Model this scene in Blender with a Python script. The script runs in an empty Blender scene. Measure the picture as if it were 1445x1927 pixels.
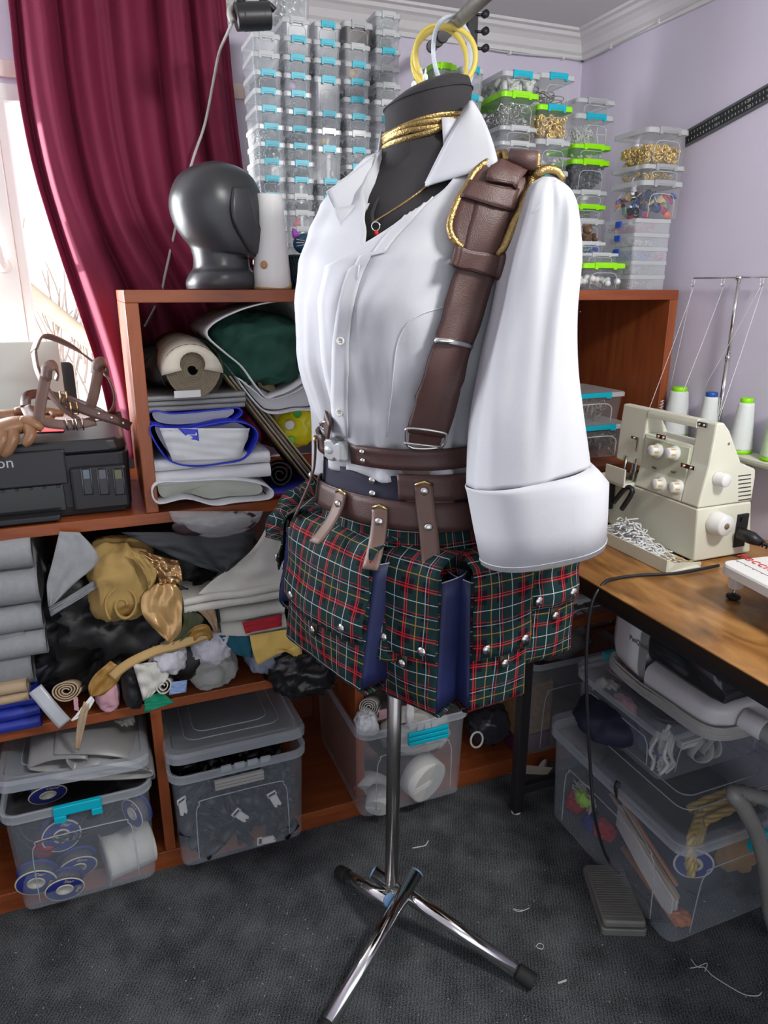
import bpy, bmesh, math, random
from math import sin, cos, pi, radians
from mathutils import Vector, Matrix, noise
from mathutils.bvhtree import BVHTree

SC = bpy.context.scene
COL = SC.collection
random.seed(7)

# ------------------------------------------------------------------ camera
EYE = 1.35                       # eye height: level with the top of the shelf unit
FPX = 1335.0                     # focal length in pixels of the 1445 x 1927 frame
UC, VC = 722.5, 963.5
PITCH = math.atan(418.0 / FPX)
YAW = radians(21.6)
FH = Vector((sin(YAW), cos(YAW), 0))
RT = Vector((cos(YAW), -sin(YAW), 0))
FWD = FH * cos(PITCH) - Vector((0, 0, 1)) * sin(PITCH)
UPV = FH * sin(PITCH) + Vector((0, 0, 1)) * cos(PITCH)
O = Vector((0, 0, EYE))
cam_data = bpy.data.cameras.new('camera')
cam_data.sensor_fit = 'HORIZONTAL'
cam_data.sensor_width = 36.0
cam_data.lens = 36.0 * FPX / 1445.0
cam_data.clip_start = 0.02
cam = bpy.data.objects.new('camera', cam_data)
cam.location = O
cam.rotation_euler = (pi / 2 - PITCH, 0, -YAW)
COL.objects.link(cam)
SC.camera = cam

# ------------------------------------------------------------------ world, sun, lamps, exposure
world = bpy.data.worlds.new('world')
SC.world = world
world.use_nodes = True
bg = world.node_tree.nodes['Background']
bg.inputs[0].default_value = (0.93, 0.96, 1.0, 1)
bg.inputs[1].default_value = 0.95
def light(name, typ, loc, direction, energy, color=(1, 1, 1), **kw):
    d = bpy.data.lights.new(name, typ)
    d.energy = energy
    d.color = color
    for k, v in kw.items(): setattr(d, k, v)
    o = bpy.data.objects.new(name, d)
    o.location = loc
    o.rotation_euler = Vector(direction).to_track_quat('-Z', 'Y').to_euler()
    COL.objects.link(o)
    return o
light('sun', 'SUN', (-4, 3, 2.2), (1, -0.235, -0.02), 10.0, (1.0, 0.95, 0.88), angle=radians(1.5))
light('ceiling_lamp_light', 'AREA', (0.92, 0.05, 2.03), (-0.30, 0.75, -0.8), 17.5, (1.0, 0.985, 0.96), shape='DISK', size=0.28)
light('window_daylight', 'AREA', (-0.75, 2.32, 1.45), (0.9, -0.75, 0.03), 54.0, (0.93, 0.97, 1.0), shape='RECTANGLE', size=1.1, size_y=1.0)
SC.view_settings.view_transform = 'Standard'
SC.view_settings.look = 'None'
SC.view_settings.gamma = 1.0
SC.view_settings.exposure = 0.55
SC.view_settings.use_curve_mapping = False
SC.cycles.transparent_max_bounces = 24

# ------------------------------------------------------------------ pixel -> place helpers
def ray(u, v): return FWD * FPX + RT * (u - UC) + UPV * (VC - v)
def at_x(u, v, x): d = ray(u, v); return O + d * (x / d.x)
def at_y(u, v, y): d = ray(u, v); return O + d * (y / d.y)
def at_z(u, v, z): d = ray(u, v); return O + d * ((z - EYE) / d.z)
def at_d(u, v, dep): d = ray(u, v); return O + d * (dep / d.dot(FH))

# ------------------------------------------------------------------ materials
MATS = {}
def _new(name):
    m = bpy.data.materials.new(name)
    m.use_nodes = True
    return m, m.node_tree.nodes, m.node_tree.links, m.node_tree.nodes['Principled BSDF']
def mat(name, col, rough=0.5, metal=0.0, var=0.08, scale=30.0, bump=0.0, bscale=200.0, alpha=1.0, spec=0.5, sheen=0.0, emit=0.0, stretch=None, sub=0.0):
    if name in MATS: return MATS[name]
    m, N, L, b = _new(name)
    tc = N.new('ShaderNodeTexCoord')
    src = tc.outputs['Object']
    if stretch:
        mp = N.new('ShaderNodeMapping'); mp.inputs['Scale'].default_value = stretch
        L.new(src, mp.inputs['Vector']); src = mp.outputs['Vector']
    nz = N.new('ShaderNodeTexNoise'); nz.inputs['Scale'].default_value = scale; nz.inputs['Detail'].default_value = 4
    L.new(src, nz.inputs['Vector'])
    mx = N.new('ShaderNodeMix'); mx.data_type = 'RGBA'
    c = col
    mx.inputs['A'].default_value = (*[max(0, x * (1 - var)) for x in c], 1)
    mx.inputs['B'].default_value = (*[min(1, x * (1 + var)) for x in c], 1)
    L.new(nz.outputs['Fac'], mx.inputs['Factor'])
    L.new(mx.outputs['Result'], b.inputs['Base Color'])
    b.inputs['Roughness'].default_value = rough
    b.inputs['Metallic'].default_value = metal
    b.inputs['Specular IOR Level'].default_value = spec
    b.inputs['Alpha'].default_value = alpha
    if sheen:
        b.inputs['Sheen Weight'].default_value = sheen
        b.inputs['Sheen Roughness'].default_value = 0.4
        b.inputs['Sheen Tint'].default_value = (*[min(1, x * 2.0 + 0.1) for x in c], 1)
    if sub:
        b.inputs['Subsurface Weight'].default_value = sub
        b.inputs['Subsurface Radius'].default_value = (0.01, 0.01, 0.01)
    if emit:
        b.inputs['Emission Color'].default_value = (*c, 1); b.inputs['Emission Strength'].default_value = emit
    if bump:
        n2 = N.new('ShaderNodeTexNoise'); n2.inputs['Scale'].default_value = bscale; n2.inputs['Detail'].default_value = 3
        L.new(src, n2.inputs['Vector'])
        bp = N.new('ShaderNodeBump'); bp.inputs['Strength'].default_value = bump; bp.inputs['Distance'].default_value = 0.002
        L.new(n2.outputs['Fac'], bp.inputs['Height']); L.new(bp.outputs['Normal'], b.inputs['Normal'])
    MATS[name] = m
    return m
def wood(name, c1, c2, rough=0.35, scale=6.0, stretch=(1, 8, 8), c3=None):
    m, N, L, b = _new(name)
    tc = N.new('ShaderNodeTexCoord'); mp = N.new('ShaderNodeMapping'); mp.inputs['Scale'].default_value = stretch
    L.new(tc.outputs['Object'], mp.inputs['Vector'])
    nz = N.new('ShaderNodeTexNoise'); nz.inputs['Scale'].default_value = scale; nz.inputs['Detail'].default_value = 8; nz.inputs['Distortion'].default_value = 0.6
    L.new(mp.outputs['Vector'], nz.inputs['Vector'])
    cr = N.new('ShaderNodeValToRGB')
    cr.color_ramp.elements[0].position = 0.3; cr.color_ramp.elements[0].color = (*c1, 1)
    cr.color_ramp.elements[1].position = 0.7; cr.color_ramp.elements[1].color = (*c2, 1)
    if c3:
        e = cr.color_ramp.elements.new(0.5); e.color = (*c3, 1)
    L.new(nz.outputs['Fac'], cr.inputs['Fac'])
    L.new(cr.outputs['Color'], b.inputs['Base Color'])
    b.inputs['Roughness'].default_value = rough
    MATS[name] = m
    return m
def plaid(name):
    """Tartan woven from two stripe sets over UV metres."""
    m, N, L, b = _new(name)
    uv = N.new('ShaderNodeUVMap'); sp = N.new('ShaderNodeSeparateXYZ'); L.new(uv.outputs['UV'], sp.inputs[0])
    P = 0.082
    def stripes(out, seedshift):
        ad = N.new('ShaderNodeMath'); ad.operation = 'ADD'; ad.inputs[1].default_value = 5.0 + seedshift
        L.new(out, ad.inputs[0])
        dv = N.new('ShaderNodeMath'); dv.operation = 'DIVIDE'; dv.inputs[1].default_value = P; L.new(ad.outputs[0], dv.inputs[0])
        fr = N.new('ShaderNodeMath'); fr.operation = 'FRACT'; L.new(dv.outputs[0], fr.inputs[0])
        cr = N.new('ShaderNodeValToRGB'); cr.color_ramp.interpolation = 'CONSTANT'
        G, K, RD, W, Y, W2 = (0.006, 0.026, 0.027), (0.004, 0.006, 0.010), (0.42, 0.012, 0.02), (0.42, 0.47, 0.48), (0.27, 0.17, 0.04), (0.26, 0.30, 0.32)
        segs = [(0, G), (0.10, W), (0.117, G), (0.24, K), (0.345, RD), (0.372, K), (0.405, RD), (0.418, K), (0.53, G), (0.62, Y), (0.638, G), (0.74, K), (0.80, W2), (0.813, K), (0.86, RD), (0.873, G)]
        e = cr.color_ramp.elements
        e[0].position = 0; e[0].color = (*segs[0][1], 1); e[1].position = segs[1][0]; e[1].color = (*segs[1][1], 1)
        for p_, c_ in segs[2:]:
            q = e.new(p_); q.color = (*c_, 1)
        L.new(fr.outputs[0], cr.inputs['Fac'])
        return cr.outputs['Color']
    a, c = stripes(sp.outputs['X'], 0.0), stripes(sp.outputs['Y'], 0.013)
    mx = N.new('ShaderNodeMix'); mx.data_type = 'RGBA'; mx.blend_type = 'LIGHTEN'
    mx.inputs['Factor'].default_value = 1.0
    L.new(a, mx.inputs['A']); L.new(c, mx.inputs['B'])
    L.new(mx.outputs['Result'], b.inputs['Base Color'])
    b.inputs['Roughness'].default_value = 0.8
    b.inputs['Specular IOR Level'].default_value = 0.2
    wv = N.new('ShaderNodeTexNoise'); wv.inputs['Scale'].default_value = 900
    L.new(uv.outputs['UV'], wv.inputs['Vector'])
    bp = N.new('ShaderNodeBump'); bp.inputs['Strength'].default_value = 0.25; bp.inputs['Distance'].default_value = 0.001
    L.new(wv.outputs['Fac'], bp.inputs['Height']); L.new(bp.outputs['Normal'], b.inputs['Normal'])
    MATS[name] = m
    return m
def carpet():
    m, N, L, b = _new('carpet')
    tc = N.new('ShaderNodeTexCoord')
    n1 = N.new('ShaderNodeTexNoise'); n1.inputs['Scale'].default_value = 420; n1.inputs['Detail'].default_value = 6; n1.inputs['Roughness'].default_value = 0.75
    n2 = N.new('ShaderNodeTexNoise'); n2.inputs['Scale'].default_value = 14; n2.inputs['Detail'].default_value = 5
    mp = N.new('ShaderNodeMapping'); mp.inputs['Rotation'].default_value = (0, 0, 0.5); mp.inputs['Scale'].default_value = (1, 1.0, 1)
    L.new(tc.outputs['Object'], mp.inputs['Vector'])
    wv = N.new('ShaderNodeTexWave'); wv.inputs['Scale'].default_value = 45; wv.inputs['Distortion'].default_value = 3.5; wv.inputs['Detail'].default_value = 3
    for n in (n1, n2): L.new(tc.outputs['Object'], n.inputs['Vector'])
    L.new(mp.outputs['Vector'], wv.inputs['Vector'])
    cr = N.new('ShaderNodeValToRGB')
    cr.color_ramp.elements[0].position = 0.43; cr.color_ramp.elements[0].color = (0.014, 0.0185, 0.020, 1)
    cr.color_ramp.elements[1].position = 0.66; cr.color_ramp.elements[1].color = (0.24, 0.25, 0.26, 1)
    a = N.new('ShaderNodeMath'); a.operation = 'MULTIPLY_ADD'; a.inputs[1].default_value = 0.05
    L.new(wv.outputs['Fac'], a.inputs[0]); L.new(n1.outputs['Fac'], a.inputs[2])
    s = N.new('ShaderNodeMath'); s.operation = 'MULTIPLY_ADD'; s.inputs[1].default_value = 0.22
    L.new(n2.outputs['Fac'], s.inputs[0]); L.new(a.outputs[0], s.inputs[2])
    s2 = N.new('ShaderNodeMath'); s2.operation = 'SUBTRACT'; s2.inputs[1].default_value = 0.12
    L.new(s.outputs[0], s2.inputs[0])
    L.new(s2.outputs[0], cr.inputs['Fac']); L.new(cr.outputs['Color'], b.inputs['Base Color'])
    b.inputs['Roughness'].default_value = 0.95; b.inputs['Specular IOR Level'].default_value = 0.1
    bp = N.new('ShaderNodeBump'); bp.inputs['Strength'].default_value = 0.8; bp.inputs['Distance'].default_value = 0.004
    L.new(s.outputs[0], bp.inputs['Height']); L.new(bp.outputs['Normal'], b.inputs['Normal'])
    MATS['carpet'] = m
    return m

M_WALL = mat('lilac_wall', (0.70, 0.65, 0.775), 0.85, var=0.03, scale=8, bump=0.15, bscale=60)
M_CEIL = mat('ceiling_white', (0.70, 0.69, 0.68), 0.9, var=0.02)
M_CORN = mat('cornice_white', (0.74, 0.73, 0.73), 0.8, var=0.02)
M_CARPET = carpet()
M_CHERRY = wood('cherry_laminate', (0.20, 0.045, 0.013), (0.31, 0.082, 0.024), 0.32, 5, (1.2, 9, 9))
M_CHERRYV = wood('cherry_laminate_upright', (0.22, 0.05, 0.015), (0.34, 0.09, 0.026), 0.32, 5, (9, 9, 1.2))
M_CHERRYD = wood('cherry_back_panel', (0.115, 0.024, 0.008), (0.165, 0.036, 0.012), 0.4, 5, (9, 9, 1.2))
M_TABLE = wood('rustic_table_top', (0.09, 0.036, 0.010), (0.48, 0.245, 0.075), 0.28, 5.5, (3.2, 1.2, 3), c3=(0.28, 0.125, 0.034))
M_TABLEEDGE = mat('dark_table_edge', (0.02, 0.011, 0.006), 0.4, var=0.2)
M_BLACKMETAL = mat('black_metal', (0.012, 0.012, 0.014), 0.45)
M_PVC = mat('window_pvc', (0.80, 0.79, 0.76), 0.35, var=0.02)
M_CHROME = mat('chrome', (0.75, 0.75, 0.74), 0.12, 1.0, var=0.02)
M_STEEL = mat('worn_steel', (0.42, 0.41, 0.38), 0.28, 1.0, var=0.12, scale=60)
M_NICKEL = mat('nickel', (0.66, 0.65, 0.62), 0.22, 1.0, var=0.03)
M_BRASS = mat('antique_brass', (0.62, 0.46, 0.18), 0.25, 1.0, var=0.08, scale=300)
M_GOLDFOIL = mat('gold_foil_trim', (0.40, 0.28, 0.115), 0.3, 1.0, var=0.3, scale=260, bump=0.7, bscale=420)
M_GOLD = mat('gold_brass_bits', (0.86, 0.62, 0.17), 0.3, 0.65, var=0.1, scale=300)
M_SHIRT = mat('white_cotton', (0.53, 0.54, 0.57), 0.75, var=0.02, bump=0.12, bscale=900, spec=0.2)
M_BLACKKNIT = mat('black_jersey', (0.022, 0.020, 0.022), 0.85, var=0.15, bump=0.3, bscale=900, sheen=0.15)
M_LEATHER = mat('brown_leather', (0.078, 0.036, 0.030), 0.42, var=0.12, scale=60, bump=0.35, bscale=700)
M_LEATHER2 = mat('tan_brown_leather', (0.150, 0.086, 0.066), 0.45, var=0.12, scale=60, bump=0.35, bscale=700)
M_LEATHERD = mat('leather_piping', (0.045, 0.020, 0.018), 0.42, var=0.1)
M_NAVY = mat('navy_leatherette', (0.010, 0.016, 0.075), 0.5, var=0.15, bump=0.2, bscale=600)
M_DENIM = mat('dark_denim', (0.022, 0.022, 0.045), 0.85, var=0.25, scale=700, bump=0.3, bscale=1200)
M_PLAID = plaid('tartan_plaid')
M_VELVET = mat('burgundy_velvet', (0.175, 0.006, 0.040), 0.75, var=0.10, scale=10, sheen=0.3, bump=0.1, bscale=400)
M_TEAL = mat('teal_plastic', (0.0, 0.42, 0.55), 0.35, var=0.04)
M_LIME = mat('lime_plastic', (0.30, 0.82, 0.0), 0.35, var=0.04)
M_GREYLATCH = mat('grey_latch', (0.36, 0.37, 0.38), 0.35, var=0.04)
M_CLEAR = mat('clear_plastic', (0.50, 0.54, 0.57), 0.2, var=0.03, alpha=0.40)
M_CLEAR2 = mat('clear_plastic_large', (0.55, 0.59, 0.62), 0.15, var=0.03, alpha=0.14)
M_CLEARLID = mat('clear_plastic_lid', (0.66, 0.69, 0.70), 0.22, var=0.03, alpha=0.66)
M_BINCLEAR = mat('bin_plastic', (0.46, 0.52, 0.58), 0.22, var=0.03, alpha=0.21)
M_BINRIM = mat('bin_rim_plastic', (0.55, 0.60, 0.65), 0.2, var=0.03, alpha=0.42)
M_BINLID = mat('bin_lid_plastic', (0.52, 0.57, 0.62), 0.18, var=0.03, alpha=0.24)
M_SMOKE = mat('smoke_plastic', (0.06, 0.055, 0.05), 0.25, alpha=0.8)
M_BLACKPL = mat('black_plastic', (0.013, 0.013, 0.016), 0.4, var=0.1)
M_BLACKGL = mat('glossy_black_plastic', (0.010, 0.010, 0.012), 0.15, var=0.1)
M_WHITEPL = mat('white_plastic', (0.78, 0.78, 0.75), 0.35, var=0.02)
M_CREAM = mat('cream_machine_plastic', (0.74, 0.74, 0.60), 0.35, var=0.02)
M_CREAM2 = mat('cream_panel', (0.62, 0.65, 0.49), 0.4, var=0.02)
M_GLOSSGREY = mat('painted_foam_charcoal', (0.035, 0.036, 0.040), 0.33, var=0.25, scale=12, bump=0.15, bscale=40)
M_PAPER = mat('white_paper', (0.76, 0.76, 0.74), 0.8, var=0.03, scale=12)
M_RUBBER = mat('black_rubber', (0.012, 0.012, 0.012), 0.7)
M_THREAD = mat('white_thread', (0.78, 0.82, 0.80), 0.8, var=0.06, scale=300, bump=0.5, bscale=500)

# ------------------------------------------------------------------ mesh building helpers
ORG = {}
def thing(name, label, cat, loc=(0, 0, 0), group=None):
    o = bpy.data.objects.new(name, None)
    o.empty_display_size = 0.02
    o.location = loc
    COL.objects.link(o)
    ORG[o] = Vector(loc)
    o['label'] = label; o['category'] = cat
    if group: o['group'] = group
    return o
def tag(o, label, cat, group=None, kind=None):
    o['label'] = label; o['category'] = cat
    if group: o['group'] = group
    if kind: o['kind'] = kind
    return o
def struct(o, label=None):
    o['kind'] = 'structure'
    if label: o['label'] = label; o['category'] = o.name.split('_')[0]
    return o
def mk(name, V, Fc, m, parent=None, smooth=True, uv=None, thick=0.0, bevel=0.0, sub=0, at=None, edges=None, center=True, offset=0.0):
    """One mesh object from world-space vertices; parts are kept in the frame of their thing."""
    V = [Vector(v) for v in V]
    if parent is not None: org = ORG[parent]
    elif at is not None: org = Vector(at)
    else:
        n = max(1, len(V))
        lo = Vector([min(v[i] for v in V) for i in range(3)]); hi = Vector([max(v[i] for v in V) for i in range(3)])
        org = Vector(((lo.x + hi.x) / 2, (lo.y + hi.y) / 2, lo.z))
    me = bpy.data.meshes.new(name)
    me.from_pydata([v - org for v in V], edges or [], Fc)
    if isinstance(m, (list, tuple)):
        for q in m: me.materials.append(q)
    else: me.materials.append(m)
    if uv is not None:
        ul = me.uv_layers.new(name='UVMap')
        for lp in me.loops: ul.data[lp.index].uv = uv[lp.vertex_index]
    me.validate(verbose=False)
    o = bpy.data.objects.new(name, me)
    COL.objects.link(o)
    if smooth:
        for p in me.polygons: p.use_smooth = True
    if thick:
        md = o.modifiers.new('solid', 'SOLIDIFY'); md.thickness = thick; md.offset = offset
    if bevel:
        md = o.modifiers.new('bevel', 'BEVEL'); md.width = bevel; md.segments = 2; md.limit_method = 'ANGLE'; md.angle_limit = radians(40)
    if sub:
        md = o.modifiers.new('subsurf', 'SUBSURF'); md.levels = sub; md.render_levels = sub
    if parent is not None:
        o.parent = parent; ORG[o] = org
    else:
        o.location = org; ORG[o] = org
    return o
def boxgeo(x0, x1, y0, y1, z0, z1):
    V = [(x, y, z) for z in (z0, z1) for y in (y0, y1) for x in (x0, x1)]
    Fc = [(0, 2, 3, 1), (4, 5, 7, 6), (0, 1, 5, 4), (2, 6, 7, 3), (0, 4, 6, 2), (1, 3, 7, 5)]
    return V, Fc
def box(name, x0, x1, y0, y1, z0, z1, m, parent=None, bevel=0.002, X=None):
    V, Fc = boxgeo(x0, x1, y0, y1, z0, z1)
    if X is not None: V = [X @ Vector(v) for v in V]
    return mk(name, V, Fc, m, parent, smooth=False, bevel=bevel)
def join_geo(parts):
    V, Fc = [], []
    for v, f in parts:
        n = len(V); V += list(v); Fc += [tuple(i + n for i in q) for q in f]
    return V, Fc
def xform(geo, X): return [X @ Vector(v) for v in geo[0]], geo[1]
def TR(loc, rz=0.0, rx=0.0, ry=0.0):
    return Matrix.Translation(Vector(loc)) @ Matrix.Rotation(rz, 4, 'Z') @ Matrix.Rotation(ry, 4, 'Y') @ Matrix.Rotation(rx, 4, 'X')
def smooth_path(P, n=6, closed=False):
    P = [Vector(p) for p in P]
    out = []
    N_ = len(P)
    rng = range(N_ if closed else N_ - 1)
    for i in rng:
        g = (lambda k: P[k % N_]) if closed else (lambda k: P[max(0, min(N_ - 1, k))])
        p0, p1, p2, p3 = g(i - 1), g(i), g(i + 1), g(i + 2)
        for k in range(n):
            t = k / n
            out.append(0.5 * ((2 * p1) + (p2 - p0) * t + (2 * p0 - 5 * p1 + 4 * p2 - p3) * t * t + (3 * p1 - p0 - 3 * p2 + p3) * t ** 3))
    if not closed: out.append(P[-1])
    return out
def frames(P, closed=False, up=None):
    n = len(P); T = []
    for i in range(n):
        a = P[(i - 1) % n] if closed or i > 0 else P[i]
        b = P[(i + 1) % n] if closed or i < n - 1 else P[i]
        d = (b - a)
        T.append(d.normalized() if d.length > 1e-9 else Vector((0, 0, 1)))
    N0 = Vector(up) if up is not None else (Vector((0, 0, 1)) if abs(T[0].z) < 0.9 else Vector((1, 0, 0)))
    Ns, Bs = [], []
    for t in T:
        q = N0 - t * N0.dot(t)
        if q.length < 1e-6: q = t.orthogonal()
        q.normalize()
        Ns.append(q); Bs.append(t.cross(q)); N0 = q
    return T, Ns, Bs
def rlist(r, t):
    x = t * (len(r) - 1); i = min(int(x), len(r) - 2); f = x - i
    return r[i] * (1 - f) + r[i + 1] * f
def tubegeo(P, r, seg=10, closed=False, caps=True, up=None, flat=1.0):
    P = [Vector(p) for p in P]
    T, Ns, Bs = frames(P, closed, up)
    n = len(P); V, Fc = [], []
    for i in range(n):
        ri = rlist(r, i / max(1, n - 1)) if isinstance(r, (list, tuple)) else (r(i / max(1, n - 1)) if callable(r) else r)
        for k in range(seg):
            a = 2 * pi * k / seg
            V.append(P[i] + Ns[i] * (cos(a) * ri * flat) + Bs[i] * (sin(a) * ri))
    for i in range(n if closed else n - 1):
        j = (i + 1) % n
        for k in range(seg):
            k2 = (k + 1) % seg
            Fc.append((i * seg + k, i * seg + k2, j * seg + k2, j * seg + k))
    if caps and not closed:
        Fc.append(tuple(range(seg - 1, -1, -1))); Fc.append(tuple((n - 1) * seg + k for k in range(seg)))
    return V, Fc
def tube(name, P, r, m, parent=None, seg=10, closed=False, sm=0, **kw):
    if sm: P = smooth_path(P, sm, closed)
    V, Fc = tubegeo(P, r, seg, closed, **kw)
    return mk(name, V, Fc, m, parent)
def cylgeo(p0, p1, r0, r1=None, seg=20):
    p0, p1 = Vector(p0), Vector(p1)
    return tubegeo([p0, p1], [r0, r0 if r1 is None else r1], seg)
def cyl(name, p0, p1, r0, m, parent=None, r1=None, seg=20, bevel=0.0):
    V, Fc = cylgeo(p0, p1, r0, r1, seg)
    return mk(name, V, Fc, m, parent, smooth=True, bevel=bevel)
def lathegeo(prof, X=None, seg=28, squash=1.0, caps=True):
    X = X or Matrix()
    V, Fc = [], []
    n = len(prof)
    for (r, z) in prof:
        for k in range(seg):
            a = 2 * pi * k / seg
            V.append(X @ Vector((r * cos(a), r * sin(a) * squash, z)))
    for i in range(n - 1):
        for k in range(seg):
            k2 = (k + 1) % seg
            Fc.append((i * seg + k, i * seg + k2, (i + 1) * seg + k2, (i + 1) * seg + k))
    if caps and prof[0][0] > 1e-5: Fc.append(tuple(range(seg - 1, -1, -1)))
    if caps and prof[-1][0] > 1e-5: Fc.append(tuple((n - 1) * seg + k for k in range(seg)))
    return V, Fc
def lathe(name, prof, m, parent=None, X=None, seg=28, squash=1.0, caps=True, **kw):
    V, Fc = lathegeo(prof, X, seg, squash, caps)
    return mk(name, V, Fc, m, parent, **kw)
def gridgeo(G, closed_u=False):
    """G[i][j] rows of points."""
    n, w = len(G), len(G[0])
    V = [Vector(p) for r in G for p in r]
    Fc = []
    for i in range(n - 1):
        for j in range(w if closed_u else w - 1):
            j2 = (j + 1) % w
            Fc.append((i * w + j, i * w + j2, (i + 1) * w + j2, (i + 1) * w + j))
    return V, Fc
def sheet(name, G, m, parent=None, thick=0.0015, uv=None, closed_u=False, offset=0.0, sub=0):
    V, Fc = gridgeo(G, closed_u)
    return mk(name, V, Fc, m, parent, thick=thick, uv=uv, offset=offset, sub=sub)
def band(name, P, Nn, w, m, parent=None, thick=0.003, updir=None, sm=0):
    """Flat strap along P with face normals Nn (vector or list) and width w."""
    P = [Vector(p) for p in P]
    if sm: P = smooth_path(P, sm)
    n = len(P); G = []
    for i in range(n):
        t = (P[min(i + 1, n - 1)] - P[max(i - 1, 0)]).normalized()
        nn = Vector(Nn[i] if isinstance(Nn, list) else (Nn(P[i]) if callable(Nn) else Nn))
        s = nn.cross(t).normalized()
        ww = w[i] if isinstance(w, list) else (w(i / (n - 1)) if callable(w) else w)
        G.append([P[i] + s * (ww * k) for k in (-0.5, -0.25, 0, 0.25, 0.5)])
    return sheet(name, G, m, parent, thick)
TXT = {}
def textmesh(name, body, size, X, m, parent=None, extrude=0.0004, align='CENTER', shear=0.0, spacing=1.0):
    key = (body, align, shear, spacing)
    if key not in TXT:
        cu = bpy.data.curves.new(name + '_c', 'FONT')
        cu.body = body; cu.size = 1.0; cu.align_x = align; cu.align_y = 'CENTER'; cu.extrude = 0.02; cu.shear = shear
        cu.space_character = spacing; cu.resolution_u = 3
        to = bpy.data.objects.new(name + '_t', cu)
        me = to.to_mesh()
        TXT[key] = [v.co.copy() for v in me.vertices], [tuple(p.vertices) for p in me.polygons]
        to.to_mesh_clear(); bpy.data.objects.remove(to); bpy.data.curves.remove(cu)
    V0, Fc = TXT[key]
    V = [X @ Vector((v.x * size, v.y * size, v.z * extrude / 0.02)) for v in V0]
    return mk(name, V, Fc, m, parent, smooth=False)
def face_matrix(origin, xdir, ydir):
    x = Vector(xdir).normalized(); y = Vector(ydir); y = (y - x * y.dot(x)).normalized(); z = x.cross(y)
    return Matrix(((x.x, y.x, z.x, origin[0]), (x.y, y.y, z.y, origin[1]), (x.z, y.z, z.z, origin[2]), (0, 0, 0, 1)))
def fbm(p, s=1.0, seed=0.0): return noise.noise(Vector(p) * s + Vector((seed, seed * 1.7, -seed)))
def rrect(w, d, r, n=4):
    """Rounded rectangle outline, counter-clockwise, centred."""
    pts = []
    for cx, cy, a0 in ((w / 2 - r, d / 2 - r, 0), (-w / 2 + r, d / 2 - r, pi / 2), (-w / 2 + r, -d / 2 + r, pi), (w / 2 - r, -d / 2 + r, 3 * pi / 2)):
        for k in range(n + 1):
            a = a0 + k * pi / 2 / n
            pts.append((cx + r * cos(a), cy + r * sin(a)))
    return pts
def stackgeo(levels, X=None, cap0=True, cap1=True):
    """Levels: list of (outline pts, z); all the same count."""
    X = X or Matrix()
    n = len(levels[0][0]); V, Fc = [], []
    for pts, z in levels:
        V += [X @ Vector((p[0], p[1], z)) for p in pts]
    for i in range(len(levels) - 1):
        for k in range(n):
            k2 = (k + 1) % n
            Fc.append((i * n + k, i * n + k2, (i + 1) * n + k2, (i + 1) * n + k))
    if cap0: Fc.append(tuple(range(n - 1, -1, -1)))
    if cap1: Fc.append(tuple((len(levels) - 1) * n + k for k in range(n)))
    return V, Fc
def copy_tree(o, loc=None, rz=None):
    c = o.copy(); COL.objects.link(c)
    if loc is not None: c.location = loc
    if rz is not None: c.rotation_euler = (0, 0, rz)
    for ch in o.children:
        d = ch.copy(); COL.objects.link(d); d.parent = c
        for g in ch.children:
            e = g.copy(); COL.objects.link(e); e.parent = d
    return c
ORD = ['top', 'second', 'third', 'fourth', 'fifth', 'sixth', 'seventh', 'eighth', 'ninth', 'tenth', 'eleventh', 'twelfth', 'thirteenth', 'fourteenth', 'fifteenth', 'sixteenth', 'seventeenth']

# ------------------------------------------------------------------ the room
XR, YB, XL, ZC = 1.44, 2.03, -1.35, 2.06
YC, YK = 1.49, 1.92            # shelf unit front and back
fl = box('floor', XL, XR, -1.6, YB, -0.05, 0.0, M_CARPET, bevel=0); struct(fl)
WX0, WX1, WZ0, WZ1 = -1.15, 0.30, 0.98, 1.80
wg = join_geo([boxgeo(XL, WX0, YB, YB + 0.04, 0, ZC), boxgeo(WX1, XR, YB, YB + 0.04, 0, ZC), boxgeo(WX0, WX1, YB, YB + 0.04, 0, WZ0), boxgeo(WX0, WX1, YB, YB + 0.04, WZ1, ZC)])
struct(mk('wall_back', wg[0], wg[1], M_WALL, smooth=False))
struct(box('wall_right', XR, XR + 0.05, -1.6, YB + 0.04, 0, ZC, M_WALL, bevel=0))
struct(box('wall_left', XL - 0.05, XL, -1.6, YB + 0.04, 0, ZC, M_WALL, bevel=0))
struct(box('ceiling', XL - 0.05, XR + 0.05, -1.6, YB + 0.04, ZC, ZC + 0.05, M_CEIL, bevel=0))
# coved cornice, run along each wall
prof = [(0, -0.062), (0.010, -0.062), (0.012, -0.052), (0.020, -0.046), (0.028, -0.030), (0.040, -0.020), (0.050, -0.016), (0.054, -0.008), (0.066, -0.006), (0.068, 0), (0, 0)]
def cornice(name, p0, p1, inward):
    V, Fc = [], []; n = len(prof)
    for p in (p0, p1):
        for d, z in prof: V.append((p[0] + inward[0] * d, p[1] + inward[1] * d, ZC + z))
    for k in range(n): Fc.append((k, (k + 1) % n, n + (k + 1) % n, n + k))
    Fc += [tuple(range(n)), tuple(range(2 * n - 1, n - 1, -1))]
    return struct(mk(name, V, Fc, M_CORN, smooth=False))
cornice('trim_1', (XL, YB), (XR, YB), (0, -1))
cornice('trim_2', (XR, YB - 0.001), (XR, -1.6), (-1, 0))
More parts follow.
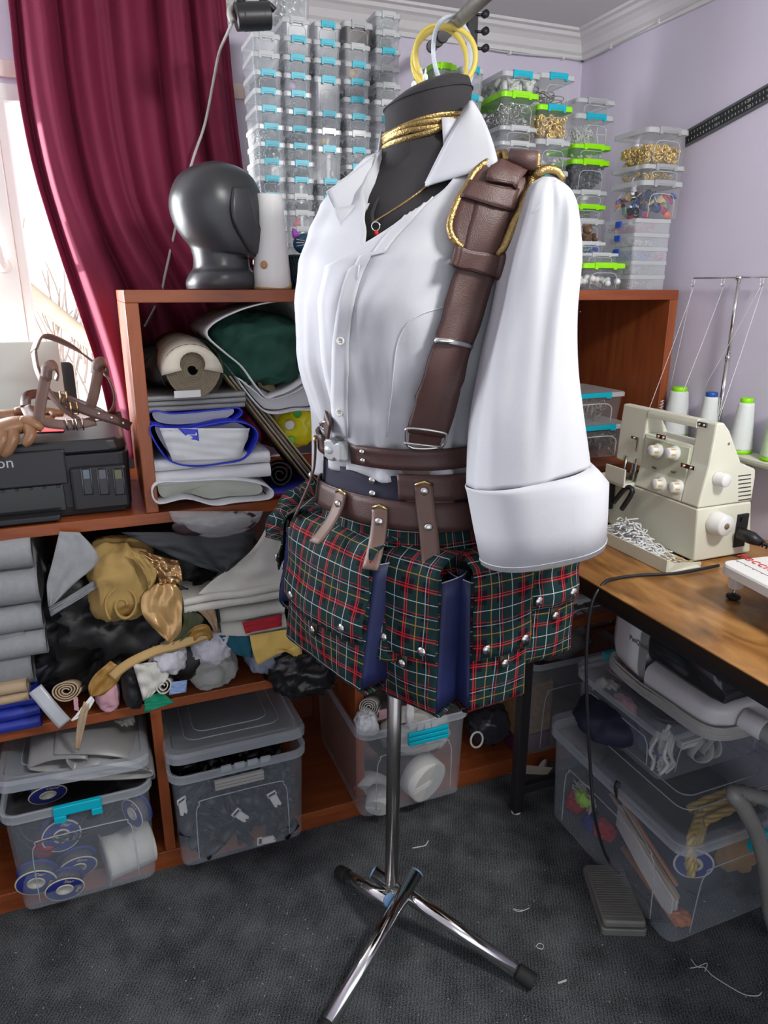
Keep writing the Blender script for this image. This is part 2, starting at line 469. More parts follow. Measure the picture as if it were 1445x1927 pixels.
# window: pvc frame with an opening sash, pane, handle; daylight beyond
wn = thing('window_1', 'white plastic window frame behind the burgundy curtain', 'window', (-0.2, YB, WZ0)); wn['kind'] = 'structure'
del wn['category']
def frame_part(name, x0, x1, z0, z1, t, y0, y1, m=M_PVC):
    g = join_geo([boxgeo(x0, x0 + t, y0, y1, z0, z1), boxgeo(x1 - t, x1, y0, y1, z0, z1), boxgeo(x0 + t, x1 - t, y0, y1, z0, z0 + t), boxgeo(x0 + t, x1 - t, y0, y1, z1 - t, z1)])
    return mk(name, g[0], g[1], m, wn, smooth=False, bevel=0.003)
frame_part('window_frame', WX0, WX1, WZ0, WZ1, 0.035, YB - 0.008, YB + 0.035)
frame_part('window_sash', -1.115, -0.155, WZ0 + 0.03, WZ1 - 0.03, 0.055, YB - 0.022, YB + 0.01)
box('window_mullion', -0.155, -0.135, YB - 0.012, YB + 0.03, WZ0 + 0.03, WZ1 - 0.03, M_PVC, wn)
M_PANE = mat('window_pane', (0.9, 0.95, 1.0), 0.05, alpha=0.06)
box('pane', -1.06, -0.21, YB + 0.004, YB + 0.008, WZ0 + 0.085, WZ1 - 0.085, M_PANE, wn, bevel=0)
box('pane', -0.135, WX1 - 0.035, YB + 0.012, YB + 0.016, WZ0 + 0.03, WZ1 - 0.03, M_PANE, wn, bevel=0)
hp = at_y(7, 500, YB - 0.024)
hd = tube('window_handle', [hp + Vector((0, 0, 0)), hp + Vector((0, -0.03, 0)), hp + Vector((-0.004, -0.036, 0.03)), hp + Vector((-0.010, -0.036, 0.10))], [0.009, 0.009, 0.009, 0.007], M_WHITEPL, wn, sm=4)
lathe('handle_plate', [(0.0, 0), (0.016, 0), (0.016, 0.006), (0.010, 0.008), (0, 0.008)], M_WHITEPL, hd, X=TR(hp, rx=pi / 2), seg=16)
struct(box('trim_3', XL, 0.42, YB - 0.012, YB, WZ1 + 0.012, WZ1 + 0.047, mat('curtain_track_pink', (0.78, 0.62, 0.58), 0.6)))
struct(box('trim_4', XL, WX1 + 0.05, YB - 0.075, YB, WZ0 - 0.03, WZ0, M_PVC))
# snowy yard outside: bank, slanting trunk and twigs
M_SNOW = mat('snow', (0.85, 0.86, 0.9), 0.9, var=0.05, scale=3)
G = [[(-3.2 + 0.35 * j, 2.6 + 0.5 * i, 0.35 + 0.13 * i + 0.12 * fbm((j * 0.6, i * 0.6, 0))) for j in range(18)] for i in range(8)]
tag(sheet('snow_bank', G, M_SNOW, thick=0.02), 'bright snow covered bank outside the window', 'snow', kind='stuff')
M_TRUNK = mat('pale_trunk', (0.50, 0.40, 0.27), 0.8, var=0.3, scale=20)
a, b_ = at_y(62, 555, 3.0), at_y(190, 660, 3.0)
d_ = (b_ - a)
tag(tube('leaning_trunk', [a - d_ * 1.2, a, b_, b_ + d_ * 1.0], 0.03, M_TRUNK, sm=3), 'pale slanting tree trunk outside the window', 'trunk')
M_TWIG = mat('twigs', (0.42, 0.33, 0.26), 0.8)
def bush(u, v, name, label, n=26, s=0.16, seed=1):
    rr = random.Random(seed); base = at_y(u, v, 3.05); parts = []
    for i in range(n):
        p = base + Vector((rr.uniform(-s, s), rr.uniform(-.06, .06), rr.uniform(-.25, -.05)))
        q = p + Vector((rr.uniform(-.1, .1), rr.uniform(-.05, .05), rr.uniform(.15, .36)))
        parts.append(tubegeo(smooth_path([p, (p + q) / 2 + Vector((rr.uniform(-.03, .03), 0, 0)), q], 3), [0.004] * 3 + [0.003] * 3 + [0.0015], 4))
    g = join_geo(parts)
    tag(mk(name, g[0], g[1], M_TWIG), label, 'shrub')
bush(95, 560, 'bare_shrub', 'bare twiggy shrub in the snow behind the window sash', seed=1)
bush(150, 690, 'bare_shrub', 'bare twiggy shrub low behind the curtain edge outside', n=34, seed=2)
# ------------------------------------------------------------------ shelf units
XS0, XS1, ZS = 0.059, 1.402, 0.905
lu = thing('low_shelf_unit', 'long cherry wood shelf unit standing on the carpet along the window', 'shelf unit', (0.3, 1.7, 0))
LX0, LX1 = -1.3, 1.402
box('top_board', LX0, LX1, YC, YK, ZS - 0.024, ZS, M_CHERRY, lu, 0.0015)
box('middle_board', LX0, LX1, YC, YK, 0.439, 0.463, M_CHERRY, lu, 0.0015)
box('bottom_board', LX0, LX1, YC, YK, 0.03, 0.052, M_CHERRY, lu, 0.0015)
box('plinth', LX0 + .01, LX1 - .01, YC + 0.002, YC + 0.02, 0.0, 0.03, M_CHERRY, lu, 0.001)
for x in (-0.50, 0.022, 0.512, 1.02):
    box('divider', x, x + 0.024, YC + 0.002, YK - 0.005, 0.052, 0.439, M_CHERRYV, lu, 0.0015)
box('side_panel', LX1 - 0.024, LX1, YC + 0.001, YK, 0.052, ZS - 0.024, M_CHERRYV, lu, 0.0015)
box('divider', 1.02, 1.044, YC + 0.002, YK - 0.005, 0.463, ZS - 0.024, M_CHERRYV, lu, 0.0015)
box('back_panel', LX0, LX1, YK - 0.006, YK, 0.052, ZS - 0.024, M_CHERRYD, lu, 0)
uu = thing('upper_shelf_unit', 'open cherry wood shelf unit carrying the stacked clear boxes', 'shelf unit', (0.73, 1.7, ZS))
box('top_board', XS0, XS1, YC, YK, EYE - 0.024, EYE, M_CHERRY, uu, 0.0015)
box('side_panel', XS0, XS0 + 0.025, YC, YK, ZS + 0.001, EYE - 0.024, M_CHERRYV, uu, 0.0015)
box('side_panel', XS1 - 0.025, XS1, YC, YK, ZS + 0.001, EYE - 0.024, M_CHERRYV, uu, 0.0015)
box('divider', 0.72, 0.744, YC + 0.003, YK, ZS + 0.001, EYE - 0.024, M_CHERRYV, uu, 0.0015)
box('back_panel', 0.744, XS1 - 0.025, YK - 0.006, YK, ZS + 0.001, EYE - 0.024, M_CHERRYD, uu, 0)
cp = at_y(1234, 583, YK - 0.01)
lathe('shelf_peg', [(0, 0), (0.006, 0), (0.006, 0.004), (0, 0.005)], M_NICKEL, uu, X=TR((XS1 - 0.0255, cp.y - 0.05, cp.z), ry=-pi / 2), seg=12)

# ------------------------------------------------------------------ curtain
YCU = 1.958
lk = [(12, 0), (25, 150), (52, 300), (98, 450), (145, 590), (182, 700), (205, 800)]
rk = [(428, 0), (446, 200), (460, 320), (475, 420), (600, 560), (640, 700), (640, 800)]
lk = sorted([(at_y(u, v, YCU).z, at_y(u, v, YCU).x) for u, v in lk]); rk = sorted([(at_y(u, v, YCU).z, at_y(u, v, YCU).x) for u, v in rk])
def interp(tab, z):
    if z <= tab[0][0]: return tab[0][1]
    for (a, p), (b, q) in zip(tab, tab[1:]):
        if z <= b:
            t = (z - a) / (b - a); return p + (q - p) * t
    return tab[-1][1]
def sinterp(tab, z):
    return (interp(tab, z - 0.05) + interp(tab, z) + interp(tab, z + 0.05)) / 3
G = []
NZ, NX = 60, 150
for i in range(NZ + 1):
    z = 0.93 + (ZC - 0.012 - 0.93) * i / NZ
    xl, xr = sinterp(lk, z), sinterp(rk, z)
    row = []
    for j in range(NX + 1):
        t = j / NX
        s = t + 0.015 * sin(9 * t + 2.2 * z)
        ph = 2 * pi * 5.4 * s + 0.9 * sin(5 * t + 1.3)
        amp = 0.017 + 0.014 * (0.5 + 0.5 * sin(11 * t)) + 0.004 * (1 - i / NZ)
        w = sin(ph) + 0.35 * sin(2.3 * ph + 1.0 + z * 1.5)
        row.append((xl + (xr - xl) * (t + 0.010 * sin(ph + 1.0)), YCU + amp * w + 0.006 * fbm((t * 9, z * 3, 0)), z))
    G.append(row)
V, Fc = gridgeo(G)
tag(mk('curtain', V, Fc, M_VELVET, thick=0.002), 'long burgundy velvet curtain hanging in folds over the window', 'curtain')

# ------------------------------------------------------------------ clear storage boxes
def cbox_parts(w, d, h, lidm, latchm, parent, taper=0.90, both=False, lh=None, arch=True, bodym=None, rimm=None, latch=True):
    """Clear lidded box in local coordinates, base at z=0, front at y=-d/2."""
    bodym = bodym or M_CLEAR
    lh = lh or min(0.008, h * 0.2)
    r = min(w, d) * 0.10
    hb = h - lh
    X = Matrix.Translation(ORG[parent])
    lev = [(rrect(w * taper, d * taper, r), 0.0005), (rrect(w * 0.955, d * 0.965, r), hb)]
    V, Fc = stackgeo(lev, X, True, False)
    body = mk('body', V, Fc, bodym, parent, smooth=False)
    if arch:
        aw, y = w * 0.30, None
        pts = []
        for (px, pz) in ((-aw, 0.04 * h), (-aw, 0.5 * hb), (-aw * 0.85, 0.66 * hb), (-aw * 0.55, 0.72 * hb), (aw * 0.55, 0.72 * hb), (aw * 0.85, 0.66 * hb), (aw, 0.5 * hb), (aw, 0.04 * h)):
            f = pz / hb; yy = -d / 2 * (taper + (0.965 - taper) * f) - 0.0004
            pts.append(X @ Vector((px, yy, pz)))
        V, Fc = tubegeo(smooth_path(pts, 2), max(0.0006, w * .008), 5)
        mk('embossed_arch', V, Fc, rimm or M_CLEARLID, body)
    lv = [(rrect(w * 0.965, d * 0.97, r), hb - lh * 0.55), (rrect(w, d, r), hb - lh * 0.5), (rrect(w, d, r), hb + lh * 0.7), (rrect(w * 0.97, d * 0.97, r), h)]
    V, Fc = stackgeo(lv, X, False, True)
    lid = mk('lid', V, Fc, lidm, parent, smooth=False)
    if latch:
        for sg in ((-1, 1) if both else (-1,)):
            y0 = sg * d / 2
            lw = w * 0.25
            g = join_geo([boxgeo(-lw, lw, y0 - 0.003, y0 + 0.004, h - lh * 1.0, h + 0.0012), boxgeo(-lw, -lw * 0.72, y0 - 0.003, y0 + 0.001, h - lh * 1.9, h - lh * 1.0), boxgeo(lw * 0.72, lw, y0 - 0.003, y0 + 0.001, h - lh * 1.9, h - lh * 1.0), boxgeo(-lw * .72, lw * .72, y0 - 0.002, y0 + 0.001, h - lh * 1.45, h - lh * 1.0)])
            V, Fc = xform(g, X)
            mk('latch', V, Fc, latchm, parent, smooth=False)
LATCH = {'T': M_TEAL, 'N': M_CLEARLID, 'G': M_LIME, 'K': M_GREYLATCH, 'L': M_TEAL}
LIDM = {'T': M_CLEARLID, 'N': M_CLEARLID, 'G': M_LIME, 'K': M_CLEARLID, 'L': M_LIME}
LNAME = {'T': 'teal latch', 'N': 'clear latch', 'G': 'lime lid', 'K': 'grey latch', 'L': 'lime lid and teal latch'}
PROTO = {}
def place_box(w, d, h, loc, kind, label, rz=0.0, group='clear boxes stacked on the shelf unit', dark=False, taper=0.9):
    key = (round(w, 3), round(d, 3), round(h, 3), kind, dark, taper)
    if key not in PROTO:
        t = thing('storage_box', label, 'box', (0, 0, 0), group)
        cbox_parts(w, d, h, LIDM[kind], LATCH[kind], t, bodym=M_SMOKE if dark else (M_CLEAR2 if w > 0.065 or d > 0.125 else None), taper=taper)
        PROTO[key] = t
        t.location = loc; t.rotation_euler = (0, 0, rz)
        return t
    o = copy_tree(PROTO[key], loc, rz)
    o['label'] = label; o['category'] = 'box'; o['group'] = group
    return o
def pile(name, label, cat, x0, x1, y0, y1, z0, z1, piece, n, m, seed=0, hump=0.0, tilt=pi, pw=0.6):
    rr = random.Random(seed); parts = []
    for i in range(n):
        u, v = rr.random(), rr.random()
        top = z0 + (z1 - z0) * (1 - hump * (2 * u - 1) ** 2)
        loc = (x0 + (x1 - x0) * u, y0 + (y1 - y0) * v, z0 + (top - z0) * rr.random() ** pw)
        parts.append(xform(piece, TR(loc, rr.uniform(0, 2 * pi), rr.uniform(-tilt, tilt), rr.uniform(-tilt, tilt))))
    g = join_geo(parts)
    o = mk(name, g[0], g[1], m)
    tag(o, label, cat, kind='stuff')
    return o
def torusgeo(R_, r_, n=8, s=5):
    return tubegeo([Vector((R_ * cos(2 * pi * k / n), R_ * sin(2 * pi * k / n), 0)) for k in range(n)], r_, s, closed=True)
def ballgeo(r, n=6):
    return lathegeo([(r * sin(pi * k / n) + 1e-6, -r * cos(pi * k / n)) for k in range(n + 1)], seg=8)

YF = 1.66; BW, BD = 0.0605, 0.115; PZ = 0.0337
cols = {  # x centre, rows from the top: kind (lower-case t = double height)
    'leftmost': (0.397, 'NNTTTTTTTTTTTTT'),
    'second from left': (0.462, 'NTTTTTTTTTNNNNNT'),
    'third from left': (0.529, 'TTTtTNtTTTTTTG'),
    'fourth from left': (0.597, 'NTTTTNTTGTTTTTT'),
    'fifth from left': (0.668, 'NNTNNNTTTTTTTTTTT'),
}
SMALLTOP = {}
BOXAT = {}
for nm, (xc, rows) in cols.items():
    z = EYE + 0.0008
    nrow = len(rows)
    for i in range(nrow - 1, -1, -1):
        k = rows[i]; h = PZ * (2 if k == 't' else 1)
        rr = random.Random(hash(nm) % 100 + i if False else i * 13 + int(xc * 1000))
        lab = 'small clear box with %s, %s in the %s stack' % (LNAME[k.upper()], ORD[i], nm)
        place_box(BW, BD, h - 0.0004, (xc + rr.uniform(-.0012, .0012), YF + BD / 2 + rr.uniform(-.002, .003), z), k.upper(), lab, rr.uniform(-.02, .02), 'small clear boxes in the tall stacks')
        BOXAT[(nm, i)] = (xc, YF + BD / 2, z, h)
        z += h
    SMALLTOP[nm] = z
# dark smoked box on the fourth stack
z = SMALLTOP['fourth from left']
place_box(0.068, 0.125, 0.042, (0.597, YF + 0.06, z), 'K', 'smoked black box with grey latch on top of the fourth stack', 0.03, 'clear boxes stacked on the shelf unit', dark=True)
# two stacks seen behind the hanging hoops
for nm, u, rows in (('hoop-framed left', 838, 'GtTTNTTTTTTTT'), ('hoop-framed right', 890, 'tTNTNTTTTTTNN')):
    xc = at_y(u, 150, YF).x
    z = EYE + 0.0008
    for i in range(len(rows) - 1, -1, -1):
        k = rows[i]; h = PZ * 1.07 * (1.6 if k == 't' else 1)
        place_box(BW, BD, h - 0.0004, (xc, YF + BD / 2, z), k.upper(), 'small clear box with %s, %s in the %s stack' % (LNAME[k.upper()], ORD[i], nm), 0.01, 'small clear boxes in the tall stacks')
        z += h
# coloured bits lying in some of the small boxes
bit_list = [('fourth from left', 1, 'egg', (0.85, 0.42, 0.02), 'orange egg bead in the second box of the fourth stack', 'bead'),
            ('second from left', 11, 'cone', (0.85, 0.08, 0.08), 'red pointed bead in the twelfth box of the second stack', 'bead'),
            ('second from left', 3, 'ball', (0.72, 0.42, 0.80), 'lilac bead in the fourth box of the second stack', 'bead'),
            ('third from left', 5, 'ball', (0.80, 0.58, 0.16), 'yellow bead in the sixth box of the third stack', 'bead'),
            ('leftmost', 4, 'ball', (0.14, 0.16, 0.22), 'dark round bead in the fifth box of the leftmost stack', 'bead')]
for nm, i, shp, c, lab, cat in bit_list:
    x, y, z, h = BOXAT[(nm, i)]
    r = 0.0095
    X = TR((x - 0.010, y - BD * 0.36, z + 0.0025))
    prof_ = {'egg': [(1e-4, 0), (r * .8, r * .4), (r, r * 1.0), (r * .75, r * 1.8), (r * .3, r * 2.3), (1e-4, r * 2.4)], 'cone': [(r, 0), (r * .9, r * .6), (r * .5, r * 1.6), (1e-4, r * 2.3)], 'ball': [(1e-4, 0), (r * .6, r * .2), (r * .85, r * .85), (r * .6, r * 1.5), (1e-4, r * 1.7)]}[shp]
    tag(lathe('bead', prof_, mat('bit_' + lab[:8], c, 0.3), X=X, seg=14), lab, cat, 'bits in the small boxes')
rr = random.Random(5)
fillers = [('leftmost', 2), ('leftmost', 5), ('leftmost', 6), ('leftmost', 8), ('second from left', 1), ('second from left', 2), ('second from left', 4), ('second from left', 6), ('second from left', 7), ('second from left', 8), ('second from left', 10), ('third from left', 1), ('third from left', 2), ('third from left', 4), ('third from left', 7), ('third from left', 8), ('third from left', 9), ('fourth from left', 2), ('fourth from left', 4), ('fourth from left', 5), ('fourth from left', 6), ('fourth from left', 7), ('fifth from left', 0), ('fifth from left', 1), ('fifth from left', 3), ('fifth from left', 4)]
fm = [(0.12, 0.12, 0.16), (0.30, 0.30, 0.33), (0.5, 0.5, 0.5), (0.45, 0.40, 0.30), (0.05, 0.05, 0.07), (0.16, 0.22, 0.22), (0.6, 0.62, 0.62)]
for q, (nm, i) in enumerate(fillers):
    x, y, z, h = BOXAT[(nm, i)]
    c = fm[rr.randrange(len(fm))]
    kind_ = rr.choice(['ring', 'bar', 'ball'])
    piece = {'ring': torusgeo(0.004, 0.0012, 7, 4), 'bar': boxgeo(-.006, .006, -.0015, .0015, -.0012, .0012), 'ball': ballgeo(0.003, 4)}[kind_]
    hh = h * rr.uniform(0.35, 0.7)
    pile('findings', 'loose %s findings in the %s box of the %s stack' % ({'ring': 'ring shaped', 'bar': 'bar shaped', 'ball': 'bead shaped'}[kind_], ORD[i], nm), 'findings', x - BW * .36, x + BW * .36, y - BD * .42, y + BD * .40, z + 0.004, z + 0.003 + hh, piece, 90, mat('finding_%d' % (q % 7), c, 0.35, 0.3), seed=q)
pile('glass_findings', 'clear and grey crumpled foil scraps in the top box of the second stack', 'findings', 0.462 - .024, 0.462 + .024, YF + .01, YF + .10, SMALLTOP['second from left'], SMALLTOP['second from left'] + 0.05, boxgeo(-.008, .008, -.006, .006, -.0006, .0006), 110, mat('foil_bits', (0.5, 0.5, 0.5), 0.2, 0.8), seed=77)
gt = place_box(0.064, 0.115, 0.058, (0.462, YF + BD / 2, SMALLTOP['second from left'] + 0.0005), 'N', 'clear box of crumpled foil on top of the second stack')

# larger boxes right of the dress form
def spanx(u0, u1, v, y): a, b = at_y(u0, v, y), at_y(u1, v, y); return a.x, b.x
def stack_from_pixels(nm, u0, u1, vref, yf, d, rows, base=EYE + 0.0008, fill=0.046, taper=0.92):
    """rows: (v_top, v_bottom, kind) from the top; the hidden rest down to the shelf is filled with plain boxes."""
    x0, x1 = spanx(u0, u1, vref, yf); um = (u0 + u1) / 2; w = x1 - x0
    zz = [(at_y(um, vt, yf).z, at_y(um, vb, yf).z, k) for vt, vb, k in rows]
    zb = zz[-1][1]; nfill = max(0, round((zb - base) / fill))
    out = []
    if nfill == 0: zz[-1] = (zz[-1][0], base, zz[-1][2])
    else:
        fh_ = (zb - base) / nfill
        for q in range(nfill): zz.append((zb - q * fh_, zb - (q + 1) * fh_, 'N'))
    n = len(zz)
    for i in range(n - 1, -1, -1):
        zt, zb_, k = zz[i]
        lab = 'clear box with %s, %s in the %s' % (LNAME[k], ORD[i], nm)
        place_box(w, d, zt - zb_ - 0.0006, ((x0 + x1) / 2, yf + d / 2, zb_), k, lab, 0.0, taper=taper)
        out.insert(0, ((x0 + x1) / 2, yf + d / 2, zb_, zt - zb_, w, d))
    return out
stA = stack_from_pixels('stack beside the leather shoulder pad', 945, 1016, 200, 1.60, 0.17, [(133, 172, 'T'), (172, 237, 'G'), (237, 266, 'N'), (266, 293, 'N')])
stB = stack_from_pixels('stack of gold grommets', 1014, 1081, 200, 1.62, 0.13, [(137, 197, 'T'), (197, 262, 'L'), (262, 320, 'N'), (320, 362, 'T')])
stC = stack_from_pixels('stack left of the wall corner', 1082, 1155, 260, 1.67, 0.13, [(185, 214, 'K'), (214, 272, 'T'), (272, 300, 'G'), (300, 358, 'G'), (358, 385, 'N'), (385, 412, 'G'), (412, 452, 'N'), (452, 498, 'N')])
def inside(st, i, f0, f1, name, label, piece, n, m, seed=1, hump=0.0, tilt=pi, cat='findings'):
    x, y, z, h, w, d = st[i]
    return pile(name, label, cat, x - w * .38, x + w * .38, y - d * .40, y + d * .38, z + 0.005 + h * f0, z + 0.004 + h * f1, piece, n, m, seed, hump, tilt)
inside(stA, 0, 0, .62, 'white_beads', 'white cotton pads in the top box beside the shoulder pad', boxgeo(-.009, .009, -.007, .007, -.003, .003), 130, M_WHITEPL)
inside(stA, 1, 0, .6, 'metal_rings', 'silver wire rings and triangles under the lime lid', torusgeo(0.011, 0.0012, 4, 5), 90, M_NICKEL, seed=3)
inside(stA, 1, 0, .2, 'metal_rings', 'small round silver rings at the bottom of the lime lidded box', torusgeo(0.007, 0.001, 10, 4), 90, M_NICKEL, seed=4)
inside(stB, 0, 0, .5, 'wire_coils', 'coils of brassy wire in the top box over the grommets', torusgeo(0.018, 0.0012, 18, 4), 22, mat('dull_wire', (0.30, 0.26, 0.18), 0.35, 0.9), seed=5, tilt=0.5)
inside(stB, 1, 0, .62, 'gold_grommets', 'heap of round gold grommets under the lime lid', torusgeo(0.0060, 0.0026, 9, 5), 260, M_GOLD, seed=6)
inside(stB, 2, 0, .3, 'clear_beads', 'few clear and gold beads in a grey box', ballgeo(0.006, 5), 22, mat('clear_bead', (0.6, 0.6, 0.55), 0.1, 0.3), seed=7)
inside(stC, 1, 0, .5, 'white_tubes', 'white plastic tubes heaped in the box near the corner', tubegeo([Vector((-.013, 0, 0)), Vector((.013, 0, 0))], 0.0016, 5), 80, M_WHITEPL, seed=8)
inside(stC, 2, 0, .3, 'cream_beads', 'cream beads under the upper lime lid', ballgeo(0.004, 4), 30, mat('cream_bead', (.6, .55, .42), .3), seed=9)
inside(stC, 3, 0, .85, 'black_fittings', 'black plastic fittings filling the tall lime lidded box', boxgeo(-.008, .008, -.005, .005, -.002, .002), 150, mat('dark_fit', (.05, .055, .065), .4), seed=10)
inside(stC, 5, 0, .45, 'nickel_fittings', 'pale metal fittings under the lowest lime lid of the corner stack', torusgeo(0.005, 0.0012, 7, 4), 60, M_NICKEL, seed=11)
# low boxes in front of the corner stack
x0, x1 = spanx(1097, 1178, 520, 1.55)
zt = at_y(1137, 495, 1.55).z
place_box(x1 - x0, 0.10, zt - EYE - 0.001, ((x0 + x1) / 2, 1.60, EYE + 0.0008), 'G', 'lime lidded clear box of white pompoms on the shelf edge', taper=0.88)
pile('pompoms', 'white shiny pompoms and beads under the wide lime lid', 'pompoms', x0 + .012, x1 - .012, 1.56, 1.64, EYE + .009, EYE + .030, ballgeo(0.0085, 6), 42, mat('pompom', (.85, .85, .85), .4), seed=12)
x0b, x1b = spanx(1066, 1096, 520, 1.55)
place_box(x1b - x0b, 0.08, zt + 0.008 - EYE, ((x0b + x1b) / 2, 1.59, EYE + 0.0008), 'N', 'narrow clear box of silver bits next to the pompom box')
pile('silver_bits', 'silver bits in the narrow box beside the sleeve', 'findings', x0b + .006, x1b - .006, 1.56, 1.62, EYE + .004, EYE + .03, torusgeo(0.004, 0.0012, 7, 4), 70, M_NICKEL, seed=13)
z2 = at_y(1130, 476, 1.55).z
place_box((x1 - x0) * 0.86, 0.09, z2 - zt - 0.0005, ((x0 + x1) / 2 - .012, 1.60, zt + 0.0005), 'N', 'shallow clear box lying on the pompom box')
z3 = at_y(1120, 455, 1.55).z
x0c, x1c = spanx(1078, 1145, 465, 1.55)
place_box(x1c - x0c, 0.075, z3 - z2 - 0.0004, ((x0c + x1c) / 2, 1.595, z2 + 0.0005), 'N', 'shallow clear bead tray topping the pompom box pile')
pile('blue_crystals', 'violet blue crystals in the bead tray below the teddy bear', 'beads', x1c - .030, x1c - .010, 1.568, 1.615, z2 + .004, z3 - .009, ballgeo(.004, 3), 50, mat('blue_crystal', (.05, .08, .75), .15), seed=14)
pile('green_crystals', 'green and clear crystals in the bead tray below the teddy bear', 'beads', x0c + .020, x1c - .036, 1.568, 1.615, z2 + .004, z3 - .010, ballgeo(.003, 3), 60, mat('green_crystal', (.20, .42, .32), .15), seed=15)
# teddy bear
tb = Vector(((at_y(1107, 452, 1.58)).x, 1.585, z3 + 0.0005))
M_TEDDY = mat('brown_plush', (0.13, 0.075, 0.045), 0.9, var=0.3, scale=200, bump=0.8, bscale=600)
td = thing('teddy_bear', 'small brown plush teddy bear sitting on the bead tray', 'teddy bear', tb)
def blob(name, c, rx, ry, rz_, m, parent, n=10):
    V, Fc = lathegeo([(sin(pi * k / n) + 1e-5, -cos(pi * k / n)) for k in range(n + 1)], seg=16)
    V = [Vector((v.x * rx, v.y * ry, v.z * rz_)) + Vector(c) for v in V]
    return mk(name, V, Fc, m, parent)
blob('torso', tb + Vector((0, 0, .011)), .014, .011, .012, M_TEDDY, td)
hd_ = blob('head', tb + Vector((-.003, -.003, .029)), .013, .011, .011, M_TEDDY, td)
for s in (-1, 1):
    blob('ear', tb + Vector((-.003 + s * .0105, 0, .038)), .005, .003, .005, M_TEDDY, td)
    blob('leg', tb + Vector((s * .014, -.012, .006)), .006, .010, .006, M_TEDDY, td)
    blob('arm', tb + Vector((s * .015, -.006, .016)), .005, .008, .006, M_TEDDY, td)
blob('muzzle', tb + Vector((-.003, -.013, .027)), .006, .004, .005, mat('tan_plush', (.25, .16, .1), .9), td)

# tower on the right end
TX0, TX1, TY0, TY1 = 1.289, 1.418, 1.53, 1.665
def vz(v): return at_y(1260, v, TY0).z
tw = [(240, 310, 'K'), (310, 340, 'K'), (340, 412, 'K')]
wT, dT = TX1 - TX0, TY1 - TY0
TB = []
for i, (a, b, k) in enumerate(tw):
    o = place_box(wT, dT, vz(a) - vz(b) - 0.0006, ((TX0 + TX1) / 2, (TY0 + TY1) / 2, vz(b)), k, ['clear box of gold eyelets on top of the right hand tower', 'shallow clear box of gold bits, second in the right hand tower', 'clear box of coloured buttons, third in the right hand tower'][i], taper=0.93)
    TB.append(((TX0 + TX1) / 2, (TY0 + TY1) / 2, vz(b), vz(a) - vz(b), wT, dT))
inside(TB, 0, 0, .48, 'gold_eyelets', 'heap of small gold eyelets in the tower top box', torusgeo(0.0042, 0.0020, 7, 5), 700, M_GOLD, seed=20)
inside(TB, 1, 0, .4, 'gold_bits', 'sparse gold bits in the shallow tower box', torusgeo(0.0042, 0.0016, 7, 5), 40, M_GOLD, seed=21)
for q, (c, nn) in enumerate([((.75, .2, .1), 'coral'), ((.02, .04, .16), 'navy'), ((.25, .45, .32), 'sage'), ((.6, .5, .25), 'honey'), ((.6, .05, .15), 'pink'), ((.05, .15, .55), 'blue'), ((.015, .015, .02), 'black'), ((.75, .72, .65), 'ivory')]):
    inside(TB, 2, .0, .68, 'buttons', 'loose %s buttons mixed in the tower button box' % nn, lathegeo([(0.0095, -.0015), (0.0098, 0), (0.0095, .0015), (0.004, .001), (1e-4, .001)], seg=12), 11, mat('button_' + nn, c, .25), seed=22 + q, cat='buttons')
fc = [(412, 439), (439, 465), (465, 491), (491, 517), (517, 544)]
fillc = [(.62, .04, .16), (.62, .60, .55), (.10, .25, .72), (.45, .47, .47), (.55, .54, .50)]
fname = ['crimson', 'cream', 'blue', 'grey', 'silver']
cx0, cx1 = TX0 - 0.004, TX1 - 0.022
M_CASE = mat('case_plastic', (.72, .75, .80), .2, alpha=.28)
for i, (a, b) in enumerate(fc):
    z0, z1 = (vz(b) if i < 4 else EYE + 0.0008), vz(a) - 0.0006
    ct = thing('compartment_case', 'flat clear compartment case of %s beads, %s of the five cases' % (fname[i], ORD[i] if i else 'topmost'), 'case', ((cx0 + cx1) / 2, 1.60, z0), 'flat bead cases under the tower')
    V, Fc = stackgeo([(rrect(cx1 - cx0, 0.125, .008), 0), (rrect(cx1 - cx0, 0.125, .008), (z1 - z0) * .72)], Matrix.Translation(ORG[ct]), True, False)
    mk('body', V, Fc, M_CASE, ct, smooth=False, thick=.001)
    V, Fc = stackgeo([(rrect(cx1 - cx0 + .003, 0.128, .008), (z1 - z0) * .72), (rrect(cx1 - cx0 + .003, 0.128, .008), (z1 - z0))], Matrix.Translation(ORG[ct]), False, True)
    mk('lid', V, Fc, M_CLEARLID, ct, smooth=False)
    zc_ = z0 + (z1 - z0) * .72
    box('latch', cx0 - .005, cx0 - .001, 1.59, 1.612, zc_ - .008, zc_ + .006, mat('royal_blue_plastic', (.01, .08, .55), .35), ct, .001)
    for k in (1, 2): box('compartment_wall', cx0 + (cx1 - cx0) * k / 3, cx0 + (cx1 - cx0) * k / 3 + .001, 1.542, 1.655, z0 + .001, z0 + (z1 - z0) * .68, M_CASE, ct, 0)
    pile('case_beads', 'loose %s beads in the flat compartment case' % fname[i], 'beads', cx0 + .006, cx0 + (cx1 - cx0) * .64, 1.545, 1.65, z0 + .003, z0 + (z1 - z0) * .5, ballgeo(.0028, 4), 150, mat('casebead%d' % i, fillc[i], .2, .3 if i > 2 else 0), seed=40 + i)
    if i in (2, 3): pile('case_beads', 'loose %s beads in the right pocket of a flat case' % ('pink' if i == 2 else 'clear'), 'beads', cx0 + (cx1 - cx0) * .70, cx1 - .006, 1.545, 1.65, z0 + .003, z0 + (z1 - z0) * .5, ballgeo(.0028, 4), 60, mat('casebeadp%d' % i, [(.7, .06, .25), (.5, .5, .5)][i - 2], .2), seed=50 + i)
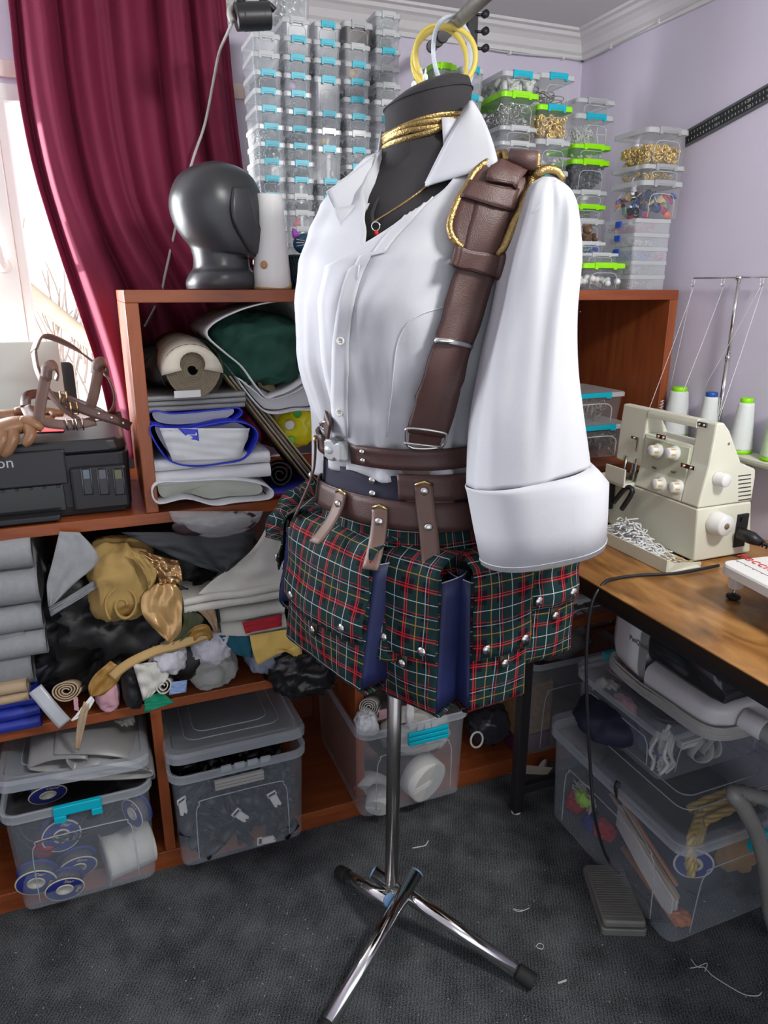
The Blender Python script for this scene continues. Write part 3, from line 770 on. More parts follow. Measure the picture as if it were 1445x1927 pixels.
# ------------------------------------------------------------------ dress form frame
DEP = 1.229
PHI = radians(47)
FR = -FH * cos(PHI) - RT * sin(PHI)       # where the form faces
LA = RT * cos(PHI) - FH * sin(PHI)        # the wearer's left
def centre(u, z):
    q = DEP * cos(PITCH) - (z - EYE) * sin(PITCH)
    return FH * DEP + RT * ((u - UC) / FPX * q) + Vector((0, 0, z))
TOR = [  # z, axis pixel, half width, front, back
    (0.60, 772, .165, .145, .150), (0.75, 772, .180, .155, .165), (0.90, 770, .178, .150, .155), (0.98, 768, .165, .138, .135), (1.05, 764, .150, .126, .115), (1.10, 762, .146, .126, .108),
    (1.16, 765, .156, .150, .110), (1.25, 772, .172, .172, .116), (1.33, 778, .182, .182, .120), (1.39, 784, .190, .168, .122), (1.44, 790, .198, .135, .120),
    (1.485, 795, .196, .104, .112), (1.515, 798, .168, .085, .098), (1.535, 800, .125, .074, .085), (1.555, 800, .086, .070, .078)]
def torow(z):
    z = max(TOR[0][0], min(TOR[-1][0], z))
    for p, q in zip(TOR, TOR[1:]):
        if z <= q[0]:
            t = (z - p[0]) / (q[0] - p[0]); t = t * t * (3 - 2 * t) * 0.5 + t * 0.5
            return [p[i] + (q[i] - p[i]) * t for i in range(1, 5)]
    return list(TOR[-1][1:])
def tor(th, z, off=0.0):
    u, a, bf, bb = torow(z)
    c, s = cos(th), sin(th)
    e = 0.9
    x = (a + off) * math.copysign(abs(s) ** e, s)
    b = bf if c > 0 else bb
    y = (b + off) * math.copysign(abs(c) ** e, c)
    if c > 0 and 1.2 < z < 1.46:      # bust
        y += 0.010 * math.exp(-((z - 1.33) / 0.06) ** 2) * (math.exp(-((abs(th) - 0.6) / 0.3) ** 2) - 0.3)
    return centre(u, z) + LA * x + FR * y

# ------------------------------------------------------------------ dress form
base_pt = at_d(737, 1690, DEP); base_pt.z = 0
form = thing('dress_form', 'black jersey tailor dress form on a chrome tripod stand', 'dress form', base_pt)
G = []
for i in range(40):
    z = 0.80 + (1.545 - 0.80) * i / 39
    G.append([tor(2 * pi * k / 48, z, -0.010) for k in range(48)])
G.append([centre(798, 1.566) + LA * (.0635 * sin(2 * pi * k / 48)) + FR * (.0635 * cos(2 * pi * k / 48)) for k in range(48)])
V, Fc = gridgeo(G, True); Fc.append(tuple(range(47, -1, -1)))
mk('torso', V, Fc, M_BLACKKNIT, form)
# neck with a slanted capped top
rings = []
spec = [(1.49, 797, .072, 0), (1.535, 797, .067, 0), (1.565, 798, .064, .0), (1.59, 801, .063, .02), (1.612, 804, .066, .05), (1.628, 805, .0675, .10), (1.638, 806, .062, .14), (1.646, 806, .046, .15)]
for z, u, r, tl in spec:
    c = centre(u, z); row = []
    for k in range(40):
        a = 2 * pi * k / 40
        px, py = cos(a) * r, sin(a) * r
        row.append(c + RT * px + FH * py + Vector((0, 0, px * tl * 2.2)))
    rings.append(row)
V, Fc = gridgeo(rings, True)
Fc.append(tuple(7 * 40 + k for k in range(40)))
nk = mk('neck', V, Fc, M_BLACKKNIT, form)
seam = [Vector(p) + (Vector(p) - centre(806, 1.632)).normalized() * 0.0006 for p in rings[5]]
tube('neck_seam', seam, 0.0012, M_RUBBER, nk, 6, closed=True)
# pole, hub, legs
p_top = at_d(746, 1130, DEP); p_bot = at_d(736, 1672, DEP)
cyl('pole', p_bot, p_top, 0.0142, M_STEEL, form, seg=24)
hub_c = at_d(736, 1682, DEP)
cyl('hub', hub_c + Vector((0, 0, -0.028)), hub_c + Vector((0, 0, 0.012)), 0.021, M_CHROME, form, seg=24, bevel=0.002)
M_BLUECAP = mat('blue_plastic_cap', (0.16, 0.30, 0.50), 0.3, var=0.25, scale=200)
for (pa, za, pb, zb) in (((783, 1643), .135, (598, 1962), .016), ((704, 1641), .130, (1003, 1848), .018), ((732, 1694), .104, (640, 1642), .016)):
    A, B = at_z(*pa, za), at_z(*pb, zb)
    lg = cyl('leg', A, B, 0.0150, M_CHROME, form, seg=24)
    d = (A - B).normalized()
    cyl('end_cap', A - d * 0.001, A + d * 0.004, 0.0146, M_BLUECAP, lg, seg=20, bevel=0.001)
    cyl('rubber_foot', B + d * 0.035, B - d * 0.002, 0.0172, M_RUBBER, lg, seg=20, bevel=0.002)

# ------------------------------------------------------------------ white shirt
shirt = thing('shirt', 'white cotton shirt with open collar and wide cuffs worn by the dress form', 'shirt', base_pt + Vector((0, 0, 1.0)))
def vopen(z): 
    t = max(0.0, (z - 1.385) / 0.165)
    return 1.05 * t ** 0.8
def hemdrop(th): return 0.004 * sin(5 * th + 1) + 0.003 * sin(11 * th)
CREASES = [(0.75, 1.43, 0.30, 1.30, .10, .007), (1.15, 1.40, 0.55, 1.27, .09, -.006), (1.35, 1.34, 0.85, 1.22, .10, .007), (0.30, 1.33, 0.42, 1.13, .06, -.006), (0.62, 1.31, 0.58, 1.12, .06, .007), (0.95, 1.30, 0.80, 1.12, .07, -.006), (1.25, 1.28, 1.05, 1.12, .07, .006), (-0.25, 1.34, -0.15, 1.12, .06, .007), (-0.60, 1.34, -0.40, 1.12, .06, -.006), (-0.95, 1.36, -0.6, 1.13, .08, .007), (0.18, 1.40, 0.12, 1.25, .07, .006), (0.5, 1.36, 0.16, 1.20, .06, .005)]
def crease(th, z):
    th = (th + pi) % (2 * pi) - pi; s = 0.0
    for a, b, c, d, w, m in CREASES:
        dx, dz = (c - a) * .17, d - b; px_, pz = (th - a) * .17, z - b
        t = max(-.1, min(1.1, (px_ * dx + pz * dz) / (dx * dx + dz * dz)))
        e = ((px_ - dx * t) ** 2 + (pz - dz * t) ** 2) / (w * .17) ** 2
        if e < 6: s += m * math.exp(-e) * max(0, sin(pi * min(1, max(0, t * .9 + .08))))
    return s
G = []
NT, NR = 120, 84
for i in range(NR + 1):
    f = i / NR
    row = []
    for j in range(NT + 1):
        t = j / NT
        z0 = 1.062 + hemdrop(2 * pi * t)
        z = z0 + (1.552 - z0) * f
        o = vopen(z)
        lap = min(1, max(0, (z - 1.30) / 0.085)); orr = -0.03 - 0.30 * lap * lap * (3 - 2 * lap) + 0.62 * max(0.0, (z - 1.385) / 0.165)
        th = (o - 0.03) + (2 * pi - o - orr + 0.03) * t
        # gathers above the belt and drape from the bust
        g = math.exp(-((z - 1.10) / 0.055) ** 2)
        fold = 0.006 * g * sin(17 * th + 3 * fbm((th * 2, z * 4, 1))) + 0.015 * fbm((th * 1.6, z * 5.0, 3.3)) * (1 - 0.6 * g) + 0.008 * (0.6 - abs(fbm((th * 3.2 + z * 5, z * 2.2 - th, 8.1)))) * (1 - g) + 0.005 * sin(9 * th + z * 10) * (1 - f)
        fold += crease(th, z)
        if z < 1.09: fold += 0.004 * (1.09 - z) / 0.03 * (0.5 + 0.5 * sin(13 * th + 2 * sin(3 * th)))
        row.append(tor(th, z, 0.004 + fold + 0.005 * max(0, 1 - 10 * t)))
    G.append(row)
SHV, SHF = gridgeo(G)
body = mk('shirt_body', SHV, SHF, M_SHIRT, shirt, thick=0.0012)
# near sleeve
def ring_from_px(L, R, d, m, n=56, wob=0.0, seed=0.0, tt=0.0, ex=1.0):
    A, B = at_d(L[0], L[1], d), at_d(R[0], R[1], d)
    c = (A + B) / 2; e1 = (B - A) / 2
    vd = -(c - O); vd.z *= 0.3; vd = (vd - e1 * (vd.dot(e1) / e1.length_squared)).normalized()
    row = []
    for k in range(n):
        a = 2 * pi * k / n
        rr_ = 1 + wob * (fbm((cos(a) * 1.6, sin(a) * 1.6, tt * 1.3), 1.0, seed) + 0.5 * sin(5 * a + 4 * tt) * 0.5)
        row.append(c + e1 * (math.copysign(abs(cos(a)) ** ex, cos(a)) * rr_) + vd * (math.copysign(abs(sin(a)) ** (2 - ex if ex < 1 else ex), sin(a)) * m * rr_))
    return row
def loft_px(secs, steps=8, wob=0.06, seed=0.0, n=56, ex=1.0, crease=0.0):
    """secs: (Lu,Lv,Ru,Rv,depth,minor radius)"""
    rows = []
    path = smooth_path([Vector((s[0], s[1], s[4])) for s in secs], steps), smooth_path([Vector((s[2], s[3], s[5])) for s in secs], steps)
    N_ = len(path[0])
    for i, (a, b) in enumerate(zip(*path)):
        w = wob * min(1, i / 8.0)
        row = ring_from_px((a.x, a.y), (b.x, b.y), a.z, b.z, n, w, seed, i / N_ * 3, ex)
        if crease:
            c = sum(row, Vector()) / n; f = i / N_
            for k in range(n):
                q = 2 * pi * k / n
                cr = 0
                for (q0, sl, wd, am) in ((1.0, .5, .16, 1), (1.75, -.25, .2, -.8), (2.35, .35, .16, .9), (0.45, .2, .2, .7), (3.1, -.3, .25, -.6), (5.0, .3, .3, .6)):
                    cr += am * math.exp(-((q - q0 - sl * f) / wd) ** 2)
                cr += 1.2 * fbm((cos(q) * 2, sin(q) * 2, f * 2.6), 1, seed + 2)
                row[k] = row[k] + (row[k] - c).normalized() * (crease * cr * min(1, f * 4) * (1 - .35 * f))
        rows.append(row)
    return rows
sl = loft_px([(1018, 334, 1046, 338, 1.055, .02), (992, 352, 1066, 362, 1.05, .055), (974, 400, 1077, 410, 1.045, .075), (950, 480, 1080, 482, 1.04, .088), (930, 585, 1072, 585, 1.03, .092), (906, 690, 1075, 688, 1.02, .095), (884, 800, 1087, 780, 1.01, .098), (877, 916, 1104, 868, 1.0, .100)], wob=0.03, crease=.010, n=96)
V, Fc = gridgeo(sl, True)
Fc.append(tuple(range(95, -1, -1)))
sleeve = mk('sleeve', V, Fc, M_SHIRT, shirt, thick=0.0012)
SLV, SLF = V, Fc
cf = loft_px([(876, 915, 1106, 867, 1.0, .102), (877, 919, 1124, 884, 1.0, .106), (879, 924, 1140, 903, 1.0, .108), (892, 994, 1138, 958, .995, .108), (906, 1061, 1136, 1014, .99, .102)], steps=1, wob=0.0, ex=.62)
V, Fc = gridgeo(cf, True)
cuff = mk('cuff', V, Fc, M_SHIRT, sleeve, thick=0.002)
tube('cuff_stitching', [p + (p - at_d(1010, 1020, .99)).normalized() * .0012 for p in loft_px([(904, 1052, 1136.5, 1006, .99, .1015), (906, 1054, 1136.5, 1008, .99, .1015)], steps=1, wob=0, ex=.62)[0]], 0.0007, mat('shirt_thread', (.60, .60, .63), .8), cuff, 5, closed=True)
# far sleeve
sl2 = loft_px([(640, 400, 690, 400, 1.36, .04), (600, 470, 690, 470, 1.37, .07), (578, 580, 690, 580, 1.37, .075), (580, 700, 680, 700, 1.36, .075), (587, 800, 670, 800, 1.35, .07), (588, 886, 665, 880, 1.34, .07)], wob=0.03, seed=4)
V, Fc = gridgeo(sl2, True)
sleeve2 = mk('sleeve', V, Fc, M_SHIRT, shirt, thick=0.0012)

BV = BVHTree.FromPolygons([tuple(v) for v in SHV] + [tuple(v) for v in SLV], [tuple(f) for f in SHF] + [tuple(i + len(SHV) for i in f) for f in SLF])
def hit(u, v, off=0.0, d=1.06):
    r = ray(u, v).normalized()
    loc, nor, idx, dist = BV.ray_cast(O, r)
    if loc is None: return at_d(u, v, d)
    if nor.dot(r) > 0: nor = -nor
    return loc + (nor * 0.6 - r * 0.4).normalized() * off
BVB = BVHTree.FromPolygons([tuple(v) for v in SHV], [tuple(f) for f in SHF])
def hitb(u, v, off=0.0, d=1.08):
    r = ray(u, v).normalized()
    loc, nor, idx, dist = BVB.ray_cast(O, r)
    if loc is None: return at_d(u, v, d)
    if nor.dot(r) > 0: nor = -nor
    return loc + (nor * 0.6 - r * 0.4).normalized() * off
def resamp(P, n):
    P = [Vector(p) for p in P]; L = [0]
    for a, b in zip(P, P[1:]): L.append(L[-1] + (b - a).length)
    out = []
    for k in range(n):
        s = L[-1] * k / (n - 1); i = 0
        while i < len(P) - 2 and L[i + 1] < s: i += 1
        t = (s - L[i]) / max(1e-9, L[i + 1] - L[i]); out.append(P[i].lerp(P[i + 1], t))
    return out
def quilt(name, Lc, Rc, m, parent, n=14, w=10, bulge=0.0, thick=0.0015, fn=None, sub=0):
    """Sheet between two curves given as (u, v, depth)."""
    A, B = resamp(smooth_path(Lc, 4), n), resamp(smooth_path(Rc, 4), n)
    G = []
    for i in range(n):
        row = []
        for j in range(w + 1):
            t = j / w; q = A[i].lerp(B[i], t)
            row.append(at_d(q.x, q.y, q.z - bulge * sin(pi * t) + (fn(i / (n - 1), t) if fn else 0)))
        G.append(row)
    return sheet(name, G, m, parent, thick, sub=sub)
# collar, near side: leaf standing up from the neck and falling outward
quilt('collar', [(884, 191, 1.175), (866, 228, 1.150), (842, 272, 1.125), (818, 318, 1.108), (800, 350, 1.10)], [(888, 190, 1.175), (908, 222, 1.14), (925, 262, 1.09), (934, 292, 1.055), (938, 311, 1.045)], M_SHIRT, shirt, bulge=0.012, thick=0.003)
quilt('collar_stand', [(876, 200, 1.185), (848, 250, 1.155), (822, 300, 1.13), (800, 345, 1.112)], [(884, 193, 1.176), (862, 240, 1.148), (838, 288, 1.122), (806, 352, 1.102)], M_SHIRT, shirt, bulge=0.002, thick=0.002)
quilt('collar', [(744, 258, 1.235), (706, 290, 1.215), (655, 330, 1.19), (614, 361, 1.175)], [(740, 336, 1.20), (722, 358, 1.19), (694, 388, 1.175), (630, 398, 1.168)], M_SHIRT, shirt, bulge=-0.006, thick=0.003)
quilt('lapel', [(626, 392, 1.164), (640, 425, 1.150), (655, 470, 1.125), (672, 515, 1.098), (690, 558, 1.075)], [(700, 382, 1.175), (694, 420, 1.160), (703, 450, 1.135), (703, 500, 1.105), (694, 558, 1.073)], M_SHIRT, shirt, bulge=0.008, thick=0.002)
# back collar wrapping the neck
G = []
for i in range(4):
    z = 1.53 + 0.02 * i
    G.append([centre(800, z) + LA * ((.085 - .004 * i) * sin(a)) + FR * ((.082 - .003 * i) * cos(a)) for a in [1.1 + (2 * pi - 2.2) * k / 30 for k in range(31)]])
sheet('collar_stand', G, M_SHIRT, shirt, 0.0025)
# overlapping front edge with placket
edge = [(812, 352), (782, 384), (752, 418), (722, 450), (700, 482), (682, 520), (668, 570), (658, 640), (656, 700), (655, 760), (657, 822)]
G = []
for i, (u, v) in enumerate(smooth_path([Vector((a, b, 0)) for a, b in edge], 6) and [(p.x, p.y) for p in smooth_path([Vector((a, b, 0)) for a, b in edge], 6)]):
    w = 30 if v > 500 else 22
    G.append([hitb(u - w + w * 1.0 * k / 4 + (0 if v > 480 else w), v, 0.003, 1.12 - 0.0 * k) for k in range(5)])
sheet('placket', G, M_SHIRT, shirt, 0.0018)
M_BTN = mat('shirt_button', (.72, .71, .66), .25)
for (u, v) in ((643, 641), (642, 775), (676, 513)):
    p = hitb(u, v, 0.006, 1.10); nrm = (O - p).normalized() * 0.55 + FR * 0.45
    q = nrm.to_track_quat('Z', 'Y').to_matrix().to_4x4(); X = Matrix.Translation(p) @ q
    if v == 513:
        tube('buttonhole', [hitb(678, 500, .0045), hitb(674, 527, .0045)], 0.0009, mat('shirt_thread', (.6, .6, .63), .8), shirt, 5)
        continue
    bt = lathe('button', [(1e-4, .0006), (.0035, .0006), (.0042, .0018), (.0058, .0016), (.0062, 0), (1e-4, -.001)], M_BTN, shirt, X=X, seg=18)
    g = join_geo([xform(cylgeo((sx * .0014, sy * .0014, .0004), (sx * .0014, sy * .0014, .0010), .0006, seg=6), X) for sx in (-1, 1) for sy in (-1, 1)])
    mk('button_holes', g[0], g[1], M_BLACKPL, bt)
# princess seam on the near side front
tube('seam', [hitb(u, v, 0.0012) for u, v in ((838, 578), (800, 588), (770, 606), (750, 640), (741, 690), (735, 760), (727, 822))], 0.0012, mat('shirt_thread', (.6, .6, .63), .8), shirt, 5, sm=4)
tube('seam', [hit(u, v, 0.0010) for u, v in ((1046, 342), (1034, 368), (1004, 400), (974, 440), (952, 478))], 0.0010, mat('shirt_thread', (.6, .6, .63), .8), shirt, 5, sm=4)

# gold cord and pendant on the neck
cord = thing('gold_necklace', 'gold cord wound round the neck of the dress form with a pendant', 'cord', centre(800, 1.55))
def neckpt(a, z, r=.0655): return centre(801, z) + RT * (cos(a) * r) + FH * (sin(a) * r)
for q, (z0, dz, r) in enumerate(((1.593, .016, .0655), (1.588, .014, .0665), (1.581, .012, .066), (1.578, .020, .0668))):
    tube('cord_strand', [neckpt(2 * pi * k / 36, z0 + dz * cos(2 * pi * k / 36 - 0.3) + .002 * sin(3 * 2 * pi * k / 36 + q), r) for k in range(36)], 0.0048, M_GOLDFOIL, cord, 8, closed=True, flat=0.3, up=(1, 0, 0))
tube('cord_drop', [at_d(830, 330, 1.118), at_d(790, 360, 1.105), at_d(745, 392, 1.10), at_d(703, 418, 1.11)], 0.0035, M_GOLDFOIL, cord, 6, sm=5, flat=0.4)
tube('cord_drop', [at_d(735, 330, 1.19), at_d(712, 372, 1.165), at_d(700, 402, 1.13), at_d(702, 420, 1.11)], 0.0035, M_BLACKKNIT, cord, 6, sm=5, flat=0.4)
pr = at_d(707, 426, 1.105)
pn = tube('pendant_ring', [pr + RT * (.006 * cos(a)) + Vector((0, 0, .006 * sin(a))) for a in [2 * pi * k / 20 for k in range(20)]], .0011, M_CHROME, cord, 6, closed=True)
lathe('pendant_stone', [(1e-4, -.010), (.0035, -.005), (.003, 0), (1e-4, .001)], mat('red_stone', (.6, .03, .02), .15), cord, X=Matrix.Translation(pr + Vector((0.001, 0, -.006))), seg=12)
# pearl pins and a fabric scrap stuck in the neck cap
for nm, lab, u, v in (('pearl_pin', 'white pearl headed pin stuck at the front of the neck cap', 779, 172), ('pearl_pin', 'white pearl headed pin stuck at the middle of the neck cap', 800, 158)):
    p = at_d(u, v, 1.20)
    t = thing(nm, lab, 'pin', p, 'pins in the neck cap')
    cyl('needle', p + Vector((0, 0, -.012)), p + Vector((0, 0, .004)), .0006, M_NICKEL, t, seg=6)
    lathe('pin_head', [(1e-4, 0), (.003, .003), (.0042, .008), (.0035, .012), (1e-4, .0145)], M_WHITEPL, t, X=Matrix.Translation(p), seg=12)
p = at_d(797, 142, 1.20)
t = thing('butterfly_pin', 'clear butterfly headed pin standing in the neck cap', 'pin', p)
cyl('needle', p + Vector((0.002, 0, -.022)), p, .0006, M_NICKEL, t, seg=6)
for s in (-1, 1):
    sheet('wing', [[p + Vector((s * .001, 0, 0)), p + Vector((s * .001, 0, .003))], [p + Vector((s * .006, .002, .004)), p + Vector((s * .004, .001, .012))]], mat('clear_wing', (.8, .8, .8), .15, alpha=.6), t, .001)

# ------------------------------------------------------------------ leather harness
har = thing('leather_harness', 'dark brown leather shoulder harness strapped over the white shirt', 'harness', centre(790, 1.06))
padrows = [((866, 466), (926, 478)), ((853, 455), (940, 464)), ((846, 436), (950, 446)), ((851, 410), (966, 408)), ((871, 369), (979, 369)), ((898, 330), (998, 337)), ((930, 307), (1024, 320)), ((958, 300), (1046, 322)), ((975, 306), (1060, 338))]
def px_rows(rows, off, w=8, sm=4, h=None, bul=0.0, dd=None):
    h = h or hit
    A = smooth_path([Vector((r[0][0], r[0][1], 0)) for r in rows], sm); B = smooth_path([Vector((r[1][0], r[1][1], 0)) for r in rows], sm)
    G = []
    for i, (a, b) in enumerate(zip(A, B)):
        row = []
        for j in range(w + 1):
            t = j / w; q = a.lerp(b, t)
            row.append(h(q.x, q.y, off + bul * sin(pi * t), d=(dd if dd else 1.06)))
        G.append(row)
    # relax depth so that the leather bridges the shirt's hollows, never sinking in
    D0 = [[(p - O).length for p in r] for r in G]
    for it in range(6):
        H_ = [[p.copy() for p in r] for r in G]
        for i in range(1, len(G) - 1):
            for j in range(len(G[0])):
                j0, j1 = max(0, j - 1), min(w, j + 1)
                av = (H_[i - 1][j] + H_[i + 1][j] + H_[i][j0] + H_[i][j1]) / 4
                r_ = (G[i][j] - O).normalized()
                d0 = (H_[i][j] - O).length; d1 = (av - O).length
                G[i][j] = O + r_ * min(D0[i][j], d0 * 0.4 + d1 * 0.6)
    return G
G = px_rows(padrows, 0.014)
sheet('shoulder_pad', G, M_LEATHER, har, 0.008)
tube('gold_piping', [r[0] - ray(900, 400).normalized() * .003 for r in G], 0.0048, M_GOLDFOIL, har, 8)
tube('gold_piping', [r[-1] - ray(900, 400).normalized() * .007 for r in G], [.004, .0075, .0075, .0075, .006, .004], M_GOLDFOIL, har, 10)
strap_rows = [((912, 347), (960, 356)), ((900, 372), (958, 380)), ((890, 400), (950, 412)), ((877, 440), (939, 452)), ((864, 480), (930, 490)), ((848, 530), (915, 540)), ((832, 585), (898, 595)), ((818, 640), (878, 650)), ((800, 700), (860, 712)), ((783, 755), (845, 765)), ((767, 806), (834, 816))]
G = px_rows(strap_rows, 0.016)
st = sheet('front_strap', G, M_LEATHER, har, 0.005)
for k in (0, -1): tube('strap_edge', [r[k] for r in G], 0.0024, M_LEATHERD, st, 6)
def quadstrap(name, c, off, m, parent, thick=0.004, edge=True):
    rows = [(c[0], c[1]), ((Vector(c[0]) + Vector(c[3])) / 2, (Vector(c[1]) + Vector(c[2])) / 2), (c[3], c[2])]
    G = px_rows(rows, off, sm=3)
    o = sheet(name, G, m, parent, thick)
    if edge:
        for k in (0, -1): tube('strap_edge', G[k], 0.0020, M_LEATHERD, o, 6)
    return o, G
quadstrap('keeper_loop', [(885, 350), (968, 362), (956, 400), (868, 379)], 0.022, M_LEATHER, har)
o, G = quadstrap('keeper_loop', [(856, 466), (933, 481), (926, 518), (845, 498)], 0.024, M_LEATHER, har)
tube('loop_roll', [G[i][-1] for i in range(len(G))], 0.007, M_LEATHER, o, 10)
tube('loop_roll', [G[i][0] for i in range(len(G))], 0.0055, M_LEATHER, o, 10)
quadstrap('upper_strap', [(930, 322), (982, 330), (963, 358), (912, 347)], 0.026, M_LEATHER, har)
pa, pb = hit(958, 299, .020, 1.06), hit(1010, 303, .018, 1.05)
tube('strap_roll', [pa, (pa + pb) / 2, pb], 0.0125, M_LEATHER, har, 14)
q0 = [hit(978, 322, .030), hit(1012, 302, .030)]
dr = (q0[1] - q0[0]); sd = Vector((0, 0, .004))
tube('brass_ring', [q0[0] - sd, q0[0] + sd, q0[0] + dr * .08 + sd * 2, q0[1] - dr * .08 + sd * 2, q0[1] + sd, q0[1] - sd, q0[1] - dr * .08 - sd * 2, q0[0] + dr * .08 - sd * 2], 0.0034, M_BRASS, har, 8, closed=True, sm=3)
q1 = at_d(938, 303, 1.10); q2 = at_d(957, 296, 1.09)
tube('brass_ring', [q1, (q1 + q2) / 2 + Vector((0, 0, .004)), q2, (q1 + q2) / 2 - Vector((0, 0, .004))], 0.003, M_BRASS, har, 8, closed=True, sm=4)
# slider and lower adjuster
bar = [hit(816, 638, .020), hit(846, 642, .022), hit(877, 648, .020)]
tube('slider_bar', bar, 0.0045, M_CHROME, har, 10, sm=3)
def ringpx(name, pts, off, r, m, parent):
    return tube(name, [hit(u, v, off) for u, v in pts], r, m, parent, 8, closed=True, sm=3)
ringpx('adjuster_ring', [(766, 806), (770, 800), (800, 801), (830, 806), (834, 812), (830, 832), (798, 836), (768, 832)], .018, .0026, M_NICKEL, har)
tube('adjuster_bar', [hit(765, 826, .020), hit(832, 833, .020)], 0.0022, M_NICKEL, har, 8)
o, G = quadstrap('strap_tail', [(772, 806), (829, 812), (826, 832), (770, 826)], .014, M_LEATHER, har, edge=False)
# far shoulder strap
G = px_rows([((606, 418), (628, 424)), ((640, 432), (648, 440)), ((645, 470), (652, 480))], .010, w=4)
band('far_strap', [at_d(596, 690, 1.25), at_d(604, 745, 1.19), at_d(612, 790, 1.15), at_d(620, 812, 1.13)], -RT - FH * 0.3, 0.035, M_LEATHER, har, 0.004, sm=4)
band('far_strap', [at_d(668, 398, 1.235), at_d(650, 425, 1.225), at_d(632, 452, 1.215), at_d(618, 478, 1.21)], -FH * 1.0 + RT * 0.2, 0.028, M_LEATHER, har, 0.004, sm=3)
ringpx('far_ring', [(606, 796), (616, 792), (622, 800), (612, 806)], .004, .0026, M_NICKEL, har)
# chest belt round the waist
def beltband(name, th0, th1, zc, wdt, off, m, parent, thick=0.004, n=60, zf=None, edge=M_LEATHERD, rows=5):
    G = []
    for k in range(n + 1):
        th = th0 + (th1 - th0) * k / n
        z = zc + (zf(th) if zf else 0)
        G.append([tor(th, z + wdt * (q / (rows - 1) - 0.5), off) for q in range(rows)])
    o = sheet(name, G, m, parent, thick)
    if edge:
        tube('belt_edge', [r[0] for r in G], 0.0018, edge, o, 6)
        tube('belt_edge', [r[-1] for r in G], 0.0018, edge, o, 6)
    return o, G
bb, BG = beltband('chest_belt', 0.08, 2 * pi - 0.35, 1.098, 0.031, 0.013, M_LEATHER, har)
for dv in (-8, 8):
    p = tor(0.24, 1.098 + dv * 0.0009, 0.017); n_ = (p - centre(762, 1.098)).normalized()
    lathe('rivet', [(1e-4, .0025), (.003, .002), (.0045, 0), (.0045, -.001)], M_NICKEL, bb, X=Matrix.Translation(p) @ n_.to_track_quat('Z', 'Y').to_matrix().to_4x4(), seg=14)
# side release buckle
M_BUCKLE = mat('grey_buckle_plastic', (.36, .37, .38), .35, var=.04)
pc = tor(-0.05, 1.10, .020); zx = (tor(0.1, 1.10, .02) - tor(-0.2, 1.10, .02)).normalized(); nz_ = FR
X = face_matrix(pc, zx, Vector((0, 0, 1)))
bk = [[(-.026, -.014), (-.026, .014), (-.016, .019), (-.004, .019), (.006, .012), (.010, .016), (.020, .017), (.024, .012), (.024, -.012), (.020, -.017), (.010, -.016), (.006, -.012), (-.004, -.019), (-.016, -.019)]][0]
V, Fc = stackgeo([(bk, -.006), ([(x * 1.0, y * 1.0) for x, y in bk], .004), ([(x * .86, y * .84) for x, y in bk], .009)], X)
bo = mk('buckle', V, Fc, M_BUCKLE, har, smooth=False, bevel=.0015)
V, Fc = lathegeo([(1e-4, .0125), (.005, .0120), (.0085, .010), (.0095, .0085)], X @ Matrix.Translation((-.010, 0, 0)) @ Matrix.Diagonal((1.3, .75, 1, 1)), seg=20)
mk('buckle_boss', V, Fc, mat('grey_buckle_light', (.48, .49, .50), .3), bo)

# ------------------------------------------------------------------ waist belt with hanging straps
wb = thing('pouch_belt', 'wide brown leather hip belt with riveted hanging straps', 'belt', centre(775, .98))
yb, YG = beltband('hip_band', -0.55, 2 * pi - 0.56, 1.000, 0.042, 0.012, M_LEATHER, wb, zf=lambda th: 0.010 * cos(th - 0.2))
beltband('upper_band', 0.62, 2.6, 1.052, 0.038, 0.016, M_LEATHER, wb, zf=lambda th: 0.004 * cos(th))
beltband('under_band', 0.70, 1.25, 1.030, 0.030, 0.010, M_LEATHER, wb)
beltband('top_tab', 0.68, 0.98, 1.075, 0.022, 0.012, M_LEATHER, wb)
# denim corset piece worn under the belts
dn, DG = beltband('denim_waistband', -0.7, 2 * pi - 0.75, 1.042, 0.052, 0.004, M_DENIM, wb, edge=None)
for z in (1.058, 1.036):
    p = tor(0.30, z, .0075); n_ = (p - centre(762, z)).normalized()
    lathe('snap', [(1e-4, .0035), (.004, .003), (.0062, .001), (.0065, -.001)], M_NICKEL, dn, X=Matrix.Translation(p) @ n_.to_track_quat('Z', 'Y').to_matrix().to_4x4(), seg=16)
def hang_strap(th, ztop, zbot, wdt, snaps, tip=True, mm=M_LEATHER2, flare=0.02):
    P, Nn = [], []
    for k in range(14):
        t = k / 13; z = ztop + (zbot - ztop) * t
        o_ = 0.019 + flare * t * t
        p = tor(th, max(z, .9), o_); p.z = z
        P.append(p); n_ = p - centre(768, z); n_.z = 0; Nn.append(n_.normalized())
    s = band('hanging_strap', P, Nn, wdt, mm, wb, 0.004)
    n0 = Nn[0]; sd = n0.cross(Vector((0, 0, 1))).normalized()
    for sg in (-1, 1):
        tube('strap_edge', [p + sd * (sg * wdt / 2) for p in P], .0013, M_LEATHERD, s, 5)
    if tip:
        tp = P[0] + Vector((0, 0, .006))
        tube('gold_tip', [P[0] - sd * (wdt / 2), tp, P[0] + sd * (wdt / 2)], .0028, M_BRASS, s, 6)
        V, Fc = [P[0] - sd * wdt / 2, tp, P[0] + sd * wdt / 2], [(0, 1, 2)]
        mk('strap_point', V, Fc, mm, s, thick=.004)
    for zs in snaps:
        q = min(range(14), key=lambda k: abs(P[k].z - zs))
        lathe('snap', [(1e-4, .0050), (.004, .0045), (.0068, .0025), (.0072, 0)], M_NICKEL, s, X=Matrix.Translation(P[q] + Nn[q] * .0015) @ Nn[q].to_track_quat('Z', 'Y').to_matrix().to_4x4(), seg=18)
    return s
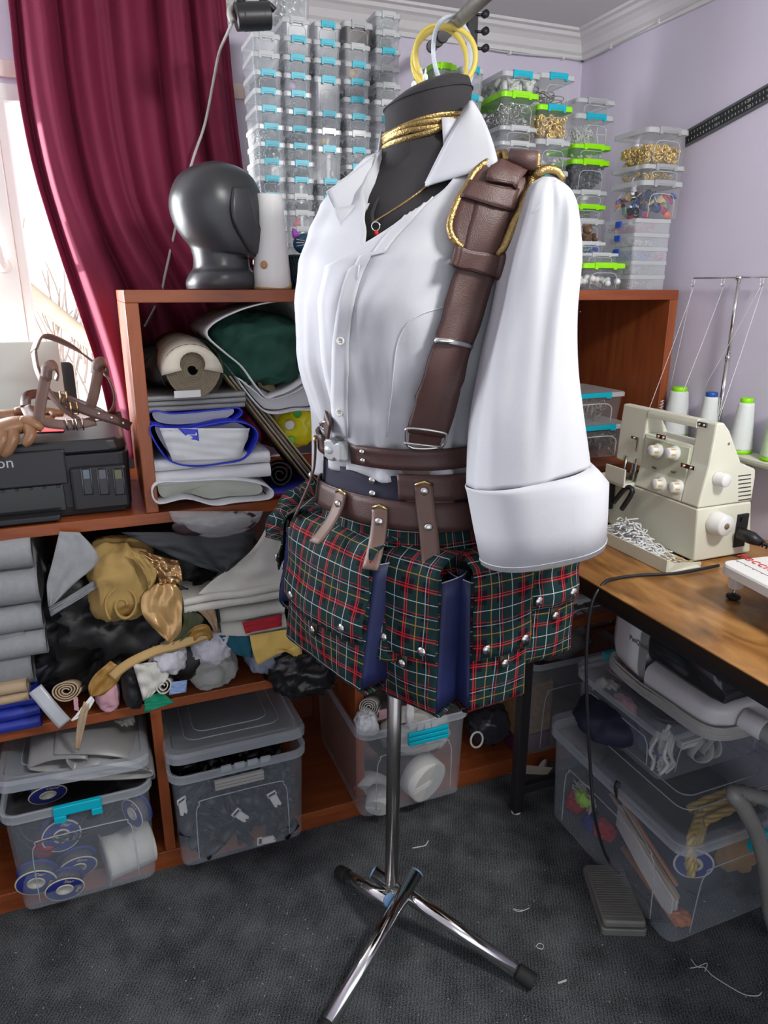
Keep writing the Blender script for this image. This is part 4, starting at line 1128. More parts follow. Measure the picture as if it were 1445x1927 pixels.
hang_strap(0.90, 1.060, 0.945, .028, (1.047, .998), flare=.03)
hang_strap(0.42, 1.018, 0.935, .025, (1.0,), flare=.04)
hang_strap(-0.02, 1.028, 0.955, .025, (1.010,), flare=.05)
hang_strap(-0.62, 1.10, 0.96, .020, (1.04,), flare=.03)
hang_strap(1.50, 1.045, 0.93, .030, (1.0,), flare=.03)

# ------------------------------------------------------------------ tartan skirt
G, uv = [], []
for i in range(26):
    t = i / 25; z = 0.985 - (0.985 - 0.775) * t
    row = []
    for k in range(161):
        th = 2 * pi * k / 160
        pl = 0.004 + 0.012 * t * sin(14 * th + 0.6 * sin(3 * th))
        p = tor(th, max(z, .9), pl + 0.03 * t); p.z = z
        row.append(p); uv.append((th * 0.17 * 1.15, z))
    G.append(row)
sk = sheet('tartan_skirt', G, M_PLAID, None, 0.0015, uv=uv)
tag(sk, 'short green and red tartan skirt under the hip pouches', 'skirt')

# ------------------------------------------------------------------ pouches hung from the belt
def rd(r, dep, z): return FH * dep + RT * r + Vector((0, 0, z))
M_TABB = mat('dark_brown_tab', (.035, .022, .012), .45)
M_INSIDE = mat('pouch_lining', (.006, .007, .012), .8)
def pouch(label, L, R, zb, zt, th, flapz, nst=2, lean=0.0, bulge=0.012, uvo=(0, 0), sag=0.0, tab=True, gap=0.03):
    """L, R: (right, depth) of the lower front corners; th: thickness; flapz: where the flap ends."""
    A, B = rd(L[0], L[1], 0), rd(R[0], R[1], 0)
    w = (B - A).length; ex = (B - A).normalized(); ny = Vector((ex.y, -ex.x, 0))
    c0 = (A + B) / 2
    t = thing('belt_pouch', label, 'pouch', c0 + Vector((0, 0, zb)) - ny * th / 2, 'tartan pouches hanging from the hip belt')
    def P(x, y, z):
        f = (z - zb) / (zt - zb)
        return c0 + ex * x + ny * (y - lean * f) + Vector((0, 0, z - sag * (x / w + .5)))
    n, m_ = 13, 13
    # front panel wrapping under the bottom
    G, uv = [], []
    prof_ = [(-th, zb + .01), (-th * .6, zb), (-th * .25, zb - .002), (-.008, zb + .002), (.0, zb + .012)] + [(0, zb + .012 + (zt - .03 - zb) * k / 10) for k in range(1, 11)]
    s = 0; last = None
    for (y, z) in prof_:
        if last: s += math.hypot(y - last[0], z - last[1])
        last = (y, z)
        row = []
        for j in range(n + 1):
            x = w * (j / n - .5); f = sin(pi * j / n); g = max(0, sin(pi * min(1, (z - zb) / (zt - zb))))
            row.append(P(x, y + bulge * f * g + .004 * fbm((x * 20, z * 20, 0), 1, uvo[0] * 9), z)); uv.append((x + uvo[0], s + uvo[1]))
        G.append(row)
    sheet('front_panel', G, M_PLAID, t, .003, uv=uv)
    # back panel
    sheet('back_panel', [[P(w * (j / 3 - .5), -th, zb + .01 + (zt - zb - .012) * i / 3) for j in range(4)] for i in range(4)], M_NAVY, t, .003)
    # navy side gussets with a curled top edge
    for sg in (-1, 1):
        G = []
        for i in range(9):
            z = zb + .012 + (zt - gap - zb - .012) * i / 8
            G.append([P(sg * (w / 2 + gap * .42 * sin(pi * q / 8) * (0.25 + 0.75 * i / 8)), -th * q / 8, z + .004 * sin(pi * q / 8)) for q in range(9)])
        gs = sheet('gusset', G, M_NAVY, t, .003)
        tube('gusset_edge', G[-1], .0012, mat('edge_grey', (.40, .42, .45), .5), gs, 5)
    # lining closes the mouth a little below the top
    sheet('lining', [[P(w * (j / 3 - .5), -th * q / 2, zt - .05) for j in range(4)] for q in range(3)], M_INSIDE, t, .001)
    # flap: from the back edge over the top and down the front
    G, uv = [], []
    ap = [(-th, zt - .03), (-th, zt - .012), (-th * .85, zt), (-th * .55, zt + .006), (-th * .25, zt + .004), (0.004, zt - .006), (.010, zt - .02)]
    nn = 10
    ap += [(.010 + .002 * sin(k), zt - .02 - (zt - .02 - flapz) * k / nn) for k in range(1, nn + 1)]
    s = .02; last = None
    for (y, z) in ap:
        if last: s -= math.hypot(y - last[0], z - last[1])
        last = (y, z)
        row = []
        for j in range(n + 1):
            x = w * 1.03 * (j / n - .5); f = sin(pi * j / n); g = max(0, sin(pi * min(1, max(0, (z - zb) / (zt - zb)))))
            row.append(P(x, y + bulge * f * g + .004 * fbm((x * 16, z * 16, 3), 1, uvo[1] * 7), z + (.006 * fbm((x * 25, 0, 5)) if z == flapz else 0))); uv.append((x + uvo[0], s + uvo[1] + .2))
        G.append(row)
    fp = sheet('flap', G, M_PLAID, t, .003, uv=uv)
    q_ = ny.to_track_quat('Z', 'Y').to_matrix().to_4x4()
    def stud(x, z, y, par, r=.0085):
        f = sin(pi * (x / w + .5)); g = max(0, sin(pi * (z - zb) / (zt - zb)))
        lathe('stud', [(1e-4, r * .55), (r * .55, r * .5), (r * .92, r * .25), (r, 0)], M_NICKEL, par, X=Matrix.Translation(P(x, y + bulge * f * g, z)) @ q_, seg=18)
    for k in range(nst):
        x = w * (-.34 + .68 * (k / max(1, nst - 1)))
        stud(x, flapz + .018, .0135, fp)
    if tab:
        g = max(0, sin(pi * (flapz - .015 - zb) / (zt - zb)))
        tb_ = sheet('tab', [[P(sx * .008, .004 + bulge * g, flapz + dz) for sx in (-1, 1)] for dz in (.004, -.012, -.026)], M_TABB, t, .003)
        stud(0, flapz - .016, .0075, tb_, .0075)
    return t
pouch('large front tartan pouch with navy gusset, leftmost of the big ones', (-.186, 1.215), (-.040, 1.022), .712, .965, .070, .805, lean=.035, bulge=.020, uvo=(.01, .0))
pouch('tall narrow tartan pouch in the middle above the stand pole', (-.006, 1.060), (.082, .988), .690, .955, .070, .795, lean=.010, uvo=(.03, .02))
pouch('tall tartan pouch right of the middle under the white cuff', (.138, 1.000), (.236, 1.052), .690, .950, .070, .795, lean=.010, uvo=(.0, .03))
pouch('tartan pouch furthest right, partly behind its neighbour', (.232, 1.070), (.328, 1.122), .735, .965, .065, .845, lean=.010, uvo=(.02, .045))
pouch('tartan pouch at the far left edge, seen edge on', (-.175, 1.345), (-.200, 1.235), .775, .965, .060, .85, lean=.03, uvo=(.04, .01))
pouch('low tartan pouch peeping out behind at the lower right', (.24, 1.32), (.16, 1.40), .66, .86, .06, .75, lean=.0, uvo=(.01, .015))
# rolled tartan bag behind the left pouches
G, uv = [], []
ctr = smooth_path([at_d(598, 925, 1.34), at_d(572, 935, 1.33), at_d(548, 955, 1.31), at_d(530, 985, 1.29), at_d(522, 1015, 1.28)], 5)
T, Ns, Bs = frames(ctr)
for i, p in enumerate(ctr):
    row = []
    for k in range(17):
        a = 2 * pi * k / 16; r = .026 + .003 * sin(i * .9)
        row.append(p + Ns[i] * (r * cos(a)) + Bs[i] * (r * sin(a))); uv.append((i * .012, r * a))
    G.append(row)
tag(sheet('tartan_roll', G, M_PLAID, None, .002, uv=uv), 'curved roll of tartan cloth behind the far left pouch', 'fabric')
# ------------------------------------------------------------------ soft-goods helpers
def fab(name, c, rough=0.85, **kw): return mat(name, c, rough, var=kw.pop('var', .12), scale=kw.pop('scale', 25), bump=kw.pop('bump', .25), bscale=kw.pop('bscale', 500), **kw)
def crumple(name, label, u0, u1, v0, v1, y0, y1, m, amp=0.25, seed=1.0, base=None, parent=None, cat='fabric', freq=2.2, sq=0.75, group=None, n=56, creases=0.5):
    """Soft bundle filling a pixel box at depth y0..y1, folds from ridged noise."""
    a, b = at_y(u0, v1, y0), at_y(u1, v0, y0)
    zb = base if base is not None else at_y((u0 + u1) / 2, v1, y0).z
    zt = at_y((u0 + u1) / 2, v0, y0).z
    c = Vector(((a.x + b.x) / 2, (y0 + y1) / 2, (zb + zt) / 2)); R_ = Vector(((b.x - a.x) / 2, (y1 - y0) / 2, (zt - zb) / 2))
    G = []
    for i in range(n // 2 + 1):
        ph = -pi / 2 + pi * i / (n // 2); row = []
        for k in range(n):
            th = 2 * pi * k / n
            sx = lambda q, e: math.copysign(abs(q) ** e, q)
            d = Vector((sx(cos(ph), sq) * sx(cos(th), sq), sx(cos(ph), sq) * sx(sin(th), sq), sx(sin(ph), sq)))
            q = Vector((d.x * R_.x, d.y * R_.y, d.z * R_.z)) / max(R_.x, R_.z)
            r1 = 1 - 2 * abs(fbm(q, freq, seed)); r2 = 1 - 2 * abs(fbm(q, freq * 2.3, seed + 7)); r0 = fbm(q, freq * .6, seed + 3)
            f = 1 + amp * (0.6 * r0 + creases * 1.3 * (r1 - 0.55) + creases * 0.6 * (r2 - 0.55))
            p = c + Vector((d.x * R_.x, d.y * R_.y, d.z * R_.z)) * f
            p.z = max(p.z, zb + 0.0005)
            row.append(p)
        G.append(row)
    V, Fc = gridgeo(G, True)
    o = mk(name, V, Fc, m, parent)
    if parent is None: tag(o, label, cat, group)
    return o
def ypatch(name, label, L, R_, m, cat='fabric', n=16, w=10, thick=0.002, wav=0.004, seed=0.0, parent=None, group=None):
    """Cloth sheet between two curves of (u, v, Y)."""
    A, B = resamp(smooth_path(L, 4), n), resamp(smooth_path(R_, 4), n)
    G = []
    for i in range(n):
        row = []
        for j in range(w + 1):
            q = A[i].lerp(B[i], j / w)
            row.append(at_y(q.x, q.y, q.z + wav * (fbm((i * .35, j * .45, seed)) * 2 + 0.5 * sin(j * 1.3 + seed))))
        G.append(row)
    o = sheet(name, G, m, parent, thick)
    if parent is None: tag(o, label, cat, group)
    return o
def folded(name, label, u0, u1, v0, v1, y0, y1, m, layers=3, base=None, cat='fabric', seed=0.0, fray=False, droop=0.0):
    """Folded cloth: stacked layers, each with a rounded fold at the front."""
    a, b = at_y(u0, v1, y0), at_y(u1, v1, y0)
    zb = base if base is not None else (a.z + b.z) / 2; zt = at_y((u0 + u1) / 2, v0, y0).z
    t = thing(name, label, cat, ((a.x + b.x) / 2, (y0 + y1) / 2, zb))
    nx = 18; fr = [1.0 + 0.8 * fbm((q * 1.7, seed * 3.1, 2)) for q in range(layers)]; fs = sum(fr); z0 = zb
    for l in range(layers):
        h = (zt - zb) * fr[l] / fs; z0 = zb + (zt - zb) * sum(fr[:l]) / fs; G = []
        off = 0.010 * fbm((l * 3.1, seed, 0))
        pr_ = [(y1, z0 + .0005), (y0 + h * .5, z0 + .0005)] + [(y0 + h * .5 - h * .5 * sin(pi * k / 8), z0 + h * .5 - h * .5 * cos(pi * k / 8)) for k in range(1, 8)] + [(y0 + h * .5, z0 + h - .0005), (y1, z0 + h - .0005)]
        for j in range(nx + 1):
            x = a.x + (b.x - a.x) * j / nx + 0.004 * fbm((l, j * .2, seed))
            G.append([(x, y + off + .006 * fbm((x * 14, l * 2.0, seed)), z0 + (z - z0) * (1 + .10 * fbm((x * 9, l, seed + 2))) - droop * 0) for (y, z) in pr_])
        V, Fc = gridgeo(G); w = len(pr_)
        Fc += [tuple(range(w)), tuple(range((nx + 1) * w - 1, nx * w - 1, -1))]
        mk('fold_layer', V, Fc, m, t)
    return t
def roll(name, label, p0, p1, r, m, cat='fabric', turns=3.5, group=None, squash=1.0, parent=None, endm=None):
    """Rolled cloth with a spiral showing at its front end p0."""
    p0, p1 = Vector(p0), Vector(p1)
    ax = (p1 - p0).normalized(); e1 = ax.cross(Vector((0, 0, 1))).normalized(); e2 = e1.cross(ax)
    G = []
    n = int(turns * 22)
    for k in range(n + 1):
        a = 2 * pi * turns * k / n; rr_ = r * (0.18 + 0.82 * k / n) * (1 + .04 * sin(3 * a))
        d = e1 * (cos(a) * rr_) + e2 * (sin(a) * rr_ * squash)
        G.append([p0 + d, p0.lerp(p1, .5) + d * (1 + .03 * sin(a * 2)), p1 + d])
    o = sheet(name, G, m, parent, r * .10)
    if parent is None: tag(o, label, cat, group)
    return o
def bagmouth(name, label, pts, y0, y1, sc, m, cat='bag', shift=(0, 0), inner=None, thick=.0015, base=None, wob=.006, back=None):
    """Open bag: mouth outline in pixels at depth y0, running back to y1."""
    P = smooth_path([at_y(u, v, y0) for u, v in pts], 4, True)
    c = sum(P, Vector()) / len(P); t = thing(name, label, cat, (c.x, c.y, min(p.z for p in P)))
    G = []
    for i in range(8):
        f = i / 7; s = 1 + (sc - 1) * f; row = []
        for k, p in enumerate(P):
            d = p - c
            q = c + d * s + Vector((shift[0] * f, (y1 - y0) * f, shift[1] * f)) + Vector((0, wob * fbm((k * .22, f * 2, 1)) * (1 - f), 0)) + d.normalized() * (wob * 1.5 * fbm((k * .3, f * 3, 4)) * f)
            if base is not None: q.z = max(q.z, base + .001)
            row.append(q)
        G.append(row)
    V, Fc = gridgeo(G, True); n = len(P)
    if back is None: Fc.append(tuple(7 * n + k for k in range(n)))
    mk('bag_shell', V, Fc, m, t, thick=thick)
    tube('bag_lip', G[0], .0018, m, t, 5, closed=True)
    if inner:
        row = [p.lerp(c, .12) + Vector((0, (y1 - y0) * .10, 0)) for p in P]
        V = row + [c + Vector((0, (y1 - y0) * .18, 0))]
        mk('bag_lining', V, [(k, (k + 1) % n, n) for k in range(n)], inner, t)
    return t
BZ = ZS + 0.0008           # top of the printer shelf
FZ = 0.463 + 0.0008        # top of the fabric shelf

# ------------------------------------------------------------------ on top of the shelf unit
# mannequin head
def loft_ring(secs, steps, n=48, face=0.0, Y=1.60):
    L = smooth_path([Vector((s[0], s[1], 0)) for s in secs], steps); R_ = smooth_path([Vector((s[2], s[3], s[4])) for s in secs], steps)
    rows = []
    for a, b in zip(L, R_):
        A, B = at_y(a.x, a.y, Y), at_y(b.x, b.y, Y); c = (A + B) / 2; e = (B - A) / 2
        rows.append([c + e * cos(q) + Vector((0, b.z * sin(q) * (1 - face * cos(q)), 0)) for q in [2 * pi * k / n for k in range(n)]])
    return rows
hp0 = at_y(416, 543, 1.60); hp0.z = EYE + .0008
mh = thing('mannequin_head', 'glossy charcoal foam wig head in profile on the shelf unit', 'mannequin head', hp0)
rows = loft_ring([(352, 541, 480, 541, .070), (350, 528, 483, 528, .073), (356, 514, 478, 514, .070), (363, 504, 470, 504, .060), (364, 488, 468, 490, .057), (361, 474, 468, 482, .058), (356, 462, 494, 488, .064), (340, 442, 499, 470, .074), (326, 418, 500, 430, .083), (318, 388, 497, 395, .088), (320, 360, 488, 362, .086), (333, 332, 474, 336, .076), (356, 315, 452, 318, .056), (385, 306, 425, 307, .026)], 5, face=.18)
zmin = min(p.z for r in rows for p in r)
rows = [[Vector((p.x, p.y, p.z + (EYE + .001 - zmin) * max(0, 1 - (p.z - zmin) / .05))) for p in r] for r in rows]
V, Fc = gridgeo(rows, True); n = 48
Fc.append(tuple(range(n - 1, -1, -1))); Fc.append(tuple((len(rows) - 1) * n + k for k in range(n)))
mk('head', V, Fc, M_GLOSSGREY, mh)
def headpt(u, v, off=.0):
    bv = BVHTree.FromPolygons([tuple(p) for p in V], [tuple(f) for f in Fc])
    r = ray(u, v).normalized(); h = bv.ray_cast(O, r)
    return (h[0] - r * off) if h[0] is not None else at_y(u, v, 1.53)
# raised cheek and brow planes of the simplified face
quadp = [[headpt(438, 352, .002), headpt(470, 350, .002)], [headpt(434, 385, .004), headpt(478, 384, .004)], [headpt(440, 420, .006), headpt(486, 418, .006)], [headpt(458, 455, .005), headpt(494, 452, .005)], [headpt(470, 476, .002), headpt(495, 478, .002)]]
G = [[r[0].lerp(r[1], j / 6) - (ray(440, 400).normalized() * (.006 * sin(pi * j / 6))) for j in range(7)] for r in quadp]
G = [[p for p in row] for row in [[smooth_path([g[j] for g in G], 4)[i] for j in range(7)] for i in range(17)]]
sheet('cheek_plane', G, M_GLOSSGREY, mh, .003)

# white vase with a tan wavy foot
vc = at_y(513, 543, 1.57); vc.z = EYE + .0008
va = thing('white_vase', 'tall white vase with a tan wavy foot beside the wig head', 'vase', vc)
hv = at_y(512, 366, 1.57).z - vc.z
r0, r1 = .040, .0285
lathe('vase_body', [(r0 * .98, .0), (r0, .004), (r0 * .97, hv * .2), ((r0 + r1) / 2, hv * .5), (r1, hv * .98), (r1 * .93, hv), (r1 * .85, hv * .98), (r1 * .85, hv * .8), (1e-4, hv * .78)], M_WHITEPL, va, X=Matrix.Translation(vc), seg=36)
M_TAN = mat('tan_glaze', (.50, .33, .12), .4)
G = [[vc + Vector(((r0 + .0008) * cos(a), (r0 + .0008) * sin(a), z)) for a in [2 * pi * k / 48 for k in range(48)] for z in [0.001 + (0.012 + .012 * sin(a * 1 + .6) + .004 * sin(2 * a)) * q]] for q in (0, .5, 1)]
sheet('tan_foot', G, M_TAN, va, .0008, closed_u=True)
sp_ = at_y(491, 498, 1.53)
lathe('tan_spot', [(1e-4, .001), (.006, .0008), (.008, 0)], mat('tan_spot', (.50, .26, .09), .4), va, X=Matrix.Translation((vc.x - .0235, vc.y - .0320, sp_.z)) @ Vector((-.6, -.8, 0)).to_track_quat('Z', 'Y').to_matrix().to_4x4(), seg=18)
# mesh cup and cat figure
cc = at_y(575, 543, 1.57); cc.z = EYE + .0008
cu = thing('mesh_cup', 'black wire mesh pencil cup beside the white vase', 'cup', cc)
hz_ = at_y(575, 482, 1.57).z - cc.z
rc_ = .036
M_MESH = mat('dark_teal_mesh', (.008, .03, .04), .4, .3)
lathe('cup_wall', [(rc_ * .9, .001), (rc_, hz_), (rc_ * .97, hz_), (rc_ * .87, .003)], mat('smoky_mesh_wall', (.004, .012, .018), .5, alpha=.75), cu, X=Matrix.Translation(cc), seg=30)
parts = []
for s in (-1, 1):
    for k in range(26):
        parts.append(tubegeo([cc + Vector(((rc_ * (.9 + .1 * q / 5) + .0005) * cos(2 * pi * k / 26 + s * q * .13), (rc_ * (.9 + .1 * q / 5) + .0005) * sin(2 * pi * k / 26 + s * q * .13), hz_ * q / 5)) for q in range(6)], .0008, 4))
g = join_geo(parts); o = mk('mesh_wires', g[0], g[1], M_MESH, cu); o['kind'] = 'stuff'
tube('rim_wire', [cc + Vector((rc_ * cos(a), rc_ * sin(a), hz_)) for a in [2 * pi * k / 30 for k in range(30)]], .002, M_MESH, cu, 6, closed=True)
kc = at_y(580, 462, 1.55); kz = cc.z + hz_ + .0022
ct = thing('cat_figure', 'dark blue cat head ornament with violet ears on the mesh cup', 'ornament', (cc.x, cc.y, kz))
kb = Vector((cc.x + .004, cc.y - .004, kz + .022))
M_CATB = mat('petrol_blue_glaze', (.012, .07, .12), .35)
M_VIO = mat('violet_glaze', (.42, .10, .55), .25)
hdc = blob('cat_head', kb, .030, .024, .022, M_CATB, ct)
for s in (-1, 1):
    lathe('ear', [(.009, 0), (.007, .008), (.004, .015), (1e-4, .020)], M_VIO, ct, X=TR(kb + Vector((s * .021, 0, .014)), ry=s * .45), seg=12)
    blob('muzzle', kb + Vector((.006 + s * .008, -.022, -.004)), .009, .006, .008, M_VIO, ct)
    for q in range(3):
        tube('whisker', [kb + Vector((.006 + s * .014, -.024, -.002 + q * .003)), kb + Vector((.006 + s * .034, -.022, -.006 + q * .007))], .0009, M_NICKEL, ct, 5)
box('blue_tag', cc.x + .012, cc.x + .026, cc.y - .0385, cc.y - .0370, cc.z + .025, cc.z + .052, mat('blue_tag', (.0, .25, .7), .4), cu, 0)

# clip spotlight, its cable
sp0 = at_y(444, 32, 1.56); sp1 = at_y(506, 30, 1.56)
sl_ = thing('clip_spotlight', 'black ribbed clip on spotlight high beside the curtain', 'spotlight', (sp0 + sp1) / 2)
ax = (sp1 - sp0)
prof_ = []
for k in range(41):
    f = k / 40; r = .0235 + (.0008 if k % 2 else 0) * (1 if .2 < f < .8 else 0)
    prof_.append((r, ax.length * f))
lathe('lamp_barrel', [(1e-4, 0)] + prof_ + [(.019, ax.length), (.018, ax.length - .01), (1e-4, ax.length - .012)], M_BLACKPL, sl_, X=Matrix.Translation(sp0) @ ax.to_track_quat('Z', 'Y').to_matrix().to_4x4(), seg=30)
cyl('swivel', sp0 + Vector((.012, .01, .02)), sp0 + Vector((.01, .015, .055)), .010, M_BLACKPL, sl_, seg=14)
tube('clamp_arm', [at_y(437, 40, 1.56), at_y(432, 22, 1.57), at_y(445, 6, 1.58), at_y(462, -6, 1.58)], .006, mat('pale_bracket', (.45, .44, .40), .5), sl_, 8, sm=4)
tube('clamp_lever', [at_y(488, 2, 1.57), at_y(505, 8, 1.57), at_y(517, 20, 1.57)], .006, M_BLACKPL, sl_, 8, sm=3)
tag(tube('lamp_cable', [at_y(437, 42, 1.58), at_y(428, 62, 1.70), at_y(412, 100, 1.86), at_y(402, 150, 1.90), at_y(385, 235, 1.905), at_y(360, 310, 1.905), at_y(330, 430, 1.93), at_y(312, 510, 1.94), at_y(300, 560, 1.945), at_y(272, 615, 1.945)], .0032, mat('grey_cable', (.42, .42, .40), .45), seg=8, sm=6), 'thin grey lamp cable hanging in front of the curtain', 'cable')
# ceiling rail and hoops hung on it
ra, rb = at_y(812, 88, 1.90), at_y(868, 34, 1.42)
rl = thing('ceiling_rail', 'worn steel tube rail under the ceiling above the dress form', 'rail', (ra + rb) / 2)
d = (rb - ra)
cyl('tube', ra, ra + d * 2.2, .0125, mat('worn_grey_tube', (.20, .19, .17), .45, .6, var=.3, scale=40), rl, seg=20)
for f in (.0, .25, .42): cyl('collar', ra + d * f, ra + d * (f + .03), .0142, mat('dark_collar', (.10, .10, .10), .5, .5), rl, seg=20)
def hoop(name, label, u, v, ru, rv, y, r, m, tilt=0.0, wr=None, cat='hoop', group=None, rot=0.0):
    c = at_y(u, v, y); ex = at_y(u + ru, v, y) - c; ez = at_y(u, v - rv, y) - c
    P = []
    for k in range(48):
        a = 2 * pi * k / 48
        P.append(c + ex * cos(a) + ez * sin(a) + Vector((0, tilt * cos(a + rot), 0)))
    rad = r if wr is None else [r * (1 + wr * max(0, cos(2 * pi * k / 47 - .2)) * (0.6 + .6 * abs(fbm((k * 1.9, 0, 0))))) for k in range(48)]
    return tag(tube(name, P, rad, m, seg=10, closed=True), label, cat, group)
M_YEL = mat('yellow_tubing', (.78, .62, .13), .4, var=.1, scale=60)
hoop('tubing_hoop', 'larger yellow plastic tubing hoop hung on the ceiling rail', 832, 112, 60, 62, 1.50, .0058, M_YEL, .03)
hoop('tubing_hoop', 'smaller yellow plastic tubing hoop hung inside the larger one', 836, 112, 50, 62, 1.46, .0054, M_YEL, -.02)
hoop('gauze_hoop', 'hoop bound in puckered white gauze hung on the ceiling rail', 853, 105, 53, 72, 1.44, .0042, mat('white_gauze', (.62, .68, .74), .7, var=.15, scale=200, bump=.8, bscale=300), .04, wr=1.0)
# black knobbed rail behind the hoops
kr = thing('knobbed_rail', 'black vertical rail with round knobs behind the hanging hoops', 'rail', at_y(893, 95, 1.56))
pa, pb = at_y(893, 20, 1.56), at_y(893, 128, 1.56)
box('rail_bar', pa.x - .014, pa.x + .010, 1.56, 1.572, pb.z, pa.z, M_BLACKPL, kr)
for v in (28, 60, 92):
    p = at_y(911, v, 1.556)
    cyl('knob', p, p + Vector((0, -.010, 0)), .0075, M_BLACKPL, kr, seg=14)
    tube('knob_stem', [p, p + Vector((-.02, .006, 0))], .003, M_BLACKPL, kr, 6)

# ------------------------------------------------------------------ printer and what lies on it
PX0, PX1, PY0, PY1 = -0.41, 0.038, 1.525, 1.84
pt = thing('inkjet_printer', 'black inkjet printer with ink tank windows on the wooden shelf', 'printer', ((PX0 + PX1) / 2, (PY0 + PY1) / 2, BZ))
PH = 0.155
w_, d_ = PX1 - PX0, PY1 - PY0; XP = Matrix.Translation(((PX0 + PX1) / 2, (PY0 + PY1) / 2, BZ))
V, Fc = stackgeo([(rrect(w_ * .97, d_ * .97, .018), .001), (rrect(w_ * .985, d_ * .985, .02), .02), (rrect(w_, d_, .02), PH * .80), (rrect(w_, d_, .022), PH * .82)], XP)
mk('printer_body', V, Fc, M_BLACKPL, pt, smooth=False, bevel=.002)
V, Fc = stackgeo([(rrect(w_ * .97, d_ * .95, .03), PH * .82), (rrect(w_ * .985, d_ * .97, .03), PH * .86), (rrect(w_ * .975, d_ * .96, .035), PH * .98), (rrect(w_ * .94, d_ * .92, .035), PH)], XP)
ld = mk('scanner_lid', V, Fc, M_BLACKPL, pt, smooth=False, bevel=.003)
xt = at_y(125, 880, PY0).x
box('tank_housing', xt + .004, PX1 - .008, PY0 - .012, PY0 + .02, BZ + .012, BZ + PH * .66, M_BLACKPL, pt, .006)
for (u0, u1, nm) in ((152, 176, 'cyan'), (182, 206, 'black'), (212, 236, 'yellow')):
    a, b = at_y(u0, 882, PY0 - .013), at_y(u1, 930, PY0 - .013)
    tk = box('ink_window', a.x, b.x, PY0 - .0145, PY0 - .011, b.z, a.z, M_BLACKGL, pt, .004)
    box('ink_level', a.x + .003, b.x - .003, PY0 - .0152, PY0 - .0145, b.z + (a.z - b.z) * .62, a.z - .003, mat('ink_' + nm, {'cyan': (.10, .14, .20), 'black': (.09, .09, .12), 'yellow': (.13, .12, .05)}[nm], .2), tk, 0)
    tube('window_frame', [Vector((x, PY0 - .015, z)) for x, z in ((a.x, b.z), (b.x, b.z), (b.x, a.z), (a.x, a.z))], .0012, mat('grey_trim', (.10, .10, .11), .3), tk, 5, closed=True)
box('front_panel', PX0 + .01, xt, PY0 - .006, PY0 + .01, at_y(60, 915, PY0).z, at_y(60, 850, PY0).z, mat('dark_grey_front', (.022, .022, .026), .4), pt, .003)
box('paper_slot', PX0 + .02, xt - .01, PY0 - .003, PY0 + .01, BZ + .016, at_y(60, 905, PY0).z - .012, M_BLACKGL, pt, .001)
for k in range(6): box('slot_rib', PX0 + .18 + k * .025, PX0 + .186 + k * .025, PY0 - .008, PY0, at_y(60, 915, PY0).z - .006, at_y(60, 915, PY0).z - .001, M_BLACKPL, pt, .0005)
box('output_tray', PX0 + .02, at_y(112, 960, PY0 - .03).x, PY0 - .034, PY0 + .02, BZ + .004, BZ + .016, M_BLACKPL, pt, .003)
tp = at_y(25, 871, PY0 - .008)
textmesh('brand_lettering', 'Canon', .030, face_matrix((tp.x + .001, PY0 - .0068, tp.z), (1, 0, 0), (0, 0, 1)), mat('silver_print', (.42, .42, .43), .3, .6), pt, align='RIGHT')
PT = BZ + PH + .0006
# papers, pink card on the lid
def flat(name, label, pts, z, m, t=.0012, cat='paper'):
    P = [at_z(u, v, z) for u, v in pts]; n = len(P)
    V = P + [p + Vector((0, 0, t)) for p in P]
    Fc = [tuple(range(n - 1, -1, -1)), tuple(n + k for k in range(n))] + [(k, (k + 1) % n, n + (k + 1) % n, n + k) for k in range(n)]
    return tag(mk(name, V, Fc, m, smooth=False), label, cat)
flat('paper_sheet', 'loose white paper sheet under the leather straps on the printer', [(85, 806), (195, 790), (200, 770), (110, 778)], PT, M_PAPER)
flat('pink_card', 'coral pink card lying on the printer beside the glove', [(66, 814), (120, 812), (122, 798), (86, 796)], PT + .0015, mat('coral_card', (.80, .10, .11), .6))
# pale monitor back standing behind the printer, black tablet behind it
mp0, mp1 = at_y(-60, 645, 1.80), at_y(128, 790, 1.80)
def upright(name, label, u0, u1, v0, v1, y, m, t=.012, cat='panel', rad=.01, base=None):
    a, b = at_y(u0, v0, y), at_y(u1, v1, y); zb = base if base is not None else b.z
    w, h = b.x - a.x, a.z - zb
    X = face_matrix(((a.x + b.x) / 2, y, zb + h / 2), (1, 0, 0), (0, 0, 1))
    V, Fc = stackgeo([(rrect(w, h, rad), 0), (rrect(w, h, rad), t * .8), (rrect(w * .99, h * .985, rad), t)], X)
    return tag(mk(name, V, Fc, m, smooth=False), label, cat)
upright('pale_board', 'pale grey green board leaning behind the printer', -90, 130, 646, 800, 1.875, mat('pale_board', (.62, .67, .62), .5, var=.03), .006, 'board', .004, base=BZ)
upright('black_tablet', 'black rounded tablet edge behind the pale board', 95, 152, 682, 800, 1.895, M_BLACKPL, .008, 'tablet', .012, base=BZ)

